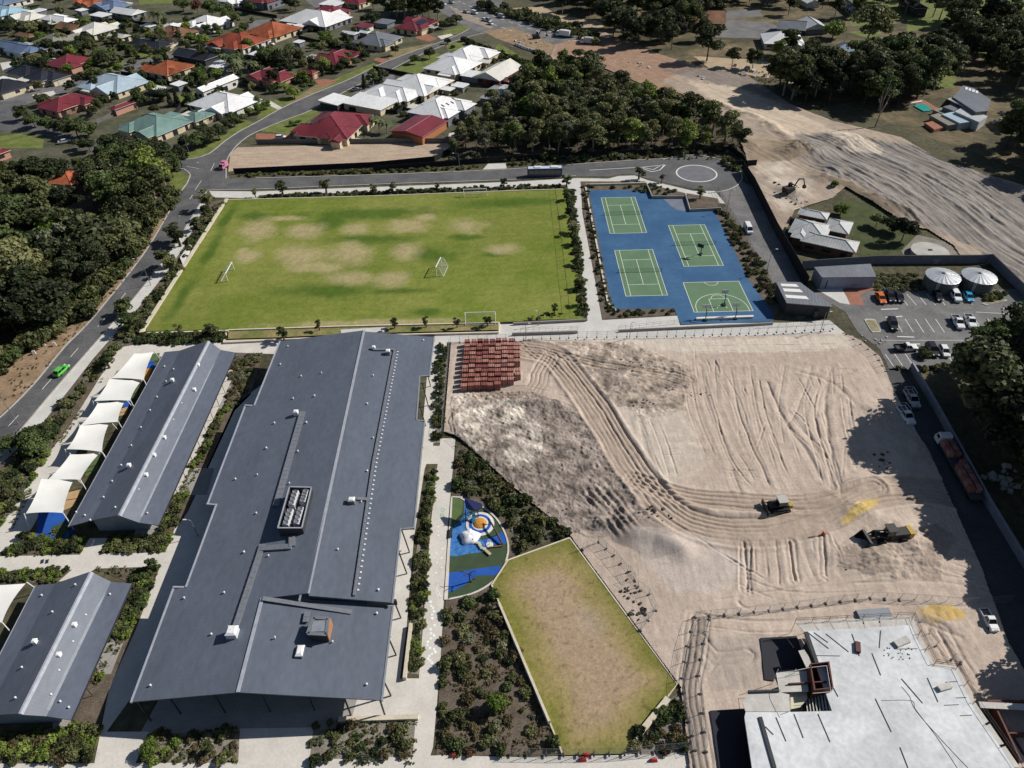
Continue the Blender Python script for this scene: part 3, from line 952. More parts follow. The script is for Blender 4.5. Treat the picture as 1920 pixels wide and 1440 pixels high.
# --- the large hall
HALL = thing('school_hall', 'very large school hall with a low grey sheet metal gable roof in the foreground', 'school building', (-36,90,0))
def hbuild(b, name, m, par=None, smooth=False, base=(-36,90,0)):
 b.v = [(x - base[0], y - base[1], z - base[2]) for x, y, z in b.v]
 return b.build(name, m, par if par is not None else HALL, smooth)
fl = plane_fit(-54.4,5.6,-37.85,8.2)          # left fall
frl = plane_fit(-37.85,8.2,-19.15,5.6)         # right fall of the near block
zr_up = fl(-34.15)
fru = plane_fit(-34.15, zr_up, -17.8, zr_up - 2.3)  # right fall of the long block
L1 = on_plane([(246,1316),(326,1102),(349,1100),(406,946),(389,946),(460,761),(477,760),(525,640)], fl, 5)
RN, RF = on_plane([(446,1298)], fl, 7.5)[0], on_plane([(675,645)], fl, 8)[0]
ridge_near = on_plane([(446,1298),(492,1122)], fl, 7.5)
ridge_up = on_plane([(577,1112),(675,645)], fl, 8.2)
far_l = on_plane([(683,619)], fl, 8.3)[0]
b = MB()
slab(b, L1 + [far_l, ridge_up[1], ridge_up[0], ridge_near[1], ridge_near[0]])
hbuild(b, 'roof', M['roof_hall'])
rn = [ridge_near[0]] + on_plane([(716,1313),(737,1136)], frl, 5.2) + [(ridge_near[1][0], ridge_near[1][1], ridge_near[1][2] - 0.004)]
b = MB()
slab(b, rn)
hbuild(b, 'roof', M['roof_hall'])
ru = [(ridge_up[0][0], ridge_up[0][1], fru(ridge_up[0][0]))] + on_plane([(736,1130),(751,991),(776,991),(796,790),(781,787),(787,705),(805,705),(814,632)], fru, 6) + \
  [(far_l[0], far_l[1], fru(far_l[0]))]
b = MB()
slab(b, ru, 0.3)
hbuild(b, 'roof', M['roof_hall'])
for nm, pts, w in (('ridge_capping', [ridge_near[0], ridge_near[1]],0.5),('ridge_capping', [ridge_up[0],(far_l[0], far_l[1], zr_up)],0.5)):
 b = MB()
 for p, q in zip(pts[:-1], pts[1:]):
  b.obox(((p[0] + q[0]) / 2,(p[1] + q[1]) / 2,(p[2] + q[2]) / 2 + 0.06),(w, hypot(q[0] - p[0], q[1] - p[1]),0.12), atan2(q[1] - p[1], q[0] - p[0]) - pi / 2)
 hbuild(b, nm, M['flash'])
b = MB()
for p, q in zip(L1[:-1], L1[1:]):
 b.obox(((p[0] + q[0]) / 2,(p[1] + q[1]) / 2,(p[2] + q[2]) / 2 - 0.05),(0.28, hypot(q[0] - p[0], q[1] - p[1]) + 0.2,0.34), atan2(q[1] - p[1], q[0] - p[0]) - pi / 2)
hbuild(b, 'gutter', M['flash'])
b = MB()
for seg in (rn[1:3], ru[1:9]):
 for p, q in zip(seg[:-1], seg[1:]):
  b.obox(((p[0] + q[0]) / 2,(p[1] + q[1]) / 2,(p[2] + q[2]) / 2 - 0.05),(0.25, hypot(q[0] - p[0], q[1] - p[1]) + 0.2,0.3), atan2(q[1] - p[1], q[0] - p[0]) - pi / 2)
hbuild(b, 'gutter', M['wall_grey'])
b = MB()
x0, x1 = -50.2,-23.5
yf = L1[0][1] + 5.5
b.prism([(x0, yf),(-37.85, yf),(x1, yf),(x1 + 1.2,128.5),(x0 + 1.2,128.5)],0,[fl(x0) - 0.3,7.8, frl(x1) - 0.3, frl(x1) - 0.3, fl(x0) - 0.3])
b.prism([(-34.6,66.8),(-22.0,66.8),(-21.5,129),(-34,129)],0,[zr_up - 0.45, fru(-22) - 0.4, fru(-21.5) - 0.4, zr_up - 0.45])
hbuild(b, 'wall', M['wall_grey'])
b = MB()
b.obox((-38, yf - 0.08,2.0),(25,0.1,3.9))
hbuild(b, 'entrance_glazing', M['glass'])
for i in range(11):
 b = MB()
 b.obox((-50 + i * 2.45, yf - 0.16,2.0),(0.1,0.12,3.9))
 hbuild(b, 'mullion', M['steel_dark'])
b = MB()
b.obox((-40.5, yf - 0.2,5.9),(10.5,0.2,1.5))
hbuild(b, 'gable_panel', mat('pale_blue_panel', (0.30,0.34,0.42),0.6, scale=1))
for px, py, tx, ty in ((283,1351,262,1318),(658,1341,648,1312),(722,1342,713,1315)):
 a = G(px, py)
 z1 = 5.3
 b = MB()
 b.tube((a[0], a[1],0),(a[0] - 0.2, a[1] + 0.3, z1),0.13,8)
 hbuild(b, 'column', M['steel_dark'])
for i in range(4):
 b = MB()
 x = -49.5 + i * 6.5
 b.tube((x, L1[0][1] + 0.8,0),(x, L1[0][1] + 0.8,5.8),0.11,8)
 hbuild(b, 'column', M['steel_dark'])
for i in range(13):
 y = 50.5 + i * 6.4
 if 69 < y < 71:
  y += 2
 xx = -18.1 + (y - 50) * 0.012
 top = (frl(xx - 1.0) if y < 66 else fru(xx - 1.0)) - 0.25
 b = MB()
 b.obox((xx - 1.25, y, top / 2),(0.16,0.22, top),0,-0.10)
 hbuild(b, 'raking_column', M['steel_dark'])
 b = MB()
 b.tube((xx - 1.1, y, top - 0.05),(xx - 5.0, y, top + 0.45),0.09,6)
 hbuild(b, 'beam', M['steel_dark'])
b = MB()
b.prism([(ridge_up[0][0], ridge_up[0][1] + 0.15),(-18.8, ridge_up[0][1] + 0.15),(-18.8, ridge_up[0][1] + 0.45),(ridge_up[0][0], ridge_up[0][1] + 0.45)],5.0,[zr_up - 0.5, fru(-18.8) - 0.4, fru(-18.8) - 0.4, zr_up - 0.5])
hbuild(b, 'step_wall', M['wall_dark'])
b = MB()
p, q = on_plane([(492,1122),(660,1148)], frl, 6.5)
b.obox(((p[0] + q[0]) / 2,(p[1] + q[1]) / 2,(p[2] + q[2]) / 2 + 0.05),(hypot(q[0] - p[0], q[1] - p[1]),0.7,0.12), atan2(q[1] - p[1], q[0] - p[0]), atan2(p[2] - q[2], hypot(q[0] - p[0], q[1] - p[1])))
hbuild(b, 'step_flashing', M['duct'])
def tray(px, f, w, h, m, nm='cable_tray', z0=6.5):
 P = on_plane(px, f, z0)
 b = MB()
 for p, q in zip(P[:-1], P[1:]):
  L = hypot(q[0] - p[0], q[1] - p[1])
  b.obox(((p[0] + q[0]) / 2,(p[1] + q[1]) / 2,(p[2] + q[2]) / 2 + h / 2 + 0.05),(L, w, h), atan2(q[1] - p[1], q[0] - p[0]),-atan2(q[2] - p[2], L))
  n = int(L / 1.1)
  for i in range(n):
   t_ = (i + .5) / n
   b.obox((p[0] + (q[0] - p[0]) * t_, p[1] + (q[1] - p[1]) * t_, p[2] + (q[2] - p[2]) * t_ + h + 0.06),(0.09, w * 1.08,0.05), atan2(q[1] - p[1], q[0] - p[0]))
 hbuild(b, nm, m)
tray([(568,773),(518,950)], fl, 1.1,0.25, M['duct'])
tray([(493,1022),(441,1180)], fl, 0.9,0.25, M['duct'])
tray([(485,1030),(548,1026),(548,1008)], fl, 1.0,0.3, M['duct'])
tray([(740,657),(700,868),(664,1118)], fru, 0.35,0.3, M['duct'], 'roof_rib')
tray([(700,657),(740,657)], fru, 0.5,0.3, M['duct'])
tray([(662,936),(693,938)], fru, 0.6,0.3, M['duct'])
tray([(577,1148),(573,1168)], frl, 0.8,0.3, M['duct'])
b = MB()
P = on_plane([(746,660),(706,868),(670,1118)], fru, 7)
for p, q in zip(P[:-1], P[1:]):
 n_ = int(hypot(q[0] - p[0], q[1] - p[1]) / 1.05)
 for i in range(n_):
  t_ = i / n_
  b.obox((p[0] + (q[0] - p[0]) * t_, p[1] + (q[1] - p[1]) * t_, p[2] + (q[2] - p[2]) * t_ + 0.06),(0.28,0.28,0.12))
hbuild(b, 'anchor_studs', M['vent'])
sm = [((540,650), fl),((526,684), fl),((565,706), fl),((603,700), fl),((550,748), fl),((590,743), fl),((515,794), fl),((575,793), fl),((500,841), fl),((559,847), fl),((483,891), fl),((543,907), fl),((442,899), fl),((481,963), fl),((458,1036), fl),((504,1043), fl),((346,1122), fl),((421,1112), fl),((397,1190), fl),((283,1286), fl),
   ((794,639), fru),((700,705), fru),((689,758), fru),((700,822), fru),((689,884), fru),((678,942), fru),((634,1031), fru),((710,1107), fru),((707,1151), frl),((516,1196), frl),((624,1204), frl),((688,1284), frl)]
for p, f in sm:
 q = on_plane([p], f, 6.5)[0]
 b = MB()
 r = 0.11 + 0.04 * ((p[0] * 7) % 3) / 2
 b.lathe([(r * 0.7,-0.1),(r * 0.7,0.22),(r * 1.2,0.24),(r * 1.1,0.36),(0.02,0.42)], q, 10)
 hbuild(b, 'roof_vent', M['vent'])
def sub(parent, name, m, b, c):
 b.v = [(x - parent.location.x, y - parent.location.y, z - parent.location.z) for x, y, z in b.v]
 return b.build(name, m, parent)
q = on_plane([(534,985)], fl, 6.5)[0]
pc = [(-45.4,0), ]
A = on_plane([(521,990),(566,990),(584,914),(543,913)], lambda x: fl(-44) + 2.9,9)
zc = fl(-44) + 2.9
cx, cy = sum(p[0] for p in A) / 4, sum(p[1] for p in A) / 4
t = thing('plant_enclosure', 'dark screened plant enclosure with white air conditioning units on the hall roof', 'plant enclosure', (cx, cy, fl(cx) - 0.6))
b = MB()
for p, q in zip(A, A[1:] + A[:1]):
 b.mi = 0
 b.strip([(p[0], p[1]),(q[0], q[1])],0.14, fl(min(p[0], q[0])) - 0.3, zc - fl(min(p[0], q[0])) + 0.3)
sub(t, 'screen', M['wall_dark'], b, None)
b = MB()
for p, q in zip(A, A[1:] + A[:1]):
 b.strip([(p[0], p[1]),(q[0], q[1])],0.22, zc + 0.003,0.09)
sub(t, 'screen_capping', M['flash'], b, None)
b = MB()
b.sheet([(cx + (p[0] - cx) * .97, cy + (p[1] - cy) * .97) for p in A], fl(cx) + 0.45)
sub(t, 'deck', M['wall_dark'], b, None)
ax, ay = (A[1][0] - A[0][0]),(A[3][1] - A[0][1])
for i, (fx, fy, w_, l_) in enumerate([(0.28,0.74,0.26,0.36),(0.72,0.78,0.24,0.30),(0.27,0.27,0.26,0.38),(0.70,0.30,0.24,0.40)]):
 x = A[0][0] + ax * fx + (A[3][0] - A[0][0]) * fy
 y = A[0][1] + ay * fy
 u = thing('rooftop_unit', ['white air conditioning unit at the back left of the roof plant enclosure', 'white air conditioning unit at the back right of the roof plant enclosure', 'white air conditioning unit at the front left of the roof plant enclosure', 'white air conditioning unit at the front right of the roof plant enclosure'][i], 'air conditioner', (x, y, fl(cx) + 0.46),-0.03, 'units in the plant enclosure')
 b = MB()
 b.prism([(-ax * w_ / 2,-ay * l_ / 2),(ax * w_ / 2,-ay * l_ / 2),(ax * w_ / 2, ay * l_ / 2),(-ax * w_ / 2, ay * l_ / 2)],0,1.2)
 b.build('casing', M['plantm'], u)
 for k in range(4):
  b = MB()
  b.lathe([(0.42,1.2),(0.46,1.34),(0.34,1.34),(0.30,1.24)],(0,-ay * l_ / 2 + ay * l_ * (k + .5) / 4,0),12)
  b.build('fan_cowl', M['duct'], u)
A = on_plane([(577,1188),(612,1190),(615,1160),(588,1158)], lambda x: frl(-30) + 1.7,8)
cx, cy = sum(p[0] for p in A) / 4, sum(p[1] for p in A) / 4
t = thing('roof_hatch_box', 'square roof lantern box with an orange timber side on the near hall roof', 'roof box', (cx, cy, frl(cx) - 0.3))
zt = A[0][2]
b = MB()
b.prism([(p[0], p[1]) for p in A], frl(cx) - 0.4, zt)
sub(t, 'casing', M['wall_dark'], b, None)
b = MB()
b.obox((max(p[0] for p in A) + 0.06, cy, (zt + frl(cx)) / 2 - 0.1),(0.1, A[2][1] - A[1][1], zt - frl(cx) + 0.2),-0.02)
sub(t, 'timber_side', M['timber'], b, None)
b = MB()
for p, q in zip(A, A[1:] + A[:1]):
 b.strip([(p[0], p[1]),(q[0], q[1])],0.5, zt + 0.004,0.12)
sub(t, 'capping', M['duct'], b, None)
b = MB()
b.obox((cx, cy, zt + 0.02),(2.0,1.8,0.05))
sub(t, 'lid', M['wall_grey'], b, None)
def roof_unit(px, f, size, label, m='plantm', rz=0.0, name='exhaust_unit', curb=True):
 q = on_plane([px], f, 6.5)[0]
 t = thing(name, label, 'roof unit', (q[0], q[1], q[2] - 0.05), rz)
 b = MB()
 x, y, z = size
 b.prism([(-x / 2,-y / 2),(x / 2,-y / 2),(x / 2, y / 2),(-x / 2, y / 2)],0.15, z)
 b.build('casing', M[m], t)
 b = MB()
 b.hexa([(-x * .55,-y * .55, z + .003),(x * .55,-y * .55, z + .003),(x * .55, y * .55, z + .003),(-x * .55, y * .55, z + .003),(-x * .35,-y * .35, z + .25),(x * .35,-y * .35, z + .25),(x * .35, y * .35, z + .25),(-x * .35, y * .35, z + .25)])
 b.build('hood', M['vent'], t)
 if curb:
  b = MB()
  b.prism([(-x * .6,-y * .6),(x * .6,-y * .6),(x * .6, y * .6),(-x * .6, y * .6)],0,0.15)
  b.build('curb', M['duct'], t)
 return t
roof_unit((438,1190), fl, (1.5,1.5,1.2), 'white hooded exhaust at the near end of the hall cable tray')
roof_unit((556,778), fl, (0.9,0.8,1.0), 'small exhaust unit at the far end of the left cable tray')
roof_unit((660,942), fru, (1.1,0.9,0.9), 'grey exhaust unit mid way along the right slope of the hall', 'duct')
roof_unit((701,655), fru, (0.7,0.7,0.7), 'white cowl at the far end of the hall roof', 'vent')
roof_unit((728,664), fru, (0.9,0.9,1.0), 'dark shadowed exhaust box beside the white cowl on the far hall roof', 'duct')
roof_unit((563,1222), frl, (1.0,1.6,0.35), 'low grey mechanical unit in front of the timber roof box', 'duct')
# --- classroom blocks with a clerestory strip along the ridge
def classroom(name, label, le, lb, rg, rb, re, zs, gable_px, loc):
 """le/lb/rg/rb/re: near and far pixels of left eave, left break, ridge, right break, right eave; zs their heights."""
 t = thing(name, label, 'school building', loc)
 ze, zb, zr, zr2, zb2, ze2 = zs
 P = {}
 for k, (pts, z) in {'le': (le, ze), 'lb': (lb, zb), 'rg': (rg, zr), 'rb': (rb, zb2), 're': (re, ze2)}.items():
  P[k] = [(*G(p[0], p[1], z), z) for p in pts]
 yn = [max(min(P[k][0][1] for k in P), P['rg'][0][1] - 0.6),0]
 for k in P:   # square up the two gable ends
  n_, f_ = P[k]
  P[k] = [n_, f_]
 rg2 = [(p[0] + 0.55, p[1], zr2) for p in P['rg']]
 def pl(nm, a, c, m=M['roof_class'], th=0.16):
  b = MB()
  slab(b, [a[0], c[0], c[1], a[1]], th)
  return sub(t, nm, m, b, None)
 pl('verandah_roof', P['le'], P['lb'])
 pl('roof', P['lb'], P['rg'])
 pl('roof', rg2, P['rb'])
 pl('verandah_roof', P['rb'], P['re'])
 b = MB()
 b.hexa([P['rg'][0][:2] + (zr2 - 0.1,), rg2[0][:2] + (zr2 + 0.02,), rg2[1][:2] + (zr2 + 0.02,), P['rg'][1][:2] + (zr2 - 0.1,),
   P['rg'][0][:2] + (zr + 0.03,),(rg2[0][0] - 0.25, rg2[0][1], zr + 0.03),(rg2[1][0] - 0.25, rg2[1][1], zr + 0.03), P['rg'][1][:2] + (zr + 0.03,)])
 sub(t, 'ridge_upstand', M['flash'], b, None)
 for k, s in (('le', -1),('re', 1)):
  p, q = P[k]
  b = MB()
  b.obox(((p[0] + q[0]) / 2 + s * 0.08,(p[1] + q[1]) / 2, p[2] - 0.1),(0.16, hypot(q[0] - p[0], q[1] - p[1]),0.2), atan2(q[1] - p[1], q[0] - p[0]) - pi / 2)
  sub(t, 'gutter', M['flash' if s < 0 else 'steel_dark'], b, None)
 xl0, xl1 = P['lb'][0][0], P['lb'][1][0]
 xr0, xr1 = P['rb'][0][0] + 0.3, P['rb'][1][0] + 0.3
 y0 = max(P['lb'][0][1], P['rb'][0][1]) + 0.5
 y1 = P['rg'][1][1] - 0.8
 b = MB()
 b.prism([(xl0, y0),(P['rg'][0][0], y0),(xr0, y0),(xr1, y1),(P['rg'][1][0], y1),(xl1, y1)],0,[zb - .2, zr - .25, zb2 - .2, zb2 - .2, zr - .25, zb - .2])
 sub(t, 'wall', M['wall_grey'], b, None)
 L = y1 - y0
 for i in range(int(L / 6)):
  y = y0 + 3 + i * 6
  f_ = (y - y0) / L
  b = MB()
  b.obox((xr0 + (xr1 - xr0) * f_ + 0.04, y, 1.3),(0.08,3.6,2.2))
  sub(t, 'window', M['glass'], b, None)
  b = MB()
  b.obox((xl0 + (xl1 - xl0) * f_ - 0.04, y, 1.3),(0.08,3.6,2.2))
  sub(t, 'window', M['glass'], b, None)
 for k, ze_ in (('re', ze2),('le', ze)):
  p, q = P[k]
  for i in range(int(L / 4.2) + 1):
   f_ = (0.4 + i * 4.2) / L
   if f_ > 1:
    break
   x, y = p[0] + (q[0] - p[0]) * f_, p[1] + (q[1] - p[1]) * f_
   b = MB()
   s = -0.25 if k == 're' else 0.25
   b.tube((x + s, y, 0),(x + s, y, ze_ - 0.12),0.06,6)
   b.tube((x + s, y, ze_ - 0.9),(x + s * 5, y, ze_ - 0.1),0.04,5)
   sub(t, 'verandah_post', M['steel_dark'], b, None)
 return t, P
def slope_at(P, a, c):
 def f(x):
  return P[a][0][2] + (x - P[a][0][0]) * (P[c][0][2] - P[a][0][2]) / (P[c][0][0] - P[a][0][0])
 return f
zs = (3.0,3.55,5.95,5.55,3.6,3.05)
CA, PA = classroom('classroom_block', 'long classroom block with a pitched dark roof beside the white shade sails', [(129,987),(309,660)],[(170,976),(338,657)],[(221,966),(389,639)],[(261,980),(414,656)],[(297,985),(442,661)], zs, None, (-71,106,0))
CB, PB = classroom('classroom_block', 'classroom block with a pitched roof in the lower left corner', [(-64,1352),(67,1098)],[(-28,1342),(103,1094)],[(34,1338),(168,1072)],[(87,1343),(208,1091)],[(133,1350),(247,1094)], zs, None, (-70,58,0))
for t, P, lst in ((CA, PA, [(324,715),(372,687),(365,733),(341,757),(326,788),(309,823),(243,875),(275,893),(261,919),(290,856),(170,976),(277,963),(160,967),(309,688),(326,693),(312,716),(295,745),(282,770),(265,802),(247,836),(228,873),(211,903),(195,933),(217,952),(143,960)]),
      (CB, PB, [(162,1154),(141,1174),(138,1204),(112,1230),(112,1258),(97,1303),(114,1316),(67,1205),(142,1097),(99,1148),(79,1117),(207,1115),(42,1252),(30,1309),(130,1327)])):
 for i, (px, py) in enumerate(lst):
  z = 4.2
  for _ in range(8):
   x, y = G(px, py, z)
   f_ = (y - P['rg'][0][1]) / (P['rg'][1][1] - P['rg'][0][1])
   xs_ = {k: P[k][0][0] + (P[k][1][0] - P[k][0][0]) * f_ for k in P}
   ks = ['le', 'lb', 'rg', 'rb', 're']
   z = 3.2
   for a, c in zip(ks[:-1], ks[1:]):
    if xs_[a] <= x <= xs_[c]:
     z = P[a][0][2] + (x - xs_[a]) * (P[c][0][2] - P[a][0][2]) / (xs_[c] - xs_[a])
     if a == 'rg':
      z = 5.55 + (x - xs_['rg']) * (P['rb'][0][2] - 5.55) / (xs_['rb'] - xs_['rg'])
  big = (px, py) in ((372,687),(324,715),(365,733),(309,823),(243,875),(275,893),(290,856),(141,1174),(112,1230),(67,1205))
  b = MB()
  r = 0.38 if big else 0.13
  if big:
   b.obox((x, y, z + 0.25),(r * 1.6, r * 1.6,0.7))
   b.hexa([(x - r, y - r, z + .603),(x + r, y - r, z + .603),(x + r, y + r, z + .603),(x - r, y + r, z + .603),(x - r * .6, y - r * .6, z + .8),(x + r * .6, y - r * .6, z + .8),(x + r * .6, y + r * .6, z + .8),(x - r * .6, y + r * .6, z + .8)])
  else:
   b.lathe([(r * .7,-0.1),(r * .7,0.2),(r * 1.2,0.22),(r, 0.34),(0.02,0.38)],(x, y, z),8)
  sub(t, 'roof_cowl' if big else 'roof_vent', M['vent'], b, None)
# --- shade sails
SAILS = [((252,664),(286,661),(269,711),(211,708), 'farthest up the row'),((206,711),(264,714),(243,750),(179,751), 'second from the far end of the row'),
   ((184,757),(233,752),(220,790),(153,797), 'third from the far end, beside the orange softfall'),((151,799),(203,793),(190,846),(127,841), 'fourth from the far end of the row'),
   ((132,853),(185,850),(150,898),(90,900), 'fifth, second nearest to the camera in the row'),((78,899),(137,899),(117,960),(51,961), 'nearest in the row, over the blue softfall')]
def sail(pts, label, hs=(4.0,3.3,4.0,3.4)):
 P = [Vector((*G(p[0], p[1], h), h)) for p, h in zip(pts, hs)]
 c = sum(P, Vector()) / 4
 P = [c + (p - c) * 1.06 for p in P]
 t = thing('shade_sail', 'white shade sail ' + label, 'shade sail', (c.x, c.y, 0),0, 'white shade sails beside the classroom block')
 n = 12
 V, F = [],[]
 for j in range(n + 1):
  for i in range(n + 1):
   u, v = i / n, j / n
   su = 0.05 * 4 * v * (1 - v)   # side edges pull inwards
   sv = 0.03 * 4 * u * (1 - u)
   uu, vv = 0.5 + (u - 0.5) * (1 - 2 * su),0.5 + (v - 0.5) * (1 - 2 * sv)
   p = (P[0] * (1 - uu) + P[1] * uu) * (1 - vv) + (P[3] * (1 - uu) + P[2] * uu) * vv
   p = p - Vector((0,0,0.25 * 16 * u * (1 - u) * v * (1 - v)))
   V.append((p.x - c.x, p.y - c.y, p.z))
 for j in range(n):
  for i in range(n):
   a = j * (n + 1) + i
   F.append((a, a + n + 1, a + n + 2, a + 1))
 b = MB()
 b.v, b.f, b.m = V, F, [0] * len(F)
 b.build('sail_cloth', M['sail'], t, True)
 for k, p in enumerate(P):
  d = (p - c)
  d.z = 0
  d.normalize()
  b = MB()
  b.tube((p.x - c.x + d.x * 0.9, p.y - c.y + d.y * 0.9,0),(p.x - c.x + d.x * 0.2, p.y - c.y + d.y * 0.2, p.z + 0.15),0.09,7)
  b.build('sail_post', steel_white, t)
 return t
for p1, p2, p3, p4, lb in SAILS:
 sail((p1, p2, p3, p4), lb)
sail(((-60,1098),(44,1096),(2,1165),(-100,1170)), 'by itself beside the lower left classroom block')
# ------------------------------------------------------------------ houses of the suburb and other buildings
RC = {
 'maroon': roof_mat('maroon_sheet_roof', (0.17,0.028,0.038),0.45, rib=0.76, var=0.12),
 'orange': roof_mat('terracotta_tile_roof', (0.31,0.092,0.042),0.75, rib=0.33, var=0.22, tile=True, spec=0.2),
 'redtile': roof_mat('red_tile_roof', (0.26,0.062,0.036),0.75, rib=0.33, var=0.2, tile=True, spec=0.2),
 'brown': roof_mat('brown_tile_roof', (0.20,0.105,0.062),0.75, rib=0.33, var=0.2, tile=True, spec=0.2),
 'white': roof_mat('white_sheet_roof', (0.72,0.72,0.72),0.4, rib=0.76, var=0.05),
 'cream': roof_mat('cream_sheet_roof', (0.60,0.58,0.53),0.45, rib=0.76, var=0.06),
 'khaki': roof_mat('khaki_sheet_roof', (0.22,0.21,0.17),0.5, rib=0.76, var=0.1),
 'blue': roof_mat('slate_blue_sheet_roof', (0.12,0.165,0.26),0.45, rib=0.76, var=0.1),
 'sky': roof_mat('pale_blue_sheet_roof', (0.30,0.45,0.55),0.45, rib=0.76, var=0.08),
 'ice': roof_mat('ice_blue_sheet_roof', (0.37,0.46,0.53),0.42, rib=0.76, var=0.08),
 'teal': roof_mat('pale_green_sheet_roof', (0.15,0.24,0.215),0.5, rib=0.76, var=0.12),
 'black': roof_mat('charcoal_sheet_roof', (0.022,0.023,0.032),0.5, rib=0.76, var=0.2),
 'grey': roof_mat('grey_sheet_roof', (0.16,0.17,0.19),0.45, rib=0.76, var=0.1),
 'pale': roof_mat('weathered_pale_roof', (0.42,0.43,0.43),0.5, rib=0.76, var=0.12),
}
WC = {'cream': mat('cream_render', (0.55,0.47,0.33),0.85, scale=0.6), 'brick': mat('orange_brickwork', (0.38,0.15,0.07),0.85, scale=3, fine=0.15),
   'white': mat('white_render', (0.62,0.60,0.55),0.85, scale=0.6), 'grey': mat('grey_render', (0.17,0.18,0.21),0.85, scale=0.6),
   'pink': mat('pinkish_brickwork', (0.45,0.24,0.18),0.85, scale=3, fine=0.12), 'red': mat('maroon_cladding', (0.19,0.035,0.045),0.7, scale=0.6),
   'brown': mat('brown_brickwork', (0.17,0.085,0.055),0.85, scale=3, fine=0.15), 'dark': M['wall_dark']}
M['solar'] = mat('solar_glass', (0.02,0.024,0.045),0.15, scale=1, spec=0.6)
M['garage'] = mat('garage_door_panel', (0.50,0.46,0.38),0.6, scale=1)
def project(x, y, z):
 c, s = cos(CAM_PITCH), sin(CAM_PITCH)
 zz = z - CAM_H
 d, u = y * c - zz * s, y * s + zz * c
 X, Y = x / d * CAM_F, -u / d * CAM_F
 cr, sr = cos(CAM_ROLL), sin(CAM_ROLL)
 return 960 + X * cr - Y * sr, 720 + X * sr + Y * cr
def fit_box(bb, yaw, ze, zr):
 """Plan size of a roof (w along yaw, d across) whose surveyed outline spans the box bb."""
 c, s = cos(yaw), sin(yaw)
 def box(q):
  cx, cy, w, d = q
  pts = [project(cx + a * w / 2 * c - b_ * d / 2 * s, cy + a * w / 2 * s + b_ * d / 2 * c, ze) for a in (-1,1) for b_ in (-1,1)]
  m = min(w, d) / 2
  for a in (-1,1):
   pts.append(project(cx + a * max(w / 2 - m, 0) * c * (w >= d) - a * max(d / 2 - m, 0) * s * (d > w), cy + a * max(w / 2 - m, 0) * s * (w >= d) + a * max(d / 2 - m, 0) * c * (d > w), zr))
  xs, ys = [p[0] for p in pts],[p[1] for p in pts]
  return np.array([min(xs), min(ys), max(xs), max(ys)])
 g0 = G((bb[0] + bb[2]) / 2,(bb[1] + bb[3]) / 2, ze)
 q = np.array([g0[0], g0[1],14.0,11.0])
 T = np.array(bb, float)
 def fun(q):
  return np.concatenate([box(q) - T, [(q[2] - q[3] * 1.25) * 0.25,(q[2] + q[3] - 24) * 0.03]])
 for _ in range(25):
  r = fun(q)
  J = np.stack([(fun(q + e) - r) / 0.05 for e in np.eye(4) * 0.05],1)
  dq = np.linalg.lstsq(J, -r, rcond=None)[0]
  q = q + np.clip(dq, -4,4)
  q[2:] = np.clip(q[2:],4,34)
 return q
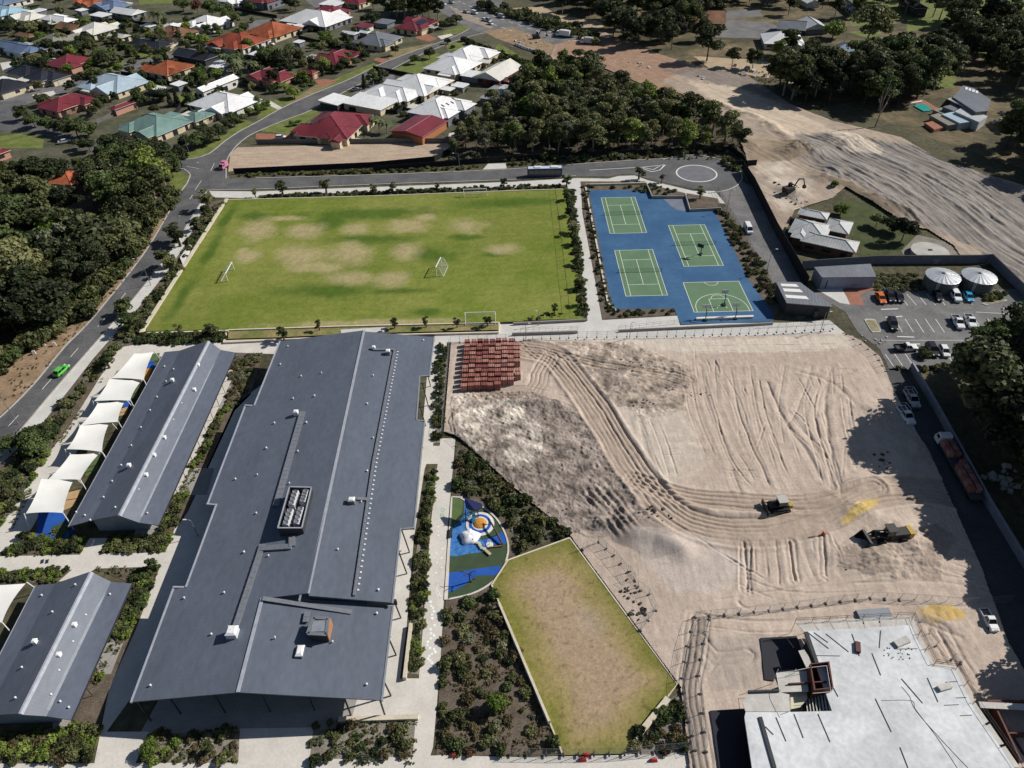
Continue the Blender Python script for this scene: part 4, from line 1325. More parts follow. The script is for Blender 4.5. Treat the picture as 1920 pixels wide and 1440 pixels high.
def hip_wing(parent, w, d, c, s, ox, oy, ze, pitch, rm, wm, kind='hip', ovh=0.55, windows=True, garage=None, seed=0, tone=0):
 """One roofed rectangle (local centre ox, oy), long axis chosen from w and d."""
 r = random.Random(seed)
 def T(x, y, z):
  return (ox + x * c - y * s, oy + x * s + y * c, z)
 along_x = w >= d
 L, D = (w, d) if along_x else (d, w)
 def U(x, y, z):
  return T(x, y, z) if along_x else T(-y, x, z)
 h = D / 2 * math.tan(pitch)
 m = D / 2 if kind == 'hip' else 0.0
 m = min(m, L / 2 - 0.01)
 b = MB()
 if kind == 'flat':
  b.prism([U(-L / 2,-D / 2,0)[:2], U(L / 2,-D / 2,0)[:2], U(L / 2, D / 2,0)[:2], U(-L / 2, D / 2,0)[:2]], ze - 0.18,[ze, ze, ze + D * 0.06, ze + D * 0.06])
 else:
  A, B_, C_, D_ = U(-L / 2,-D / 2, ze), U(L / 2,-D / 2, ze), U(L / 2, D / 2, ze), U(-L / 2, D / 2, ze)
  R0, R1 = U(-L / 2 + m, 0, ze + h), U(L / 2 - m, 0, ze + h)
  b.quad(A, B_, R1, R0)
  b.quad(C_, D_, R0, R1)
  b.quad(B_, C_, R1)
  b.quad(D_, A, R0)
  lo = [(p[0], p[1], ze - 0.16) for p in (A, B_, C_, D_)]
  for i, p in enumerate((A, B_, C_, D_)):
   q = (A, B_, C_, D_)[(i + 1) % 4]
   b.quad(lo[i], lo[(i + 1) % 4], q, p)
  b.quad(*lo[::-1])
 ro = b.build('roof', rm, parent)
 if kind != 'flat':
  b = MB()
  if kind == 'hip':
   for p, q in ((A, R0),(D_, R0),(B_, R1),(C_, R1)):
    b.tube((p[0], p[1], p[2] + 0.02),(q[0], q[1], q[2] + 0.02),0.11,5)
  b.tube((R0[0], R0[1], R0[2] + 0.02),(R1[0], R1[1], R1[2] + 0.02),0.13,5)
  b.build('ridge_capping', rm, ro)
  b = MB()
  for p, q in ((A, B_),(B_, C_),(C_, D_),(D_, A)):
   b.tube((p[0], p[1], ze - 0.06),(q[0], q[1], ze - 0.06),0.10,4)
  b.build('gutter', r.choice([M['flash'], rm, WC['cream']]), ro)
 w2, d2 = L / 2 - ovh, D / 2 - ovh
 b = MB()
 pts = [U(-w2,-d2,0)[:2], U(w2,-d2,0)[:2], U(w2, d2,0)[:2], U(-w2, d2,0)[:2]]
 b.prism(pts, 0, ze - 0.17)
 b.build('wall', wm, parent)
 if windows:
  for side in range(4):
   run = w2 if side in (0,2) else d2
   n = max(1, int(run * 2 / 4.5))
   for i in range(n):
    f = -run + (i + 0.5) * 2 * run / n
    wd = r.uniform(1.2,2.4)
    isg = garage == side and i == 0
    hh = 2.1 if isg else r.choice([1.2,1.2,2.0])
    zc = 1.05 if isg else 2.15 - hh / 2
    wd = 4.6 if isg and run > 2.6 else wd
    e = 0.05
    x, y = {0: (f, -d2 - e),1: (w2 + e, f),2: (f, d2 + e),3: (-w2 - e, f)}[side]
    sx, sy = (wd / 2,0.05) if side in (0,2) else (0.05, wd / 2)
    b = MB()
    b.prism([U(x - sx, y - sy, 0)[:2], U(x + sx, y - sy, 0)[:2], U(x + sx, y + sy, 0)[:2], U(x - sx, y + sy, 0)[:2]], zc - hh / 2, zc + hh / 2)
    b.build('garage_door' if isg else 'window', M['garage'] if isg else M['glass'], parent)
 return U, L, D, h
NH = 0
def house(label, roof, wall, wings, yaw=-30, pitch=22, ze=2.7, solar=None, skylight=None, name='house', cat='house', garage=None, group=None, windows=True):
 global NH
 NH += 1
 ya = radians(yaw)
 c, s = cos(ya), sin(ya)
 t = None
 for k, wg in enumerate(wings):
  bb, kind = wg[0],(wg[1] if len(wg) > 1 else 'hip')
  zz = wg[2] if len(wg) > 2 else ze + 0.02 * k
  mm = RC[wg[3]] if len(wg) > 3 else RC[roof]
  q = fit_box(bb, ya, zz, zz + 2.2)
  if t is None:
   t = thing(name, label, cat, (q[0], q[1],0),0, group)
   base = q
  U, L, D, h = hip_wing(t, q[2], q[3], c, s, q[0] - base[0], q[1] - base[1], zz, radians(pitch), mm, WC[wall], kind, windows=windows, garage=garage, seed=NH * 10 + k)
  if kind == 'hip' and min(q[2], q[3]) > 7 and L > 10 and windows:
   rr = random.Random(NH * 7 + k)
   for sgn in rr.sample((-1,1),2)[:rr.choice((1,2))]:
    wl, e = L * rr.uniform(.34,.46), rr.uniform(1.6,3.2)
    off = U(sgn * L * rr.uniform(.16,.26), sgn * rr.choice((-1,1)) * e / 2,0)
    ww, wd = (wl, D + e) if q[2] >= q[3] else (D + e, wl)
    hip_wing(t, ww, wd, c, s, off[0], off[1], zz + .013 + .004 * sgn, radians(pitch), mm, WC[wall], rr.choice(('hip', 'hip', 'gable')), windows=False, seed=NH)
   if rr.random() < .7:
    pm = RC[rr.choice(('white', 'cream', 'pale', roof))]
    off = U(rr.uniform(-.2,.2) * L, rr.choice((-1,1)) * (D / 2 + 1.9),0)
    hip_wing(t, 6.5,4.2, c, s, off[0], off[1],2.45,.1, pm, WC[wall], 'flat', ovh=1.7, windows=False)
  if k == 0 and solar:
   n, side = solar
   for i in range(n):
    x = -L * 0.22 + i * 1.9
    y0, y1 = (D * 0.12, D * 0.34)
    sg = side
    zf = lambda y: zz + (D / 2 - abs(y)) * math.tan(radians(pitch)) + 0.09
    b = MB()
    b.prism([U(x, sg * y0,0)[:2], U(x + 1.6, sg * y0,0)[:2], U(x + 1.6, sg * y1,0)[:2], U(x, sg * y1,0)[:2]],
      [zf(y0) - 0.05, zf(y0) - 0.05, zf(y1) - 0.05, zf(y1) - 0.05] if True else 0,[zf(y0), zf(y0), zf(y1), zf(y1)])
    b.build('solar_panel', M['solar'], t)
  if k == 0 and skylight:
   for (fx, fy) in skylight:
    x, y = fx * L / 2, fy * D / 2
    z = zz + (D / 2 - abs(y)) * math.tan(radians(pitch)) + 0.05
    b = MB()
    sl = math.tan(radians(pitch)) * (-1 if y > 0 else 1)
    b.prism([U(x - .35, y - .7,0)[:2], U(x + .35, y - .7,0)[:2], U(x + .35, y + .7,0)[:2], U(x - .35, y + .7,0)[:2]], z - 0.9,[z - .7 * sl + .03, z - .7 * sl + .03, z + .7 * sl + .03, z + .7 * sl + .03])
    b.build('skylight', M['glass'], t)
 return t
H = house
H('grey blue roofed house cut off by the top left corner', 'blue', 'white', [((-30,-12,60,13),)])
H('house with a light sky blue roof at the left edge near the top', 'sky', 'white', [((-30,8,58,33),)])
H('cream roofed house behind the round dark trees at upper left', 'cream', 'cream', [((16,18,92,42),)])
H('bright white hip roofed house beside the cream roof at upper left', 'white', 'white', [((74,19,146,50),)])
H('brown gabled low house between two white roofs at upper left', 'brown', 'brown', [((100,40,166,60), 'gable')])
H('terracotta roofed house at the top edge left of the slate blue roof', 'orange', 'cream', [((132,-8,210,16),)])
H('house with a slate blue roof near the top edge behind a white roof', 'blue', 'grey', [((168,-2,248,22),)])
H('white gabled house with grey walls near the top beside the dark palm', 'white', 'grey', [((205,8,274,34), 'gable'),((166,17,210,34), 'flat', 2.6)])
H('long cream white roofed house with a pale garage in the upper left', 'cream', 'cream', [((134,42,228,68),),((200,55,246,74), 'gable')])
H('slate blue roofed house on the left edge above the swimming pool', 'blue', 'white', [((-20,62,86,111),),((40,75,90,100),)], solar=None)
H('low khaki roofed house behind the dense trees at left', 'khaki', 'grey', [((58,62,152,89),)])
H('small tan roofed house half hidden by trees near the left edge', 'brown', 'grey', [((24,52,72,74),)])
H('maroon roofed house with one white skylight at left', 'maroon', 'pink', [((82,100,181,131),)], garage=1)
H('black roofed house with a long cream garage front at left', 'black', 'cream', [((14,113,134,160),)], garage=1)
H('dark roofed house with cream garage doors at the left edge', 'black', 'cream', [((-40,146,62,178),),((-20,140,31,158), 'flat', 3.0, 'white')], garage=1)
H('pale ice blue roofed house in the middle of the left suburb', 'ice', 'cream', [((146,139,284,174),),((180,150,250,178),)])
H('maroon roofed house among trees with a white awning at left', 'maroon', 'pink', [((68,171,182,214),)])
H('small maroon roofed garage beside the long grey side fence', 'maroon', 'pink', [((205,180,256,207),)], windows=False, name='garage', cat='garage')
H('pale green roofed house by the street corner at left', 'teal', 'cream', [((220,211,362,256),),((340,205,406,230), 'hip', 2.65)])
H('charcoal roofed row with cream shopfront walls in the upper left', 'black', 'cream', [((238,62,322,100),)])
H('brown tiled house with cream walls and two pencil cypresses', 'brown', 'cream', [((286,46,374,73),),((290,44,350,58), 'hip', 2.8, 'white')])
H('white hip roofed house with a white caravan beside it', 'white', 'white', [((340,30,440,56),)])
H('terracotta roofed house by the bend of the back street', 'orange', 'cream', [((266,112,370,144),)])
H('long red tiled house with white carports along the back street', 'redtile', 'white', [((384,63,508,92),),((405,78,440,92), 'flat', 2.5, 'white')])
H('orange tiled house behind the long red tiled house', 'orange', 'cream', [((456,42,568,72),)])
H('black flat shed group below the long red tiled house', 'black', 'dark', [((322,84,412,120), 'gable')], windows=False, name='shed', cat='shed')
H('white house with a tall dark blue shed wall behind the green roofed house', 'white', 'white', [((350,171,492,213),),((363,136,448,174), 'gable', 3.6)])
H('small grey gabled shed near the tall palms', 'grey', 'grey', [((401,130,446,150), 'gable')], windows=False, name='shed', cat='shed')
H('maroon roofed house behind the palms on the left of the curved road', 'maroon', 'pink', [((460,124,556,160),)])
H('small maroon roofed garage with an orange brick front', 'maroon', 'brick', [((556,120,598,142),)], garage=1, name='garage', cat='garage')
H('large white hip roofed house in the upper middle of the suburb', 'white', 'grey', [((522,22,662,50),)])
H('maroon tiled house behind the large white roof at top', 'maroon', 'pink', [((578,8,658,33),)])
H('red roofed house cut by the top edge', 'maroon', 'cream', [((636,-10,694,13),)])
H('purple maroon roofed two storey house at the top edge', 'maroon', 'grey', [((452,-14,534,8), 'hip', 4.2)])
H('maroon roofed house with solar panels near the highway corner', 'maroon', 'cream', [((738,31,824,61),)], solar=(5,-1), garage=1)
H('grey roofed house with a dry front lawn by the curved road', 'grey', 'cream', [((660,60,756,89),)])
H('white gabled shed pair behind the grey roofed house', 'white', 'grey', [((639,48,674,70), 'gable'),((672,50,696,64), 'gable', 2.72)], windows=False, name='shed', cat='shed')
H('small maroon roofed carport above the white sheds', 'maroon', 'white', [((662,40,702,52), 'flat')], windows=False, name='carport', cat='carport')
H('curving maroon roofed house behind clipped dark shrubs by the road', 'maroon', 'pink', [((590,91,681,124),)])
H('big white many gabled house at the right end of the suburb', 'white', 'cream', [((792,106,905,140),),((820,84,932,124), 'hip', 2.9)])
H('pale roofed house with a maroon side wall beside the bushland', 'cream', 'red', [((886,116,982,154), 'gable')])
H('white hip roofed house with a patio in the middle of the right block', 'white', 'cream', [((676,158,800,190),),((718,137,852,182), 'hip', 2.9)])
H('white roofed house with dark skylights and blue grey walls', 'white', 'grey', [((762,177,885,224), 'hip', 3.6)], skylight=[(-0.3,-0.45),(-0.05,-0.5),(0.2,-0.55),(0.45,-0.4),(0.3,0.4)])
H('low white roofed carport strip behind the red roofed house', 'white', 'cream', [((640,176,748,206), 'flat')], windows=False, name='carport', cat='carport')
H('low white roofed shed beside the curved road', 'white', 'dark', [((596,176,662,198), 'flat')], windows=False, name='shed', cat='shed')
H('small pale hip roofed house half hidden by the bushland edge', 'pale', 'grey', [((898,155,972,190),)])
H('large maroon roofed house with two solar panels by the vacant lot', 'maroon', 'cream', [((551,208,700,262),),((590,235,675,262), 'hip', 2.72)], yaw=-14, solar=(2,1), garage=3)
H('bright maroon roofed shed with an orange brick end beside the vacant lot', 'maroon', 'brick', [((731,215,840,258), 'gable', 3.2)], yaw=-28, pitch=9, windows=False, name='shed', cat='shed')
H('orange tiled house almost buried in the left forest', 'orange', 'brown', [((84,318,172,347),)], yaw=-12)
H('small red tiled shed in the left forest', 'redtile', 'brown', [((26,338,74,358),)], yaw=20, windows=False, name='shed', cat='shed')
H('maroon roofed house cut by the left edge above the forest', 'maroon', 'pink', [((-60,270,18,308),)])
H('white roofed house at the top edge beyond the left street trees', 'white', 'white', [((408,-12,470,11),)])
for lb, rf, bb in [('white flat patio roof right of the ice blue roof', 'white', (272,152,312,171)),('white tarpaulin like roof by the blue walled house', 'white', (318,148,352,161)),('white patio roof left of the palms', 'white', (390,114,430,128)),('white carport roof right of the red tiled house', 'white', (464,92,496,104)),
       ('white carport between the orange and grey roofs', 'white', (548,70,572,80)),('pale shed roof behind the clipped maroon house shrubs', 'pale', (572,96,606,112)),('white garage roof near the tall palm at top', 'white', (262,38,294,52)),('white garden shed at the top left', 'white', (56,12,88,22)),
       ('white shed roof beside the terracotta roof at top', 'white', (140,12,166,20)),('pale grey shed in the yard above the orange roof', 'pale', (400,108,424,118)),('white patio roof behind the skylight house', 'white', (845,150,880,164)),('white flat roof joining the two big white houses', 'white', (862,130,912,146)),
       ('white patio roof above the large white roof', 'white', (596,0,650,10)),('grey shed left of the maroon solar roof', 'grey', (700,34,742,44))]:
 H(lb, rf, 'grey', [(bb, 'flat')], windows=False, name='outbuilding', cat='shed', ze=2.5)
H('long dim brown roofed house behind trees at top centre right', 'brown', 'brown', [((1258,26,1362,44), 'gable')], yaw=-8)
H('dark gabled shed beside a paved yard at top right', 'grey', 'dark', [((1456,40,1512,58), 'gable')], yaw=-20, windows=False, name='shed', cat='shed')
H('long pale roofed shed at top right behind the dark shed', 'pale', 'grey', [((1490,36,1556,56), 'gable')], yaw=0, windows=False, name='shed', cat='shed')
H('white roofed house behind small trees at top right', 'white', 'white', [((1425,62,1510,84),)], yaw=-10)
H('white and pale blue roofed barn behind the pines at top right', 'ice', 'dark', [((1548,90,1642,114), 'gable')], yaw=4, windows=False, name='barn', cat='barn')
H('dark roofed two storey house at the top right edge', 'black', 'dark', [((1686,-12,1742,18), 'gable', 4.5)], yaw=-5)
H('white roofed shed cut by the top edge at right', 'white', 'white', [((1490,-14,1540,8), 'gable')], yaw=5, windows=False, name='shed', cat='shed')
H('charcoal roofed house at top right beside the green paddock', 'black', 'grey', [((1576,-4,1618,22), 'gable')], yaw=-5)
t = thing('modern_house', 'flat roofed modern house with layered grey terraces and a turquoise pool', 'house', (*G(1800,210),0))
bx, by = t.location.x, t.location.y
def plate(pts, z, th, m, nm):
 b = MB()
 P = [(x - bx, y - by) for x, y in GP(pts, z)]
 b.prism(P, z - th, z)
 return b.build(nm, m, t)
for pts, z, th, m, nm in [([(1787,182),(1806,160),(1826,165),(1858,188),(1852,208),(1830,210)],4.6,4.6, RC['grey'], 'upper_storey'),
        ([(1776,185),(1792,181),(1822,196),(1808,200)],4.0,0.3, RC['pale'], 'terrace_roof'),([(1790,209),(1808,199),(1852,218),(1836,229)],3.4,3.4, RC['pale'], 'roof'),
        ([(1766,214),(1788,209),(1820,228),(1800,231)],2.6,2.6, RC['ice'], 'roof'),([(1744,216),(1760,212),(1797,232),(1778,235)],2.0,2.0, RC['khaki'], 'roof'),
        ([(1734,230),(1758,225),(1778,236),(1752,243)],1.1,1.1, M['brickpave'], 'terrace'),([(1750,206),(1766,201),(1782,208),(1768,214)],1.6,1.6, RC['khaki'], 'roof'),([(1768,200),(1788,195),(1806,200),(1788,208)],3.0,3.0, RC['grey'], 'roof'),
        ([(1700,190),(1730,186),(1760,203),(1748,206)],0.3,0.3, M['brickpave'], 'pool_deck')]:
 plate(pts, z, th, m, nm)
pool_m = mat('turquoise_pool_water', (0.05,0.36,0.32),0.1, scale=0.6, spec=0.6)
b = MB()
b.prism([(x - bx, y - by) for x, y in GP([(1712,199),(1731,195),(1746,205),(1744,209),(1731,210)])],0.0,0.32)
b.build('swimming_pool', pool_m, t)
b = MB()
b.prism([(x - bx, y - by) for x, y in GP([(1704,196),(1727,192),(1728,194),(1705,198)])],0.0,0.8)
b.build('pool_wall', WC['white'], t)
for i in range(4):
 b = MB()
 p = G(1812 + i * 6.5,166 + i * 2.2,4.7)
 b.obox((p[0] - bx, p[1] - by, 4.68),(0.9,3.2,0.2),-0.5)
 b.build('skylight', M['vent'], t)
layer('yard_pool', [[(22,122),(50,118),(44,128),(18,132)]], pool_m, 0.02)
layer('pool_terrace', [[(0,118),(40,112),(52,120),(44,132),(5,132)]], 'concrete', 0.0)
H('rambling white and grey roofed brick house above the car park', 'pale', 'brown', [((1478,408,1560,450), 'hip', 2.8),((1495,386,1556,412), 'hip', 2.75),((1500,432,1612,474), 'hip', 2.85),((1546,408,1600,440), 'hip', 2.7)], yaw=-30, pitch=20)
t = thing('equipment_shed', 'dark shed with three pale skylight strips beside the blue court', 'shed', (*G(1500,600),0))
bx, by = t.location.x, t.location.y
zr0, zr1 = 4.6,3.7
q = [(*G(1455,528, zr0), zr0),(*G(1500,529, zr0), zr0),(*G(1562,575, zr1), zr1),(*G(1475,568, zr1), zr1)]
b = MB()
slab(b, [(x - bx, y - by, z) for x, y, z in q],0.2)
b.build('roof', RC['grey'], t)
b = MB()
w4 = [(q[0][0] + .3 - bx, q[0][1] - .3 - by),(q[1][0] - .3 - bx, q[1][1] - .3 - by),(q[2][0] - .4 - bx, q[2][1] + .4 - by),(q[3][0] + .3 - bx, q[3][1] + .4 - by)]
b.prism(w4,0,[zr0 - .22, zr0 - .22, zr1 - .22, zr1 - .22])
b.build('wall', M['wall_dark'], t)
for f0, f1, e0, e1 in ((0.1,0.22,0.12,0.72),(0.32,0.46,0.1,0.66),(0.62,0.76,0.06,0.62)):
 def qq(u, v):
  a = [q[0][k] + (q[1][k] - q[0][k]) * u for k in range(3)]
  c_ = [q[3][k] + (q[2][k] - q[3][k]) * u for k in range(3)]
  return (a[0] + (c_[0] - a[0]) * v - bx, a[1] + (c_[1] - a[1]) * v - by, a[2] + (c_[2] - a[2]) * v + 0.05)
 b = MB()
 slab(b, [qq(e0, f0), qq(e1, f0), qq(e1, f1), qq(e0, f1)],0.04)
 b.build('skylight', M['sail'], t)
b = MB()
b.obox((w4[2][0] - 3, w4[2][1] - 0.04,1.1),(1.0,0.08,2.1))
b.build('door', M['steel_dark'], t)
t = thing('utility_building', 'blue grey flat roofed utility building with a dark door by the car park', 'shed', (*G(1590,535),0))
bx, by = t.location.x, t.location.y
zt = 3.6
A = [G(1526,502, zt), G(1632,496, zt), G(1643,519, zt), G(1541,520, zt)]
b = MB()
slab(b, [(p[0] - bx, p[1] - by, zt + (0.25 if i < 2 else 0)) for i, p in enumerate(A)],0.2)
b.build('roof', RC['grey'], t)
b = MB()
b.prism([(p[0] * .995 + sum(k[0] for k in A) / 4 * .005 - bx, p[1] - by + (-.2 if i < 2 else .2)) for i, p in enumerate(A)],0, zt - 0.2)
b.build('wall', mat('pale_blue_grey_panel', (0.27,0.30,0.38),0.6, scale=0.5, fine=0.04), t)
yfr = A[3][1] + 0.2 - by
xl, xr = A[3][0] - bx, A[2][0] - bx
for nm, f0, f1, h0, h1, m, dp in (('door', 0.12,0.29,0,2.5, M['wall_dark'],0.06),('corner_trim', 0.0,0.015,0,3.4, M['wall_dark'],0.08),('corner_trim', 0.985,1.0,0,3.4, M['wall_dark'],0.08),('pipe_rail', 0.6,0.9,1.0,1.2, mat('blue_pipe', (0.05,0.10,0.30),0.5),0.3)):
 b = MB()
 b.box(xl + (xr - xl) * f0, xl + (xr - xl) * f1, yfr - dp, yfr + 0.02, h0 + 0.01, h1)
 b.build(nm, m, t)
p = G(1592,540)
t = thing('skip_bin', 'bright blue bin box against the utility building', 'bin', (p[0], p[1] + 1.2,0))
bl = mat('bright_blue_plastic', (0.012,0.07,0.36),0.5, scale=1)
b = MB()
b.hexa([(-2.1,-.9,.15),(2.1,-.9,.15),(2.1,.9,.15),(-2.1,.9,.15),(-2.4,-1.0,1.35),(2.4,-1.0,1.35),(2.4,1.0,1.35),(-2.4,1.0,1.35)])
b.build('bin_body', bl, t)
b = MB()
b.hexa([(-2.45,-1.05,1.36),(2.45,-1.05,1.36),(2.45,1.05,1.36),(-2.45,1.05,1.36),(-2.4,-1.0,1.45),(2.4,-1.0,1.45),(2.4,1.0,1.7),(-2.4,1.0,1.7)])
b.build('bin_lid', bl, t)
tank_m = mat('galvanised_tank_roof', (0.62,0.63,0.64),0.3, scale=0.5, metal=0.5, fine=0.08)
tank_w = mat('dark_corrugated_tank', (0.10,0.11,0.12),0.45, scale=0.6, metal=0.3, fine=0.1)
for (px, py), lb in (((1769,516), 'corrugated water tank with a shiny conical roof, nearer the utility building'),((1837,516), 'corrugated water tank with a shiny conical roof, by the corner of the grey wall')):
 x, y = G(px, py, 3.6)
 R = abs(G(px + 31, py, 3.6)[0] - x)
 t = thing('water_tank', lb, 'water tank', (x, y, 0),0, 'pair of round water tanks')
 b = MB()
 prof = []
 for k in range(22):
  prof.append((R - 0.12 + 0.05 * (k % 2),0.02 + 3.35 * k / 21))
 b.lathe(prof, n=40)
 b.build('tank_wall', tank_w, t)
 b = MB()
 for k in range(20):
  a0, a1 = 2 * pi * k / 20,2 * pi * (k + 1) / 20
  am = (a0 + a1) / 2
  b.quad((R * cos(a0), R * sin(a0),3.40),(R * cos(am), R * sin(am),3.46),(0.3 * cos(am),0.3 * sin(am),4.26),(0.3 * cos(a0),0.3 * sin(a0),4.22))
  b.quad((R * cos(am), R * sin(am),3.46),(R * cos(a1), R * sin(a1),3.40),(0.3 * cos(a1),0.3 * sin(a1),4.22),(0.3 * cos(am),0.3 * sin(am),4.26))
 b.lathe([(R, 3.34),(R + 0.06,3.40),(R - 0.05,3.44)], n=40)
 b.build('tank_roof', tank_m, t)
 b = MB()
 b.lathe([(0.35,4.2),(0.35,4.42),(0.1,4.5)], n=12)
 b.build('vent_cap', M['duct'], t)
 b = MB()
 for xx in (-.25,.25):
  b.tube((-R * 0.62 + xx, -R * 0.80,0.1),(-R * 0.62 + xx, -R * 0.80,3.6),0.05,5)
 for k in range(9):
  b.tube((-R * 0.62 - .25,-R * .80,.4 + k * .35),(-R * 0.62 + .25,-R * .80,.4 + k * .35),0.03,4)
 b.build('ladder', M['vent'], t)
x, y = G(1744,470,1.4)
R = abs(G(1778,470,1.4)[0] - x)
t = thing('concrete_tank', 'round low concrete water tank with a flat pale lid', 'water tank', (x, y, 0))
b = MB()
b.lathe([(R - .15,0),(R - .15,1.2)], n=40)
b.build('tank_wall', M['concrete_grey'], t)
b = MB()
b.lathe([(R, 1.203),(R, 1.38),(0.3,1.62)], n=40)
b.build('tank_lid', mat('pale_concrete_lid', (0.40,0.39,0.36),0.85, scale=0.3, fine=0.08), t)
b = MB()
b.box(-.5,.5,-.4,.4,1.58,1.72)
b.build('hatch', M['steel_dark'], t)
def panel_fence(name, label, pts, h, m, gap=2.4, th=0.08, cap=None, post=None, z=0.0, cat='fence'):
 P = GP(pts, 0)
 t = thing(name, label, cat, (P[0][0], P[0][1], z))
 ox, oy = P[0]
 for a, c in zip(P[:-1], P[1:]):
  L = hypot(c[0] - a[0], c[1] - a[1])
  n = max(1, round(L / gap))
  an = atan2(c[1] - a[1], c[0] - a[0])
  me = None
  for i in range(n):
   f = (i + .5) / n
   x, y = a[0] + (c[0] - a[0]) * f - ox, a[1] + (c[1] - a[1]) * f - oy
   if me is None:
    b = MB()
    b.box(-L / n / 2 + .04, L / n / 2 - .04,-th / 2, th / 2,0, h)
    me = b.mesh('panel')
    me.materials.append(m)
   o = link('fence_panel', me, t)
   o.location = (x, y, 0)
   o.rotation_euler = (0,0, an)
   b = MB()
   b.obox((x - cos(an) * L / n / 2, y - sin(an) * L / n / 2, h / 2 + .03),(0.1, th + .06, h + .06), an)
   b.build('fence_post', post or m, t)
  if cap:
   b = MB()
   b.strip([(a[0] - ox, a[1] - oy),(c[0] - ox, c[1] - oy)], th + 0.16, h, 0.12)
   b.build('coping', cap, t)
 return t
screen_m = mat('black_screen_cloth', (0.014,0.014,0.017),0.85, scale=0.6, fine=0.15)
fence_m = mat('grey_sheet_fence', (0.13,0.125,0.12),0.6, scale=0.5, fine=0.06)
slate_m = mat('blue_grey_block_wall', (0.16,0.17,0.21),0.75, scale=0.5, fine=0.06)
panel_fence('sheet_fence', 'long grey sheet fence between the maroon houses and the vacant lot', [(482,270),(842,268),(880,258)],1.8, fence_m, 3.2)
panel_fence('screen_fence', 'black screen fence along the near edge of the vacant lot', [(440,326),(700,314),(815,303),(846,286)],2.0, screen_m, 3.0)
panel_fence('screen_fence', 'black screen fence between the bushland and the turning circle', [(700,322),(905,306),(960,302),(1130,293),(1370,284),(1392,300),(1402,318)],2.0, screen_m, 3.0)
panel_fence('screen_fence', 'short black screen fence panels beside the turning circle gate', [(1372,314),(1418,311)],2.2, screen_m, 3.0)
panel_fence('screen_fence', 'tall black fence down the right side of the service lane', [(1392,322),(1412,352),(1455,440),(1512,540)],3.4, screen_m, 3.0)
panel_fence('block_wall', 'tall dark blue grey wall behind the tanks and utility building', [(1502,505),(1640,495),(1830,494),(1856,492)],2.5, slate_m, 4.0,0.2, cap=M['wall_dark'], cat='wall')
panel_fence('block_wall', 'dark blue grey wall running off right from the tank corner', [(1856,493),(1935,570)],2.5, slate_m, 4.0,0.2, cap=M['wall_dark'], cat='wall')
panel_fence('block_wall', 'long blue grey wall along the shaded site lane under the trees', [(1706,692),(1752,770),(1850,950),(1945,1108)],1.9, slate_m, 4.0,0.2, cap=mat('pale_coping', (0.26,0.27,0.34),0.7), cat='wall')
for i, (pts, lb) in enumerate([([(182,232),(232,210),(292,190)], 'long grey side fence rising from the pale green roofed house'),([(228,140),(292,152),(302,160)], 'dark fence behind the ice blue roofed house'),
          ([(440,160),(500,172)], 'dark fence below the palms'),([(870,75),(960,112),(1008,124)], 'dark hedge fence beside the highway works'),
          ([(205,40),(300,50)], 'dark fence behind the white gabled house at top left'),([(700,130),(780,146)], 'dark fence in front of the many gabled white house'),
          ([(30,118),(130,132)], 'pale fence behind the black roofed house'),([(752,205),(880,236),(905,236)], 'grey side fence below the skylight house'),([(285,120),(262,146),(350,166)], 'dark fence between the orange and ice blue roofs'),([(372,100),(450,112),(520,100)], 'dark fence behind the red tiled house'),([(560,72),(640,92),(690,78)], 'dark fence above the curving maroon house'),([(600,52),(560,66),(520,58)], 'dark fence below the large white roof'),([(330,215),(360,178),(350,168)], 'dark fence left of the blue walled white house'),([(100,60),(60,72),(20,48)], 'dark fence by the tan roofed house'),([(440,20),(520,34)], 'dark fence below the purple roofed house'),([(860,150),(900,156),(960,162)], 'dark fence behind the pale hip roof'),([(655,208),(745,214),(760,205)], 'black fence behind the solar roofed maroon house')]):
 panel_fence('sheet_fence', lb, pts, 1.7, fence_m if i in (0,6,7) else screen_m, 3.0)
for pts, lb in (([(1500,512),(1640,500),(1700,494)], ''),):
 pass
for pts, m, nm in (([(600,263),(640,263),(660,258),(700,262),(728,263)], 'concrete_warm', 'pool_surround'),([(840,258),(870,252),(860,246),(842,250)], 'concrete_warm', 'shed_apron'),
       ([(480,250),(545,252),(552,260),(480,262)], 'brickpave', 'driveway'),([(590,150),(612,148),(632,152),(600,162)], 'brickpave', 'driveway'),([(775,62),(800,64),(820,72),(806,78),(780,72)], 'brickpave', 'driveway'),
       ([(706,108),(730,112),(716,118),(700,112)], 'brickpave', 'driveway'),([(490,190),(520,205),(530,202),(505,188)], 'concrete_warm', 'driveway'),([(722,140),(742,138),(735,160),(690,178),(660,175),(690,160)], 'asphalt_pale', 'driveway'),
       ([(820,68),(845,63),(850,66),(828,74)], 'concrete_warm', 'driveway'),([(150,140),(162,152),(150,160),(120,150)], 'asphalt_pale', 'driveway'),([(930,148),(980,145),(985,160),(945,160)], 'concrete_warm', 'driveway'),
       ([(300,75),(345,70),(352,80),(310,92)], 'concrete_warm', 'driveway'),([(60,178),(100,170),(105,176),(70,190)], 'concrete_warm', 'driveway')):
 layer(nm, [pts], m, -0.006)
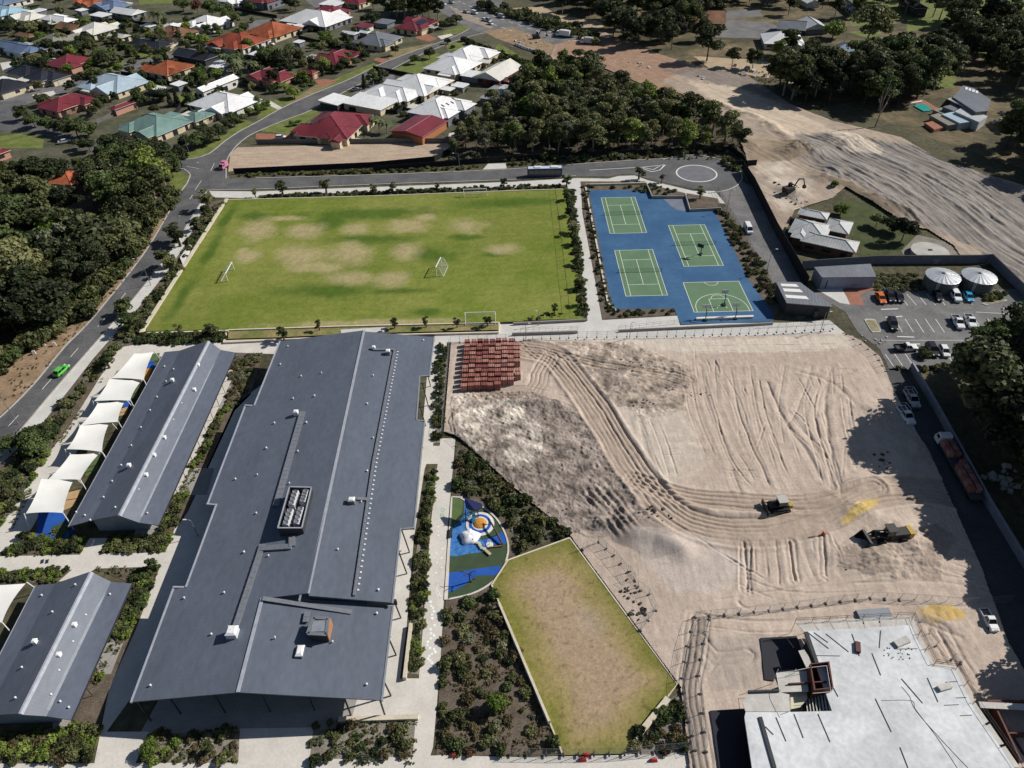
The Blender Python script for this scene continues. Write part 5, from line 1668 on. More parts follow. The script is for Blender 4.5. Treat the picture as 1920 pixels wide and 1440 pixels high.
# ------------------------------------------------------------------ trees, shrubs, palms
LM = {
 'gum': leaf_mat('gum_leaves', (0.052,0.063,0.023),(0.172,0.184,0.074)),
 'dark': leaf_mat('dark_leaves', (0.032,0.045,0.018),(0.108,0.144,0.047)),
 'deep': leaf_mat('deep_shade_leaves', (0.025,0.032,0.016),(0.084,0.096,0.042)),  # blackish green leaf tone
 'bright': leaf_mat('bright_leaves', (0.096,0.149,0.025),(0.236,0.289,0.067)),
 'olive': leaf_mat('olive_leaves', (0.079,0.088,0.035),(0.219,0.219,0.096)),
 'grey': leaf_mat('silver_leaves', (0.131,0.140,0.088),(0.289,0.289,0.184)),
 'brown': leaf_mat('rusty_leaves', (0.082,0.066,0.034),(0.20,0.165,0.085)),
 'red': leaf_mat('dark_red_leaves', (0.088,0.038,0.028),(0.193,0.088,0.061)),
 'palm': leaf_mat('palm_fronds', (0.061,0.084,0.032),(0.184,0.210,0.096)),
}
bark = mat('pale_gum_bark', (0.17,0.14,0.11),0.9, scale=1.2, col2=(0.36,0.31,0.26), fine=0.2)
bark_d = mat('dark_bark', (0.05,0.038,0.028),0.9, scale=1.2, col2=(0.11,0.085,0.065), fine=0.2)
ico_v, ico_f = None, None
def ico():
 global ico_v, ico_f
 if ico_v is None:
  t = (1 + 5 ** .5) / 2
  v = [(-1, t, 0),(1, t, 0),(-1,-t, 0),(1,-t, 0),(0,-1, t),(0,1, t),(0,-1,-t),(0,1,-t),(t, 0,-1),(t, 0,1),(-t, 0,-1),(-t, 0,1)]
  f = [(0,11,5),(0,5,1),(0,1,7),(0,7,10),(0,10,11),(1,5,9),(5,11,4),(11,10,2),(10,7,6),(7,1,8),(3,9,4),(3,4,2),(3,2,6),(3,6,8),(3,8,9),(4,9,5),(2,4,11),(6,2,10),(8,6,7),(9,8,1)]
  ico_v = np.array(v, float)
  ico_v /= np.linalg.norm(ico_v[0])
  ico_f = np.array(f)
 return ico_v, ico_f
def raw_mesh(name, V, quads, tris, mats_):
 me = bpy.data.meshes.new(name)
 n = len(V)
 me.vertices.add(n)
 me.vertices.foreach_set('co', V.astype(np.float32).ravel())
 nl = quads.size + tris.size
 me.loops.add(nl)
 me.loops.foreach_set('vertex_index', np.concatenate([quads.ravel(), tris.ravel()]).astype(np.int32))
 me.polygons.add(len(quads) + len(tris))
 st = np.concatenate([np.arange(len(quads)) * 4, quads.size + np.arange(len(tris)) * 3]).astype(np.int32)
 me.polygons.foreach_set('loop_start', st)
 for m in mats_:
  me.materials.append(m)
 me.update(calc_edges=True)
 return me
def crown_mesh(name, clumps, per, leaf, m, seed, jit=0.75, fill=0.62, aspect=1.0):
 r = np.random.default_rng(seed)
 Vs, Ts, Q = [],[],[]
 off = 0
 iv, if_ = ico()
 for c in clumps:
  c = np.asarray(c, float)
  d = r.normal(size=(per, 3))
  d /= np.linalg.norm(d, axis=1)[:, None]
  d[:, 2] = np.where(d[:, 2] < -0.35,-d[:, 2], d[:, 2])
  rad = 0.72 + 0.38 * r.random(per) ** 0.8
  rad *= 1 + 0.16 * np.sin(d[:, 0] * 5 + seed) * np.cos(d[:, 1] * 4.5 + c[0]) + 0.1 * np.sin(d[:, 2] * 7)
  p = c[:3] + d * c[3:6] * rad[:, None]
  nrm = d + r.normal(size=(per, 3)) * jit
  nrm /= np.linalg.norm(nrm, axis=1)[:, None]
  a = np.cross(nrm, r.normal(size=(per, 3)))
  a /= np.linalg.norm(a, axis=1)[:, None] + 1e-9
  b_ = np.cross(nrm, a)
  s = leaf * (0.45 + 0.75 * r.random(per))[:, None]
  sa, sb = s * aspect, s / aspect
  k = r.uniform(0.5,1.0,(per, 1))
  quad = np.stack([p - a * sa * 0.5 - b_ * sb * 0.5 * k, p + a * sa * 0.5 * k - b_ * sb * 0.5, p + a * sa * 0.5 + b_ * sb * 0.5 * k, p - a * sa * 0.5 * k + b_ * sb * 0.5],1)
  Vs.append(quad.reshape(-1,3))
  Q.append(off + np.arange(per * 4).reshape(-1,4))
  off += per * 4
  if fill > 0:
   w = iv * c[3:6] * fill * (1 + 0.15 * r.normal(size=(12,1))) + c[:3]
   Vs.append(w)
   Ts.append(off + if_)
   off += 12
 return raw_mesh(name, np.concatenate(Vs), np.concatenate(Q), np.concatenate(Ts) if Ts else np.zeros((0,3), int),[m])
def trunk_mesh(name, h, r0, limbs, m, seed):
 r = random.Random(seed)
 b = MB()
 p = (0,0,-0.2)
 pts = [p]
 for k in range(1,4):
  pts.append((r.uniform(-.15,.15) * k, r.uniform(-.15,.15) * k, h * k / 3))
 for i in range(3):
  b.tube(pts[i], pts[i + 1], r0 * (1 - i * .22),7, r0 * (1 - (i + 1) * .22))
 for l in limbs:
  mid = tuple(pts[2][k] + (l[k] - pts[2][k]) * 0.5 + r.uniform(-.3,.3) for k in range(3))
  b.tube(pts[2], mid, r0 * .42,5, r0 * .3)
  b.tube(mid, l[:3], r0 * .3,5, r0 * .12)
 me = b.mesh(name)
 me.materials.append(m)
 return me
def gum(seed, H=11.0, R=4.2, n=11, per=300, leaf=0.5, mt='gum', bk=bark, low=0.42):
 r = random.Random(seed)
 cl = []
 for i in range(n):
  a = r.uniform(0,2 * pi)
  f = (i + .5) / n
  rr = R * math.sqrt(r.uniform(0.02,1)) * 0.72 * (1.15 - 0.55 * max(0, f - .45))
  z = H * (low + (0.9 - low) * f)
  s = R * r.uniform(0.30,0.48)
  cl.append((rr * cos(a), rr * sin(a), z, s * r.uniform(.9,1.25), s * r.uniform(.9,1.25), s * r.uniform(.6,.85)))
 return (crown_mesh('gum_crown', cl, per, leaf, LM[mt], seed), trunk_mesh('gum_trunk', H * .72,0.26,[(c[0], c[1], c[2] - c[5] * .3) for c in cl[:6]], bk, seed))
def roundtree(seed, H=7.0, R=3.4, n=9, per=240, leaf=0.45, mt='dark', low=0.35):
 r = random.Random(seed)
 cl = [(0,0, H * .58, R * .72, R * .72, H * .33)]
 for i in range(n):
  a = 2 * pi * i / n + r.uniform(-.4,.4)
  z = H * r.uniform(low, .82)
  k = 1 - 0.45 * abs(z / H - .5) * 2
  s = R * r.uniform(.34,.48)
  cl.append((R * .62 * k * cos(a), R * .62 * k * sin(a), z, s, s, s * .85))
 return (crown_mesh('round_crown', cl, per, leaf, LM[mt], seed, jit=.65), trunk_mesh('round_trunk', H * .55,0.2,[(c[0], c[1], c[2]) for c in cl[1:4]], bark_d, seed))
def shrub_mesh(seed, R=0.9, H=1.1, per=75, leaf=0.22, mt='olive', n=4):
 r = random.Random(seed)
 cl = [(0,0, H * .45, R * .7, R * .7, H * .5)]
 for i in range(n):
  a = 2 * pi * i / n + r.uniform(-.5,.5)
  s = R * r.uniform(.32,.5)
  cl.append((R * .6 * cos(a), R * .6 * sin(a), H * r.uniform(.25,.6), s, s, s * .8 * H / R))
 return crown_mesh('shrub', cl, per, leaf, LM[mt], seed, jit=.8, fill=.6)
PROTO = {}
def proto(key, fn):
 if key not in PROTO:
  PROTO[key] = fn()
 return PROTO[key]
TREES = {
 'gum': [lambda s=s, k=k: gum(s, mt=k) for s, k in ((1, 'gum'),(2, 'gum'),(3, 'olive'),(4, 'gum'),(5, 'dark'),(6, 'gum'),(7, 'olive'))],
 'deep': [lambda s=s, k=k: gum(s, 13,4.8,13,320,.55, k, bark_d, .38) for s, k in ((11, 'deep'),(12, 'deep'),(13, 'deep'),(14, 'dark'))],
 'bush': [lambda s=s, k=k: gum(s, 9,3.0,9,230,.42, k, bark, .34) for s, k in ((21, 'gum'),(22, 'olive'),(23, 'gum'),(24, 'dark'),(25, 'olive'),(26, 'grey'),(27, 'bright'))],
 'round': [lambda s=s, k=k: roundtree(s, mt=k) for s, k in ((31, 'dark'),(32, 'dark'),(33, 'gum'),(34, 'dark'),(35, 'deep'))],
 'fresh': [lambda s=s: roundtree(s, mt='bright') for s in (41,42)],
 'young': [lambda s=s, k=k: gum(s, 5.0,1.4,7,110,.32, k, bark_d, .35) for s, k in ((51, 'dark'),(52, 'olive'),(53, 'gum'))],
 'conifer': [lambda s=s: (crown_mesh('conifer_crown', [(0.15 * sin(i * 2.1),0.15 * cos(i * 2.1),0.9 + i * 1.0,1.5 - i * .19,1.5 - i * .19,1.0) for i in range(7)],200,.38, LM['deep'], s), trunk_mesh('conifer_trunk', 4,.18,[], bark_d, s)) for s in (61,62)],
 'red': [lambda: roundtree(71, mt='red')],
}
SHRUBS = {}
for key, mt, R_, H_, lf in (('olive', 'olive', .95,1.0,.24),('dark', 'dark', 1.0,1.2,.26),('brown', 'brown', .9,.8,.22),('grey', 'grey', .85,.7,.2),('bright', 'bright', .9,1.0,.22),('gum', 'gum', 1.0,1.1,.25)):
 SHRUBS[key] = [(lambda s=s, mt=mt, R_=R_, H_=H_, lf=lf: shrub_mesh(s, R_, H_, 85, lf, mt)) for s in range(101,104)]
TB = {'gum': 11.0, 'deep': 13.0, 'bush': 9.0, 'round': 7.0, 'fresh': 7.0, 'young': 5.0, 'conifer': 7.6, 'red': 7.0}
prng = random.Random(99)
def tree(kind, loc, h, label, group, name='tree', wide=1.0, z=0.0):
 wide *= prng.uniform(.88,1.22)
 i = prng.randrange(len(TREES[kind]))
 cm, tm = proto((kind, i), TREES[kind][i])
 tone = TONE.get(cm.materials[0].name.split('_')[0], 'green')
 t = thing(name, label.replace('{tone}', tone), 'tree', (loc[0], loc[1], z), prng.uniform(0,6.28), group)
 s = h / TB[kind]
 t.scale = (s * wide * prng.uniform(.9,1.1), s * wide * prng.uniform(.9,1.1), s)
 link('trunk', tm, t)
 link('crown', cm, t)
 return t
TONE = {'gum': 'dull green', 'dark': 'dark green', 'deep': 'blackish', 'bright': 'bright green', 'olive': 'olive', 'grey': 'grey green', 'silver': 'silvery', 'rusty': 'rusty brown'}
def where(x, y, P):
 xs, ys = [p[0] for p in P],[p[1] for p in P]
 fx, fy = (x - min(xs)) / (max(xs) - min(xs) + .01),(y - min(ys)) / (max(ys) - min(ys) + .01)
 return ('near', 'middle', 'far')[min(2, int(fy * 3))] + ' ' + ('left', 'centre', 'right')[min(2, int(fx * 3))]
def shrub(kinds, loc, r, label, group, name='shrub', z=0.0, hs=1.0):
 k = prng.choice(kinds)
 i = prng.randrange(len(SHRUBS[k]))
 me = proto(('s', k, i), SHRUBS[k][i])
 o = link(name, me)
 o.location = (loc[0], loc[1], z)
 o.rotation_euler = (0,0, prng.uniform(0,6.28))
 s = r / 0.95
 o.scale = (s * prng.uniform(.85,1.2), s * prng.uniform(.85,1.2), s * hs * prng.uniform(.8,1.2))
 return tag(o, label.replace('{tone}', TONE.get(k, k) if k != 'brown' else 'rusty brown'), 'shrub', group)
def scatter(poly, n, dmin, seed, px=True):
 P = GP(poly) if px else poly
 r = random.Random(seed)
 x0, x1 = min(p[0] for p in P), max(p[0] for p in P)
 y0, y1 = min(p[1] for p in P), max(p[1] for p in P)
 out = []
 cell = {}
 for _ in range(n * 60):
  if len(out) >= n:
   break
  x, y = r.uniform(x0, x1), r.uniform(y0, y1)
  if not inside(np.array([x]), np.array([y]), P)[0]:
   continue
  k = (int(x // dmin), int(y // dmin))
  if any(hypot(x - q[0], y - q[1]) < dmin for a in (-1,0,1) for b_ in (-1,0,1) for q in cell.get((k[0] + a, k[1] + b_),())):
   continue
  cell.setdefault(k, []).append((x, y))
  out.append((x, y))
 return out
def wood(poly, n, dmin, kinds, h0, h1, label, group, seed, name='eucalyptus_tree', wide=1.0):
 keep = GP([(15,338),(195,330),(200,402),(40,408)])
 for x, y in scatter(poly, n, dmin, seed):
  if inside(np.array([x]), np.array([y]), keep)[0]:
   continue
  h = prng.uniform(h0, h1)
  tree(prng.choice(kinds),(x, y), h, label.replace('{size}', 'low' if h < h0 + (h1 - h0) * .33 else 'tall' if h > h0 + (h1 - h0) * .67 else 'medium').replace('{at}', where(x, y, GP(poly))), group, name, wide)
def bed(poly, n, dmin, kinds, r0, r1, label, group, seed, name='shrub', hs=1.0, z=0.0):
 pads = [GP(p) for p in PADS]
 for x, y in scatter(poly, n, dmin, seed):
  if any(inside(np.array([x]), np.array([y]), p)[0] for p in pads):
   continue
  shrub(kinds, (x, y), prng.uniform(r0, r1), label.replace('{at}', where(x, y, GP(poly))), group, name, z, hs)
wood([(302,400),(262,468),(215,528),(165,588),(60,652),(0,700),(-160,780),(-300,560),(-120,360),(0,362),(90,366),(190,366),(290,365)],128,5.2,['gum', 'deep', 'gum', 'deep', 'round', 'bush'],8,17,
  '{size} {tone} gum tree, {at} of the forest left of the main road', 'gum trees of the left forest', 1, wide=1.05)
wood([(345,312),(312,360),(190,362),(150,352),(210,318),(290,330)],24,4.2,['round', 'gum'],7,10, '{size} {tone} tree, {at} of the trees above the forest near the corner', 'trees near the street corner', 2, 'bushy_tree')
wood([(842,292),(1130,288),(1365,280),(1398,288),(1380,262),(1320,238),(1240,208),(1160,176),(1090,150),(1040,132),(1000,150),(965,190),(925,215),(895,245)],150,4.2,['bush', 'bush', 'gum', 'bush'],5.5,14,
  '{size} {tone} gum tree, {at} of the bushland behind the turning circle', 'gum trees of the central bushland', 3, 'bushland_tree')
wood([(1040,30),(1130,48),(1165,105),(1290,112),(1335,60),(1370,8),(1340,-40),(1040,-40)],120,4.8,['deep', 'gum', 'deep'],11,17, '{size} {tone} tree, {at} of the shaded wood at top centre', 'trees of the shaded wood', 4, 'woodland_tree')
wood([(1585,150),(1660,128),(1765,118),(1775,160),(1750,192),(1690,196),(1655,215),(1600,205)],38,5.0,['deep', 'deep', 'gum'],13,19, '{size} {tone} tree, {at} of the clump left of the modern house', 'big trees beside the modern house', 5, 'woodland_tree')
wood([(1740,30),(1930,60),(1980,190),(1870,168),(1800,110)],44,7,['deep', 'gum'],10,17, '{size} {tone} tree, {at} of the far right paddocks', 'trees in the far right paddocks', 6, 'woodland_tree')
wood([(1845,232),(1940,225),(1990,330),(1900,262)],9,5,['deep', 'round'],6,10, 'dark tree to the right of the modern house', 'trees right of the modern house', 7, 'woodland_tree')
wood([(1330,-20),(1560,-30),(1740,-20),(1730,20),(1640,45),(1440,30)],40,9,['deep', 'gum'],9,15, '{size} {tone} tree, {at} among the sheds at the top edge', 'trees along the top right edge', 8, 'woodland_tree')
wood([(748,22),(830,18),(830,36),(770,40),(740,34)],16,3.5,['deep', 'bush'],12,17, 'tall black looking tree by the highway at the top', 'tall trees beside the highway', 9, 'woodland_tree')
wood([(1792,722),(1850,712),(1990,740),(2060,860),(2090,1010),(1992,1015),(1935,930),(1872,850),(1812,772)],38,4.4,['deep'],16,21, '{size} {tone} tree, {at} of the trees overhanging the shaded lane', 'dark trees beside the site lane', 10, 'woodland_tree')
wood([(1985,1120),(2110,1090),(2260,1360),(2050,1350)],26,5,['deep'],11,15, '{size} {tone} tree, {at} of the trees beyond the lower right wall', 'dark trees at the lower right', 11, 'woodland_tree')
wood([(1440,170),(1500,150),(1570,165),(1580,200),(1480,190)],17,5,['deep', 'gum'],13,19, '{size} {tone} tree, {at} of the bank above the dirt road', 'trees on the bank above the dirt road', 12, 'woodland_tree')
wood([(1860,275),(1960,258),(2080,250),(2120,420),(2010,372),(1900,312)],20,6,['deep'],13,18, '{size} {tone} tree, {at} at the right edge beside the churned land', 'trees at the right edge', 13, 'woodland_tree')
wood([(20,40),(330,60),(560,50),(720,80),(560,175),(440,225),(220,195),(40,165)],80,7.5,['round', 'round', 'gum', 'fresh', 'deep'],3.8,7.0, '{size} {tone} garden tree, {at} among the houses of the left suburb', 'small trees among the houses', 14, 'suburb_tree')
bed([(338,366),(326,392),(304,402),(266,470),(220,530),(168,592),(64,656),(0,705),(-60,745),(-60,715),(50,640),(205,515),(290,392)],105,2.0,['gum', 'dark', 'olive', 'gum'],1.2,2.6, '{tone} understorey bush, {at} of the forest edge by the road verge', 'understorey bushes of the left forest', 15, 'forest_bush', 1.3)
wood([(1912,930),(1975,925),(2080,1085),(2030,1125)],15,4.5,['deep'],15,19, '{size} {tone} tree, {at} of the wood beyond the lower lane wall', 'trees beyond the lower lane wall', 16, 'woodland_tree')
for px, py, h, k, lb in [(1325,114,17, 'deep', 'tall pine like tree beside the paved yard at top right'),(1372,126,9, 'gum', 'small spreading tree on brown grass left of the pair'),(1410,130,9, 'gum', 'small spreading tree with a pale trunk on brown grass'),
       (1512,168,19, 'gum', 'tall dark tree with a thin trunk on the grass verge above the dirt road'),(1540,160,8, 'bush', 'low bushy tree at the right of the tall dark tree'),(1622,92,20, 'gum', 'large broad tree behind the white barn'),
       (1560,72,9, 'fresh', 'bright yellow green tree behind the barn'),(1478,104,12, 'deep', 'dark tree left of the white barn'),(1455,112,9, 'bush', 'grey green low tree in front of the white house at top right'),
       (1575,403,4.2, 'fresh', 'bright green bush tree beside the rambling brick house'),(1642,425,4.5, 'round', 'dark clipped tree on the lawn beside the brick house'),(1690,452,7.5, 'deep', 'big dark tree between the brick house and concrete tank'),
       (1672,436,5, 'round', 'dark tree touching the big dark tree on the lawn'),(1563,352,2.8, 'fresh', 'small bright green shrub tree by the dirt pile'),(1850,130,15, 'gum', 'olive tree with a leaning trunk in the far right paddock'),
       (1905,165,15, 'deep', 'dark leaning tree at the far right edge'),(1700,560 + 120,0, '', '')]:
 if h:
  tree(k, G(px, py), h, lb, None, 'paddock_tree', 1.15)
x, y = G(1641,238)
t = thing('dead_tree', 'bare pale dead tree at the edge of the churned ground', 'tree', (x, y, 0))
b = MB()
b.path([(0,0,0),(0.3,0,5),(1.6,0,9)],0.28,6)
b.build('trunk', bark, t)
b = MB()
for q in ([(0.3,0,5),(0.2,.3,10),(0.6,0,17)],[(0.3,0,5),(-.9,0,9),(-1.1,0,13)],[(0.9,0,7),(2.2,.3,12),(3.0,0,13)],[(0.2,.3,10),(1.4,.2,15)],[(-.9,0,9),(-1.9,0,10.5)]):
 b.path(q, 0.13,5)
b.build('branches', bark, t)
CL = [('round dark tree in the pair at the far upper left', [(12,62,8, 'round'),(60,64,8.5, 'round'),(88,60,6, 'round')]),
   ('dense dark tree in the clump left of the black roofed row', [(122,102,8, 'round'),(150,104,9, 'round'),(178,106,10, 'gum'),(206,124,9, 'round'),(236,104,8, 'round'),(190,118,8, 'round'),(160,92,8, 'gum'),(140,98,7, 'round'),(216,96,8, 'gum')]),
   ('grey green tree beside the slate blue roofed house', [(100,98,8, 'bush'),(52,112,4, 'round'),(72,112,4, 'round'),(88,116,5, 'round')]),
   ('bushy tree beside the maroon house with a skylight', [(178,146,6, 'round'),(192,148,5, 'gum')]),
   ('clipped round tree by the bend of the back street', [(312,106,6, 'round')]),
   ('dark tree in the row along the top edge', [(345,22,10, 'round'),(372,24,8, 'red'),(398,30,10, 'round'),(425,36,10, 'round'),(446,50,9, 'gum'),(470,26,9, 'round'),(545,18,9, 'round'),(555,22,8, 'gum'),(115,16,10, 'gum'),(82,10,9, 'fresh'),(490,8,8, 'round'),(700,18,9, 'deep'),(720,20,9, 'deep'),(735,30,8, 'round')]),
   ('dark green tree in front of the white caravan', [(390,64,6, 'round'),(410,62,5, 'round'),(380,60,6, 'gum'),(452,64,4, 'fresh')]),
   ('large dark leafy tree between the red tiled and maroon houses', [(505,128,11, 'dark_'),(530,132,11, 'dark_'),(548,118,10, 'dark_'),(518,118,9, 'fresh')]),
   ('round bright green tree below the large white roof', [(612,82,8, 'fresh'),(632,88,5, 'fresh')]),
   ('round dark tree above the maroon solar roof', [(702,46,7.5, 'round'),(684,44,5, 'round')]),
   ('round tree on the dry lawn of the grey roofed house', [(742,104,5.5, 'gum')]),
   ('clipped dark tree at the front of the curving maroon house', [(590,138,6, 'round'),(606,142,6, 'conifer'),(625,138,6, 'conifer'),(648,128,6.5, 'round'),(668,124,5, 'round'),(686,112,5, 'round'),(640,136,5, 'round')]),
   ('dark clipped tree on the lawn right of the curved road', [(806,110,6, 'round'),(778,120,5, 'round')]),
   ('dark garden tree beside the solar roofed maroon house', [(832,54,5, 'round'),(846,48,6, 'round'),(818,58,4, 'round'),(856,46,6, 'round')]),
   ('dark feathery tree in front of the white patio house', [(684,166,7, 'conifer'),(700,160,8, 'bush'),(714,156,8, 'conifer'),(722,152,6, 'gum')]),
   ('bright bushy tree in front of the maroon house by the palms', [(552,184,6, 'fresh'),(534,172,5, 'fresh'),(572,168,3.5, 'fresh'),(588,160,3, 'fresh')]),
   ('green garden tree in front of the white house by the road', [(488,212,5, 'fresh'),(470,216,4, 'fresh'),(500,204,4.5, 'fresh'),(480,200,4, 'round'),(430,218,4, 'round'),(448,214,4, 'round')]),
   ('dark tree in the row before the left maroon house', [(46,226,7, 'round'),(66,240,7, 'round'),(92,246,6.5, 'round'),(116,250,7, 'round'),(146,256,8, 'round'),(168,258,8, 'round'),(132,240,6, 'gum'),(84,198,6, 'round')]),
   ('dark tree between the two left maroon roofs', [(188,214,7, 'gum'),(196,200,6, 'round'),(178,222,6, 'gum')]),
   ('dark conifer behind the pale green roof', [(322,200,7, 'conifer'),(334,196,7, 'conifer'),(306,190,7, 'round'),(292,214,5, 'round'),(280,196,4, 'round')]),
   ('huge round tree in front of the pale green roofed house', [(212,300,10, 'round'),(240,306,11, 'round'),(268,308,10, 'round'),(292,306,9, 'round'),(225,285,8, 'round'),(305,296,8, 'round')]),
   ('dark bushy tree at the corner below the pale green roof', [(352,280,7, 'round'),(372,276,7, 'round'),(392,270,7.5, 'round'),(412,262,6.5, 'round'),(384,258,6, 'round'),(428,246,6, 'gum'),(440,236,6, 'round'),(458,228,4, 'round')]),
   ('broad dark tree by the left street above the forest', [(36,345,10, 'gum'),(66,340,10, 'round'),(98,352,12, 'round'),(120,344,10, 'round'),(150,318,5, 'gum'),(14,352,10, 'gum'),(190,344,10, 'round'),(180,330,9, 'round')]),
   ('green tree at the edge of the street below the teal roof', [(170,285,6, 'round'),(150,280,5, 'round')]),
   ('small tree beside the pool of the large maroon roofed house', [(880,250,6, 'grey_'),(868,244,4, 'grey_')]),
   ('green shrub tree on the lawn left of the large maroon house', [(548,236,2.6, 'fresh'),(560,234,2.4, 'fresh')])]
for lb, lst in CL:
 for (px, py, h, k) in lst:
  k = {'dark_': 'round', 'grey_': 'bush'}.get(k, k)
  tree(k, G(px, py), h * 0.86, lb, lb if len(lst) > 1 else None, 'garden_tree', 1.12)
bed([(0,20),(330,40),(560,40),(720,70),(700,100),(560,170),(440,220),(300,200),(200,190),(60,160),(0,110)],230,5.0,['dark', 'gum', 'olive', 'dark', 'bright'],1.2,2.6, '{tone} garden shrub, {at} of the left suburb', 'garden shrubs of the left suburb', 21, 'suburb_shrub', 1.3)
bed([(830,75),(980,130),(990,150),(900,220),(850,240),(700,205),(640,200),(680,190),(880,150),(860,100)],40,4.5,['dark', 'gum', 'deep' if 'deep' in SHRUBS else 'dark'],1.0,1.8, '{tone} garden shrub, {at} among the white roofed houses', 'garden shrubs between the white roofs', 22, 'suburb_shrub', 1.2)
bed([(900,10),(960,22),(1010,34),(1060,50),(1120,70),(1118,86),(1060,66),(1000,46),(930,26),(890,14)],52,3.5,['gum', 'dark', 'olive'],1.8,3.2, '{tone} bush, {at} of the band along the highway', 'bushes along the highway', 23, 'roadside_bush', 1.2)
bed([(866,74),(965,110),(1010,126),(1006,132),(955,118),(862,80)],26,2.2,['dark'],1.2,1.8, 'dark hedge bush beside the highway works', 'hedge beside the highway works', 24, 'hedge_bush', 1.2)
bed([(842,300),(1010,296),(1130,284),(1370,276),(1390,286),(1130,300),(860,305)],60,2.5,['gum', 'olive', 'dark', 'grey'],0.9,1.8, '{tone} scrub bush, {at} along the black screen fence', 'scrub along the screen fence', 25, 'scrub_bush', 1.1)
def palm(loc, h, R, label, group, seed):
 t = thing('palm_tree', label, 'palm', loc, seed * 1.3, group)
 key = ('palm', seed % 2)
 if key not in PROTO:
  b = MB()
  b.path([(0,0,0),(0.1,0,2.5),(0.05,0,5)],0.17,7)
  me1 = b.mesh('palm_trunk')
  me1.materials.append(bark)
  r = random.Random(seed)
  b = MB()
  for k in range(22):
   a = 2 * pi * k / 22 + r.uniform(-.15,.15)
   el = r.uniform(-.1,1.0)
   L = 2.6
   pts = []
   for j in range(6):
    f = j / 5
    d = L * f
    z = 5 + d * math.sin(el) * 0.8 - 1.6 * f * f
    pts.append((d * cos(a) * cos(el * .6), d * sin(a) * cos(el * .6), z))
   for j in range(5):
    p, q = Vector(pts[j]), Vector(pts[j + 1])
    sd_ = (q - p).cross(Vector((0,0,1))).normalized()
    w0, w1 = (0.12,0.42,0.5,0.45,0.3,0.05)[j],(0.12,0.42,0.5,0.45,0.3,0.05)[j + 1]
    dz = Vector((0,0,.18))
    b.quad(p - dz * w0 - sd_ * w0, q - dz * w1 - sd_ * w1, q, p)
    b.quad(p, q, q - dz * w1 + sd_ * w1, p - dz * w0 + sd_ * w0)
  me2 = b.mesh('palm_fronds')
  me2.materials.append(LM['palm'])
  PROTO[key] = (me1, me2)
 m1, m2 = PROTO[key]
 link('trunk', m1, t)
 link('fronds', m2, t)
 t.scale = (R / 2.6, R / 2.6, h / 6)
 return t
for i, (px, py, h, R) in enumerate([(438,138,9,3.4),(452,150,10,3.6),(470,148,9,3.4),(448,130,8,3.2),(425,128,7,3.0),(480,146,8,3)]):
 palm((*G(px, py),0), h, R, 'tall feathery palm in the clump right of the small grey shed', 'palms behind the maroon house', i)
palm((*G(302,52),0),10,5.5, 'big dark palm beside the white gabled house near the top', None, 7)
for i, (px, py) in enumerate([(712,248),(726,250),(704,238)]):
 palm((*G(px, py),0),5.5 - i * .5,2.8, 'palm between the large maroon house and the maroon shed', 'palms beside the maroon shed', i + 3)
for px, py in ((330,74),(338,76)):
 o = thing('pencil_cypress', 'pair of thin pencil cypresses before the brown tiled house', 'tree', (*G(px, py),0),0, 'pencil cypresses')
 link('crown', proto(('cyp',), lambda: crown_mesh('cypress_crown', [(0,0,0.7 + i * .9,.62 - i * .05,.62 - i * .05,.8) for i in range(7)],110,.28, LM['deep'],5)), o)
VL = '{tone} verge shrub, {at} between footpath and field wall'
bed([(388,392),(420,384),(345,500),(262,628),(225,650),(140,765),(60,880),(-20,985),(-60,940),(60,838),(150,722),(268,582),(350,466)],150,1.2,['olive', 'gum', 'dark', 'grey', 'olive'],.5,1.5, VL, 'verge shrubs beside the footpath', 31, 'verge_shrub')
bed([(406,392),(418,384),(260,620),(252,620)],60,1.1,['dark', 'dark', 'gum'],.5,.8, 'dark hedge shrub right under the long field wall', 'hedge under the field wall', 32, 'hedge_shrub')
for px, py, h, k in [(394,392,6.5, 'young'),(388,410,5, 'young'),(338,462,6, 'young'),(334,452,5.5, 'young'),(312,504,6.5, 'young'),(320,512,5.5, 'young'),(240,592,5, 'young'),(232,588,4, 'young'),(372,432,4.5, 'young'),(248,620,5, 'young'),(262,612,4.5, 'young'),(205,690,4, 'young')]:
 tree(k, G(px, py), h, 'young street tree between the footpath and the playing field wall', 'street trees beside the playing field', 'street_tree', 1.5)
for px, py, h in [(58,838,6),(88,832,6),(72,848,6.5),(20,848,5),(100,820,4),(-5,860,5)]:
 tree('round', G(px, py), h * .8, 'dark spreading tree beside the footpath at the left edge', 'trees beside the footpath at left', 'street_tree', 1.1)
bed([(268,630),(424,624),(422,640),(330,646),(250,644)],50,1.0,['dark', 'gum', 'dark'],.7,1.1, '{tone} shrub, {at} of the bed below the near field wall', 'shrubs below the near field wall', 33, 'hedge_shrub')
for px, py, h in [(342,634,4.2),(400,634,4.5),(534,640,4),(600,622,3.2),(741,618,3.2),(800,616,3.2),(858,616,3),(915,614,3.2),(1040,590,3)]:
 tree('young', G(px, py), h, 'small young tree on the grass terrace behind the hall', 'young trees on the grass terrace', 'young_tree', 1.0, z=0.3)
bed([(490,374),(700,365),(1050,352),(1052,347),(960,350),(700,359),(490,368)],120,.9,['dark', 'olive', 'gum'],.55,.9, '{tone} shrub, {at} of the hedge along the far field edge', 'hedge at the far edge of the field', 34, 'hedge_shrub')
for px, py, h in [(531,366,5),(612,362,5),(702,362,3.2),(737,361,3.5),(945,350,3),(1062,350,4),(1198,336,4.5),(1240,344,3.5),(1313,372,4),(820,357,2.5),(480,370,3)]:
 tree('young', G(px, py), h, 'small street tree along the footpath behind the field and courts', 'street trees along the school street', 'street_tree', 1.25)
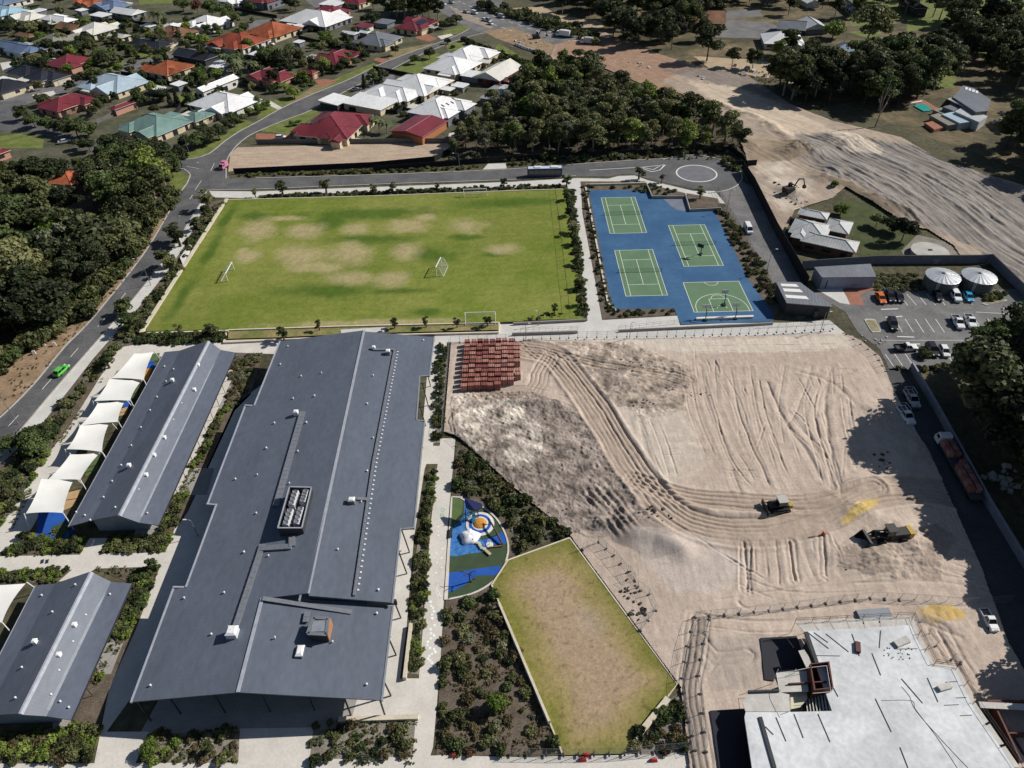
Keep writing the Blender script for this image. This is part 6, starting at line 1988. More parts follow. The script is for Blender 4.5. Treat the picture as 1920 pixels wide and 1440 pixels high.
bed([(440,332),(700,325),(900,317),(900,311),(700,319),(445,328)],70,1.0,['gum', 'olive', 'bright'],.5,1.0, '{tone} shrub, {at} of the verge beyond the school street', 'verge shrubs beyond the school street', 35, 'verge_shrub')
bed([(955,314),(1110,303),(1260,293),(1255,288),(1110,296),(955,306)],50,1.0,['gum', 'olive', 'dark'],.5,.9, 'low scrubby shrub between the black fence and the school street', 'verge shrubs beyond the school street', 36, 'verge_shrub')
bed([(1060,360),(1074,358),(1100,592),(1084,596),(1076,480)],95,1.0,['dark', 'dark', 'gum'],.7,1.15, '{tone} shrub, {at} of the hedge between field and court path', 'hedge beside the path to the courts', 37, 'hedge_shrub')
for px, py, h in [(1064,378,4),(1068,408,4),(1072,440,4.5),(1078,462,4),(1082,500,4),(1088,545,4),(1090,575,4)]:
 tree('young', G(px, py), h, 'small dark tree in the hedge beside the path to the courts', 'trees beside the path to the courts', 'street_tree', 1.3)
bed([(985,603),(1080,596),(1082,590),(990,594)],34,.9,['dark', 'brown', 'olive'],.55,.8, 'low brown hedge shrub at the near right corner of the field', 'hedge at the field corner', 38, 'hedge_shrub')
bed([(1100,350),(1118,450),(1145,570),(1158,583),(1262,580),(1264,588),(1150,594),(1132,585),(1110,470),(1092,350)],85,.95,['dark', 'olive', 'brown'],.45,.8, '{tone} shrub, {at} of the strip left of the blue court', 'shrubs around the blue court', 39, 'court_shrub')
bed([(1340,392),(1362,390),(1425,485),(1465,560),(1448,580),(1430,556),(1404,520),(1368,445)],60,1.2,['dark', 'brown', 'olive'],.6,1.1, '{tone} shrub, {at} between the blue court and service lane', 'shrubs beside the service lane', 40, 'court_shrub')
bed([(1218,345),(1284,364),(1284,366),(1226,365),(1100,347),(1100,352),(1208,350)],30,1.0,['olive', 'dark'],.5,.8, 'shrub in the bed beyond the blue court', 'shrubs beyond the blue court', 41, 'court_shrub')
bed([(1350,305),(1372,300),(1390,316),(1376,322)],9,2.0,['gum', 'dark'],.9,1.4, 'dark shrub in the corner beyond the turning circle', 'shrubs beyond the turning circle', 42, 'court_shrub')
bed([(1648,516),(1715,516),(1735,540),(1730,546),(1640,545),(1640,525)],55,1.1,['olive', 'grey', 'olive'],.6,1.0, '{tone} shrub, {at} between utility building and water tanks', 'shrubs beside the water tanks', 43, 'tank_shrub', .7)
bed([(1838,556),(1880,548),(1884,556),(1846,564)],8,1.4,['bright', 'olive'],.8,1.2, 'yellow green bush at the far end of the car park', 'bushes at the end of the car park', 44, 'tank_shrub')
shrub(['gum'], G(1731,668),1.6, 'round bush between the dark parked car and the truck', None, 'bush', 0,1.2)
bed([(1680,690),(1830,682),(1830,690),(1690,697)],22,1.1,['dark', 'olive'],.5,.9, 'low shrub along the near edge of the car park', 'shrubs along the car park edge', 45, 'tank_shrub')
bed([(830,1240),(838,1142),(890,1124),(926,1108),(946,1150),(1026,1350),(1046,1408),(822,1416)],92,.9,['gum', 'brown', 'olive', 'dark', 'brown', 'grey'],.35,1.25, '{tone} shrub, {at} of the mulched bed beside the angled lawn', 'native shrubs beside the angled lawn', 51, 'native_shrub')
bed([(858,836),(884,846),(955,915),(1058,1000),(966,1036),(964,1005),(946,966),(910,938),(858,922)],62,1.15,['gum', 'dark', 'brown', 'olive', 'grey'],.5,1.5, '{tone} shrub, {at} of the bed between playground and sand', 'native shrubs above the playground', 52, 'native_shrub')
bed([(282,1376),(448,1370),(442,1428),(266,1432)],32,.9,['bright', 'brown', 'gum', 'grey', 'olive'],.35,1.05, '{tone} shrub, {at} of the bed left of the entry path', 'shrubs left of the hall entry path', 53, 'entry_shrub')
bed([(590,1356),(780,1350),(772,1426),(580,1430)],34,.9,['dark', 'brown', 'gum', 'grey', 'olive'],.35,1.05, '{tone} shrub, {at} of the gravel bed right of the entry path', 'shrubs right of the hall entry path', 54, 'entry_shrub')
bed([(0,1384),(150,1364),(184,1374),(168,1426),(0,1426)],40,1.0,['olive', 'brown', 'gum', 'bright'],.6,1.1, '{tone} shrub, {at} of the lower left corner bed', 'shrubs in the lower left corner', 55, 'entry_shrub')
bed([(806,886),(820,884),(806,1000),(788,1255),(766,1258),(778,1070)],52,.9,['bright', 'dark', 'olive', 'gum'],.5,.95, '{tone} shrub, {at} of the strip between hall and long path', 'shrubs beside the long path', 56, 'garden_shrub')
bed([(819,650),(840,652),(828,822),(812,824)],40,.9,['dark', 'gum'],.6,.9, 'dark shrub in the strip between hall and building site', 'shrubs beside the building site', 57, 'garden_shrub')
bed([(414,772),(426,766),(398,826),(352,920),(328,985),(300,1002),(335,925)],48,1.0,['olive', 'bright', 'gum'],.6,1.0, '{tone} shrub, {at} between classroom verandah and hall', 'shrubs between classrooms and hall', 58, 'classroom_shrub')
bed([(442,668),(490,666),(462,735),(428,780),(420,742)],38,1.0,['olive', 'grey', 'brown'],.5,.95, '{tone} shrub, {at} of the bed behind the classroom block', 'shrubs behind the classroom block', 59, 'classroom_shrub')
bed([(8,1040),(50,1004),(160,1014),(150,1036)],26,.95,['gum', 'dark', 'bright'],.6,1.0, 'green shrub around the blue softfall edge', 'shrubs around the blue softfall', 60, 'classroom_shrub')
bed([(208,1010),(328,1002),(312,1032),(190,1034)],30,.95,['bright', 'olive', 'gum'],.6,1.0, 'yellow green shrub below the classroom gable', 'shrubs below the classroom gable', 61, 'classroom_shrub')
bed([(250,1090),(262,1072),(300,1064),(262,1150),(205,1260),(185,1275),(170,1270)],44,1.0,['bright', 'olive', 'dark'],.6,1.1, '{tone} shrub, {at} along the lower classroom verandah', 'shrubs along the lower classroom', 62, 'classroom_shrub')
bed([(0,1072),(130,1068),(112,1090),(0,1086)],22,.9,['gum', 'bright'],.5,.9, 'green shrub in the bed along the cross path', 'shrubs along the cross path', 63, 'garden_shrub')
bed([(8,905),(60,850),(120,790),(60,910),(0,990)],40,1.3,['olive', 'grey', 'bright', 'gum'],.6,1.1, '{tone} shrub, {at} of the bank left of the shade sails', 'shrubs left of the shade sails', 64, 'garden_shrub')
bed([(1195,1378),(1252,1322),(1276,1320),(1285,1404),(1186,1410)],18,1.2,['dark', 'brown', 'olive'],.6,1.1, 'dark shrub in the corner bed behind the cream seat wall', 'shrubs behind the cream seat wall', 65, 'garden_shrub')
for px, py, h, lb in [(932,1330,3.4, 'bright green small tree in the mulched native bed'),(290,1066,3.0, 'small open tree beside the cross path by the hall'),(285,1412,2.6, 'small yellow green tree beside the lower left path'),(398,1408,2.4, 'small bushy tree in the bed left of the entry path')]:
 tree('fresh' if 'green' in lb else 'young', G(px, py), h, lb, None, 'garden_tree', 1.1)
def tufts(polys, dens, mt, h, label, seed, leaf=.16):
 r = np.random.default_rng(seed)
 Vs = []
 for poly in polys:
  P = GP(poly)
  xs, ys = [p[0] for p in P],[p[1] for p in P]
  n = int((max(xs) - min(xs)) * (max(ys) - min(ys)) * dens)
  x, y = r.uniform(min(xs), max(xs), n), r.uniform(min(ys), max(ys), n)
  k = inside(x, y, P) & (noise2(x, y, 3.5, seed, 3) > -.12)
  Vs.append(np.stack([x[k], y[k]],1))
 Q = np.concatenate(Vs)
 n, m_ = len(Q),5
 c = np.repeat(np.concatenate([Q, np.zeros((n, 1))],1), m_, 0)
 c += np.concatenate([r.normal(size=(n * m_, 2)) * .14, r.uniform(.03, h, (n * m_, 1))],1)
 a = r.normal(size=(n * m_, 3)) * np.array([1,1,.5])
 b_ = r.normal(size=(n * m_, 3)) * np.array([1,1,.5])
 a *= leaf / np.linalg.norm(a, axis=1)[:, None]
 b_ *= leaf / np.linalg.norm(b_, axis=1)[:, None]
 V = np.stack([c - a - b_ * .6, c + a * .7 - b_, c + a + b_ * .7, c - a * .6 + b_],1).reshape(-1,3)
 me = raw_mesh('ground_cover', V, np.arange(len(V)).reshape(-1,4), np.zeros((0,3), int),[LM[mt]])
 tag(link('ground_cover', me), kind='stuff')
tufts([[(830,1240),(838,1142),(890,1124),(926,1108),(946,1150),(1026,1350),(1046,1408),(822,1416)],[(-20,1380),(150,1360),(190,1372),(170,1432),(-20,1432)],[(282,1372),(450,1366),(446,1432),(262,1436)]],3.0, 'brown', .3, '', 1)
tufts([[(388,392),(420,384),(345,500),(262,628),(225,650),(140,765),(60,880),(-20,985),(-60,940),(60,838),(150,722),(268,582),(350,466)],[(588,1352),(784,1346),(775,1432),(576,1436)],[(50,1000),(135,985),(165,1012),(150,1040),(5,1045)],[(205,1008),(330,1000),(312,1036),(187,1038)],[(180,1066),(300,1060),(260,1160),(180,1290),(165,1265),(246,1094)],[(222,664),(150,780),(60,920),(20,1000),(30,930),(130,800)]],2.6, 'olive', .32, '', 2)
tufts([[(858,836),(884,846),(955,915),(1058,1000),(966,1036),(964,1005),(946,966),(910,938),(858,922)],[(806,886),(820,884),(806,1000),(788,1255),(766,1258),(778,1070)],[(415,770),(430,760),(400,830),(352,925),(325,990),(295,1005),(330,930)],[(440,664),(492,662),(462,740),(424,790),(416,740)]],3.0, 'gum', .32, '', 3)
tufts([[(352,345),(335,372),(265,487),(175,600),(60,725),(-60,832),(-120,780),(60,655),(215,530),(300,400)]],.5, 'brown', .22, '', 4)
tufts([[(1410,130),(1500,150),(1560,215),(1480,185),(1400,140)],[(842,262),(985,150),(1060,110),(1150,140),(1370,240),(1400,290),(1370,300),(840,300)]],.35, 'olive', .5, '', 5,.3)
# ------------------------------------------------------------------ building site: churned sand with ruts
def bundle(X, Y, Z, pts, width, pitch_, amp, seed, berm=0.0, px=True, step=2.0):
 """Press a bundle of parallel wheel ruts into the height field along a line."""
 P = smooth_line(GP(pts) if px else pts, step)
 xs, ys = [p[0] for p in P],[p[1] for p in P]
 m = width / 2 + 2.0
 k = (X > min(xs) - m) & (X < max(xs) + m) & (Y > min(ys) - m) & (Y < max(ys) + m)
 if not k.any():
  return np.zeros(X.shape)
 x, y = X[k], Y[k]
 d, s = seg_dist(x, y, P)
 s = s + 0.5 * noise2(x, y, 7, seed, 3)
 win = np.clip((width / 2 - np.abs(s)) / 0.5,0,1)
 z = -amp * (0.5 + 0.5 * np.cos(2 * pi * s / pitch_)) ** 2.2 * win * np.clip(0.75 + .5 * noise2(x, y, 5.0, seed + 1,3) + .8 * noise2(s * 2.2,(x + y) * .04,1.0, seed + 2,1),0,1.6)
 z += berm * np.exp(-((np.abs(s) - width / 2 - 0.2) / 0.45) ** 2)
 Z[k] += z
 W = np.zeros(X.shape)
 W[k] = win
 return W
def zone(X, Y, poly, soft=1.5, seed=1):
 P = GP(poly)
 wob = soft * 1.2
 a = inside(X + wob * noise2(X, Y, 7, seed, 3), Y + wob * noise2(X, Y, 7, seed + 7,3), P).astype(float)
 b_ = inside(X + wob * noise2(X, Y, 3, seed + 3,3), Y + wob * noise2(X, Y, 3, seed + 9,3), P).astype(float)
 return (a + b_) / 2
SITE = GP([(846,644),(965,640),(1100,640),(1420,632),(1584,628),(1612,640),(1650,672),(1672,730),(1705,790),(1750,870),(1790,960),(1840,1070),(1885,1200),(1940,1300),(2080,1520),
     (1300,1520),(1290,1412),(1276,1290),(1069,1006),(955,908),(872,832),(852,818),(833,812)])
ROUGH = [(846,742),(1000,735),(1060,760),(1110,800),(1190,900),(1215,960),(1180,1000),(1060,1000),(955,905),(850,818)]
PALE = [(846,742),(960,748),(1000,790),(1030,860),(960,880),(900,850),(850,816)]
CLOD = [(1040,645),(1180,645),(1290,690),(1290,770),(1200,790),(1130,740),(1060,700)]
FLAT = [(1280,655),(1590,650),(1610,760),(1560,925),(1420,930),(1330,860),(1290,760)]
BANK = [(1135,990),(1190,960),(1260,1000),(1285,1040),(1215,1050),(1150,1015)]
YEL1 = [(1572,985),(1590,960),(1618,940),(1648,938),(1640,952),(1610,968),(1588,984)]
YEL2 = [(1716,1150),(1745,1138),(1800,1150),(1808,1164),(1770,1172),(1740,1170)]
TRK = [(1300,1165),(1325,1165),(1312,1240),(1306,1300),(1322,1400),(1335,1500),(1300,1500),(1285,1400),(1275,1290),(1285,1220)]
MUD = [(1180,1000),(1330,1010),(1420,1060),(1330,1120),(1260,1110),(1200,1050)]
CLODR = [(1560,1030),(1640,1020),(1760,980),(1790,1010),(1760,1090),(1640,1085),(1570,1070)]
HAUL = [(960,652),(1035,668),(1075,710),(1130,790),(1180,870),(1230,935),(1300,985),(1400,1000),(1500,985),(1580,955),(1640,928),(1720,920),(1780,930)]
HAUL2 = [(1190,905),(1270,932),(1380,945),(1470,950),(1560,940),(1640,915)]
SITE_W = {}
def site_height(X, Y):
 Z = 0.42 + 0.16 * noise2(X, Y, 9,21,3) + 0.035 * noise2(X, Y, 1.4,22,3)
 rg = zone(X, Y, ROUGH, 1.5,31)
 cl = zone(X, Y, CLOD, 1.5,35)
 fl_ = zone(X, Y, FLAT, 1.0,37)
 cr_ = zone(X, Y, CLODR, 1.0,39)
 hm, _ = seg_dist(X, Y, smooth_line(GP(HAUL),3))
 hm = np.clip((hm - 2.8) / 1.5,0,1)
 rg, cl = rg * hm, cl * hm
 Z += rg * (.2 - 0.5 * np.abs(noise2(X + Y * .4, Y, 1.2,23,4)) + .22 * np.clip(noise2(X, Y, .6,26,2),.2,1) + 0.35 * noise2(X * 0.6 + Y * .5, Y * 1.2,4,24,3))
 Z += (cl + cr_) * (.18 - 0.45 * np.abs(noise2(X * .8, Y * 1.3,1.5,25,4)))
 Z -= fl_ * (0.10 * noise2(X, Y, 9,21,3))
 SITE_W.update(rg=rg, cl=cl, fl=fl_, cr=cr_)
 d, s = seg_dist(X, Y, GP([(1130,985),(1180,1000),(1230,1008),(1280,1036)]))
 Z += 1.1 * np.exp(-(d / 2.0) ** 2)
 for (px, py, r, h) in [(1610,962,3.2,1.0),(1762,1156,3.6,0.8),(1690,1000,4.5,0.9),(1640,1050,5,1.1),(1730,1040,4,0.8),(1550,1040,3,.5),(1640,770,3.5,.8),(1600,900,3,.4),(1190,930,3,.6),(1180,715,4,.6),(1270,690,3,.5),(1265,745,2.6,.6),(1690,860,4,.5),(1720,845,2.5,.6),(1830,1145,3,.4)]:
  x, y = G(px, py)
  Z += h * np.exp(-(((X - x) ** 2 + ((Y - y) * 1.3) ** 2) / r ** 2)) * (1 + .35 * noise2(X, Y, 2,41,3))
 x, y = G(1200,963)
 Z -= .42 * np.exp(-(((X - x) ** 2 + (Y - y) ** 2) / 2.0 ** 2) ** 2)
 (ax, ay),(bx_, by_) = G(1112,905), G(1185,1000)
 ln_ = hypot(bx_ - ax, by_ - ay)
 u_ = ((X - ax) * (bx_ - ax) + (Y - ay) * (by_ - ay)) / ln_ / ln_
 v_ = ((X - ax) * -(by_ - ay) + (Y - ay) * (bx_ - ax)) / ln_ + .5 * noise2(X, Y, 4,43,2)
 Z += 0.34 * np.cos(v_ * 2 * pi / 1.35) * np.clip((3.6 - np.abs(v_ + .5)) / 1.2,0,1) * np.clip(np.minimum(u_ + .05,1.05 - u_) * 5,0,1) * (.7 + .6 * noise2(X, Y, 2.5,44,2))
 H1 = bundle(X, Y, Z, HAUL, 7.0,0.95,0.26,51,0.25)
 H2 = bundle(X, Y, Z, HAUL2,4.5,1.05,0.30,53,0.2)
 H1 = np.maximum(H1, H2)
 for i, (pts, w, pt, am) in enumerate([([(1035,662),(1120,685),(1220,700),(1290,715)],4.0,1.0,.2),([(1030,672),(1010,705),(1000,735),(900,742)],5.0,1.0,.16),([(970,640),(1000,665),(1040,690)],4,1.0,.16),
           ([(1560,690),(1545,760),(1558,850),(1575,925)],2.6,2.2,.26),([(1600,700),(1545,725),(1530,790),(1550,860),(1560,920)],2.2,2.0,.22),([(1480,780),(1520,830),(1548,880),(1555,920)],2.4,2.2,.24),
           ([(1580,735),(1500,800),(1380,830),(1250,832),(1190,850)],2.2,1.9,.14),([(1440,720),(1470,790),(1510,850),(1540,900)],2.2,2.0,.2),([(1310,690),(1325,760),(1350,830),(1385,925)],2.0,1.9,.2),
           ([(1340,680),(1345,760),(1375,830),(1410,900)],1.6,.8,.16),([(1370,690),(1385,780),(1440,910)],1.8,.9,.16),([(1405,690),(1420,800),(1460,915)],1.8,.9,.14),([(1470,690),(1462,760),(1470,830)],1.8,.9,.12),
           ([(1520,690),(1500,760),(1475,800)],2.0,1.8,.14),([(1585,760),(1600,830),(1605,880)],1.8,.9,.12),([(1200,790),(1215,850),(1235,910)],2.2,1.9,.2),([(1395,1020),(1398,1060),(1400,1110)],2.2,1.2,.34),([(1425,1020),(1430,1100)],1.6,.9,.22),
           ([(1480,1020),(1490,1090)],2.4,.9,.2),([(1545,1010),(1550,1080)],2.4,.9,.2),([(1455,1020),(1463,1095)],1.4,.8,.18),([(1500,1010),(1525,1080)],1.2,.7,.2),([(1800,1200),(1700,1165),(1600,1160),(1420,1170)],2.6,2.0,.14),([(1400,1125),(1600,1085),(1760,1080),(1880,1110)],4,1.4,.14),
           ([(1310,1165),(1296,1240),(1292,1300),(1306,1400),(1320,1500)],4.0,.9,.2),([(1400,1230),(1340,1240),(1310,1200)],3,1.0,.12),([(1760,1190),(1800,1260),(1850,1340),(1900,1420)],4,1.6,.2),([(1500,700),(1560,720),(1600,760)],1.8,1.7,.12)]):
  W_ = bundle(X, Y, Z, pts, w, pt, am, 60 + i, 0.06)
  if i in (0,1,2):
   H1 = np.maximum(H1, W_ * .6)
 rr = random.Random(5)
 T = [(580,110,600,180,640,300,690,362),(612,110,655,190,668,262),(560,60,575,150,630,290,662,372),(690,120,705,200,750,332),(740,200,830,290,852,372),(765,190,820,250,862,340),(895,140,835,160,822,200,850,300,866,366),
   (905,108,832,128,806,190,832,300,850,366),(500,275,600,250,720,210,805,128),(480,292,620,272,750,188),(260,82,400,92,545,128),(270,100,400,112,540,150),(540,90,560,200,600,300),(470,200,500,280,520,345),(440,190,480,300,500,340),
   (880,60,700,62,560,66),(880,160,900,260,960,330),(720,240,760,330,790,366),(620,330,690,330,740,350),(670,470,668,540,672,600),(700,470,706,560),(760,460,772,540,780,570),(820,460,830,520),(850,455,880,530),(900,545,1050,520,1200,560),(600,600,800,570,1000,560),
   (640,545,760,590,980,590),(1050,640,1150,760,1260,880),(560,640,700,655,780,650),(590,760,640,700,700,690),(980,380,1080,400,1120,470),(500,420,620,500,720,560),(980,330,880,340,700,380),(200,120,260,100,330,60),(60,150,200,145,300,170)]
 L_ = [[(806 + t_[i] * .882,600 + t_[i + 1] * .882) for i in range(0, len(t_),2)] for t_ in T]
 for _ in range(12):
  px, py, a_ = rr.uniform(1290,1590), rr.uniform(670,850), rr.uniform(-.35,.5)
  l_ = rr.uniform(30,80)
  L_.append([(px, py),(px + a_ * l_ * .6, py + l_ * .5),(px + a_ * l_ + rr.uniform(-6,6), py + l_)])
 for i, l_ in enumerate(L_):
  pl = smooth_line(GP(l_),1.0)
  xs, ys = [p[0] for p in pl],[p[1] for p in pl]
  k = (X > min(xs) - 2.5) & (X < max(xs) + 2.5) & (Y > min(ys) - 2.5) & (Y < max(ys) + 2.5)
  d, s = seg_dist(X[k], Y[k], pl)
  e = np.minimum(np.hypot(X[k] - pl[0][0], Y[k] - pl[0][1]), np.hypot(X[k] - pl[-1][0], Y[k] - pl[-1][1]))
  g_ = rr.uniform(.75,1.0) if rr.random() < .55 else 0
  ok = np.clip((e - g_ - .4) / 1.2,0,1) * np.clip(.75 + 1.2 * noise2(X[k], Y[k],3,200 + i, 2),0,1.3)
  s = np.abs(s + .12 * noise2(X[k], Y[k],2.5,240 + i, 2))
  dp = rr.uniform(.07,.17)
  Z[k] += ok * (-dp * np.exp(-((s - g_) / .17) ** 2) + dp * .4 * np.exp(-((s - g_ - .34) / .16) ** 2))
 d = noise2(X * 0.12, Y * 1.6,1.0,71,2)
 Z += fl_ * 0.028 * d
 Z += 0.05 * noise2(X * 1.7, Y * .35,1.3,73,3)
 SITE_W['haul'] = H1
 e, _ = seg_dist(X, Y, SITE[:16])
 return np.maximum(Z, 0.0)
def site_col(X, Y, Z):
 n = (0.5 + 0.5 * noise2(X, Y, 12,81,4))[..., None]
 f = noise2(X, Y, 1.2,82,3)[..., None]
 base = np.array([0.395,0.318,0.262]) * (1 - n) + np.array([0.515,0.425,0.355]) * n
 def mixin(K, w, c, a=1.0):
  w = np.clip(w, 0,1)[..., None] * a
  return K * (1 - w) + np.array(c) * w
 K = mixin(base, SITE_W['rg'],(0.225,0.188,0.165),.85)
 K = mixin(K, zone(X, Y, PALE, 2.5,83) * (0.42 + 1.5 * noise2(X, Y, 2.6,84,5)),(0.58,0.52,0.44),.9)
 K = mixin(K, SITE_W['cl'] * (0.6 + noise2(X, Y, 3,85,3)),(0.25,0.205,0.165),.85)
 K = mixin(K, zone(X, Y, [(1100,640),(1330,636),(1590,630),(1600,655),(1290,665),(1180,650)],1.5,86),(0.58,0.52,0.44),.7)
 K = mixin(K, zone(X, Y, [(1150,770),(1290,780),(1320,860),(1240,930),(1190,850)],2,87),(0.53,0.47,0.40),.55)
 K = mixin(K, zone(X, Y, BANK, 1,88),(0.20,0.17,0.15),.8)
 K = mixin(K, SITE_W['haul'],(0.36,0.285,0.228),.8)
 K = mixin(K, SITE_W['cr'] * (.6 + noise2(X, Y, 2.5,89,3)),(0.24,0.19,0.15),.6)
 K = mixin(K, zone(X, Y, TRK, 0.8,90),(0.24,0.20,0.175),.75)
 K = mixin(K, zone(X, Y, MUD, 1.5,91),(0.48,0.42,0.385),.5)
 K = mixin(K, zone(X, Y, YEL1,0.6,92),(0.52,0.375,0.13),.9)
 K = mixin(K, zone(X, Y, YEL2,0.8,93) * (.75 + .5 * noise2(X, Y, 1.6,94,3)),(0.52,0.35,0.08),.9)
 K = mixin(K, zone(X, Y, [(1320,1200),(1440,1190),(1460,1250),(1400,1290),(1330,1300)],1.2,95),(0.34,0.29,0.25),.6)
 mt = (SITE_W['rg'] + SITE_W['cl']) * np.clip(noise2(X, Y, 1.6,97,4) * 1.6,-1,1)
 K = K * (1 + .55 * mt[..., None])
 K = K * (1 + .13 * (SITE_W['haul'] * noise2(X * .6, Y, 2,98,3))[..., None])
 return np.clip(K * (1 + 0.16 * f),0.02,0.8)
soil_m = attr_mat('churned_sand', 'soil', scale=2.2, fine=0.16, bump=0.05, bscale=4.0)
terrain('building_site_sand', SITE, 0.15, site_height, site_col, soil_m)
# ------------------------------------------------------------------ stripped land and dirt road at upper right
LAND = GP([(1040,84),(1135,62),(1230,100),(1310,126),(1400,142),(1480,195),(1560,228),(1690,258),(1760,300),(1990,370),(1990,600),(1936,562),(1858,488),(1800,480),(1788,462),(1740,432),(1700,425),(1640,385),(1585,352),
     (1560,372),(1530,382),(1490,395),(1470,440),(1414,348),(1402,312),(1398,290),(1372,238),(1280,190),(1160,140),(1100,116),(1030,112)])
RUT = [(1180,120),(1300,165),(1420,215),(1560,270),(1680,330),(1800,410),(1950,520)]
LAND_W = {}
def land_height(X, Y):
 P = smooth_line(GP(RUT),6)
 d, s = seg_dist(X, Y, P)
 s2 = s + 2.2 * noise2(X, Y, 22,101,3)
 g = (0.5 + 0.5 * noise2(X, Y, 30,102,2))
 ax = noise2(s2 * 1.0,(X + Y) * 0.09,2.4,103,4) * .9 + .55 * noise2(s2 * 2.8,(X - Y) * .22,2.0,109,3)
 rt = zone(X, Y, [(1490,250),(1560,255),(1700,270),(1960,370),(1960,560),(1860,480),(1700,410),(1600,345),(1560,340),(1500,300)],3,104)
 Z = 0.25 + 0.4 * noise2(X, Y, 16,105,3) * .5 + rt * 0.8 * ax * (0.5 + g) + (1 - rt) * 0.16 * ax + 0.05 * noise2(X, Y, 2,106,3)
 for (px, py, r, h) in [(1490,285,6,2.2),(1520,290,5,1.6),(1585,265,9,1.3),(1440,240,5,.8),(1480,360,3.5,1.8),(1500,370,3,1.4),(1560,325,5,1.5),(1545,340,4,1.0),(1410,275,4,1.2),(1600,340,6,1.0),(1650,372,6,1.2),(1700,400,6,1.0),(1440,335,3,.5)]:
  x, y = G(px, py)
  Z += h * np.exp(-(((X - x) ** 2 + (Y - y) ** 2) / r ** 2)) * (1 + .4 * noise2(X, Y, 3,107,3))
 e1, _ = seg_dist(X, Y, GP([(1330,190),(1420,222),(1470,255),(1500,282)]))
 Z += 0.9 * np.exp(-(e1 / 2.2) ** 2) * (1 + .5 * noise2(X, Y, 3,108,2))
 LAND_W.update(rt=rt, ax=ax)
 return np.maximum(Z, -0.03)
def land_col(X, Y, Z):
 n = (0.5 + 0.5 * noise2(X, Y, 14,111,4))[..., None]
 K = np.array([0.30,0.235,0.18]) * (1 - n) + np.array([0.40,0.325,0.26]) * n
 def mixin(K, w, c, a=1.0):
  w = np.clip(w, 0,1)[..., None] * a
  return K * (1 - w) + np.array(c) * w
 K = mixin(K, zone(X, Y, [(1040,80),(1150,70),(1260,110),(1300,130),(1240,155),(1330,200),(1290,195),(1160,142),(1040,110)],3,112),(0.30,0.185,0.125),.85)
 K = mixin(K, zone(X, Y, [(1290,150),(1380,165),(1480,205),(1560,245),(1480,258),(1400,225),(1330,190)],3,113),(0.50,0.41,0.315),.95)
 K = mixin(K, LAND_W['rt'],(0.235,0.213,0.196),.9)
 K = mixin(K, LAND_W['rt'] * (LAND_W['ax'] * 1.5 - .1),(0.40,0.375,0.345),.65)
 K = mixin(K, LAND_W['rt'] * (-LAND_W['ax'] * 1.5 - .1),(0.125,0.108,0.098),.8)  # rut relief repeated in the colour: hollows darker, crests paler
 K = mixin(K, zone(X, Y, [(1560,248),(1600,252),(1640,275),(1660,290),(1600,290),(1565,270)],3,114),(0.55,0.47,0.38),.85)
 K = mixin(K, zone(X, Y, [(1420,305),(1490,305),(1530,345),(1490,395),(1460,400),(1420,345)],2,115) * (.6 + .8 * noise2(X, Y, 5,116,3)),(0.54,0.465,0.385),.9)
 K = mixin(K, zone(X, Y, [(1390,262),(1500,268),(1530,290),(1480,305),(1400,300)],2,117),(0.22,0.165,0.105),.6)
 K = mixin(K, zone(X, Y, [(1500,330),(1600,345),(1700,400),(1770,450),(1740,432),(1660,400),(1580,352)],2,118),(0.15,0.115,0.08),.7)
 K = mixin(K, zone(X, Y, [(1240,135),(1330,125),(1420,150),(1470,190),(1380,165),(1300,148)],4,119),(0.17,0.15,0.135),.7)
 f = noise2(X, Y, 2.0,120,3)[..., None]
 return np.clip(K * (1 + 0.2 * f),0.02,0.8)
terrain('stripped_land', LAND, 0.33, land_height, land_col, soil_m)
layer('house_lawn', [[(1560,380),(1600,372),(1660,390),(1735,440),(1720,465),(1680,480),(1610,486),(1615,470),(1580,420)]], mat('dark_house_lawn', (0.038,0.05,0.016),0.95, scale=0.3, col2=(0.075,0.085,0.03), fine=0.2),0.0)
layer('tank_pad', [[(1720,440),(1780,455),(1856,486),(1700,488),(1690,470)]], 'gravel', 0.003)
# ------------------------------------------------------------------ angled lawn with its walls
LAWN = GP([(1068,1008),(1270,1282),(1252,1308),(1170,1412),(1056,1416),(1030,1352),(922,1096),(952,1050)],0.25)
lc = G(1110,1190)
def lawn_col(X, Y, Z):
 P = LAWN + [LAWN[0]]
 d, _ = seg_dist(X, Y, P)
 e = np.clip(d / 6.0 + 0.35 * noise2(X, Y, 4,121,4),0,1)[..., None]
 g = np.array([0.165,0.162,0.036])
 m_ = np.array([0.285,0.225,0.095])
 p_ = np.array([0.345,0.255,0.165])
 K = np.where(e < .55, g + (m_ - g) * (e / .55), m_ + (p_ - m_) * ((e - .55) / .45))
 r = np.hypot(X - lc[0],(Y - lc[1] - 2) * .8)[..., None]
 k = np.clip((3.5 - r) / 3,0,1) * .5
 K = K * (1 - k) + np.array([0.36,0.29,0.235]) * k
 f = noise2(X, Y, .5,122,3)[..., None]
 sp = np.clip((noise2(X, Y, .55,123,2)[..., None] - .35) * 3,0,1)
 return np.clip(K * (1 + .18 * f) * (1 - .35 * sp),0,1)
terrain('angled_lawn', LAWN, 0.22, lambda X, Y: 0.25 + 0.03 * noise2(X, Y, 2,124), lawn_col, attr_mat('worn_turf', 'soil', scale=2.5, fine=0.25, bump=0.04, bscale=7))
b = MB()
b.prism(LAWN, 0.0,0.16)
tag(b.build('lawn_bank', M['mulch']), kind='structure')
wall('lawn_edging', 'thin cream edging along the left and bottom of the angled lawn', [(922,1096),(945,1152)],0.25,.34, 'limestone')
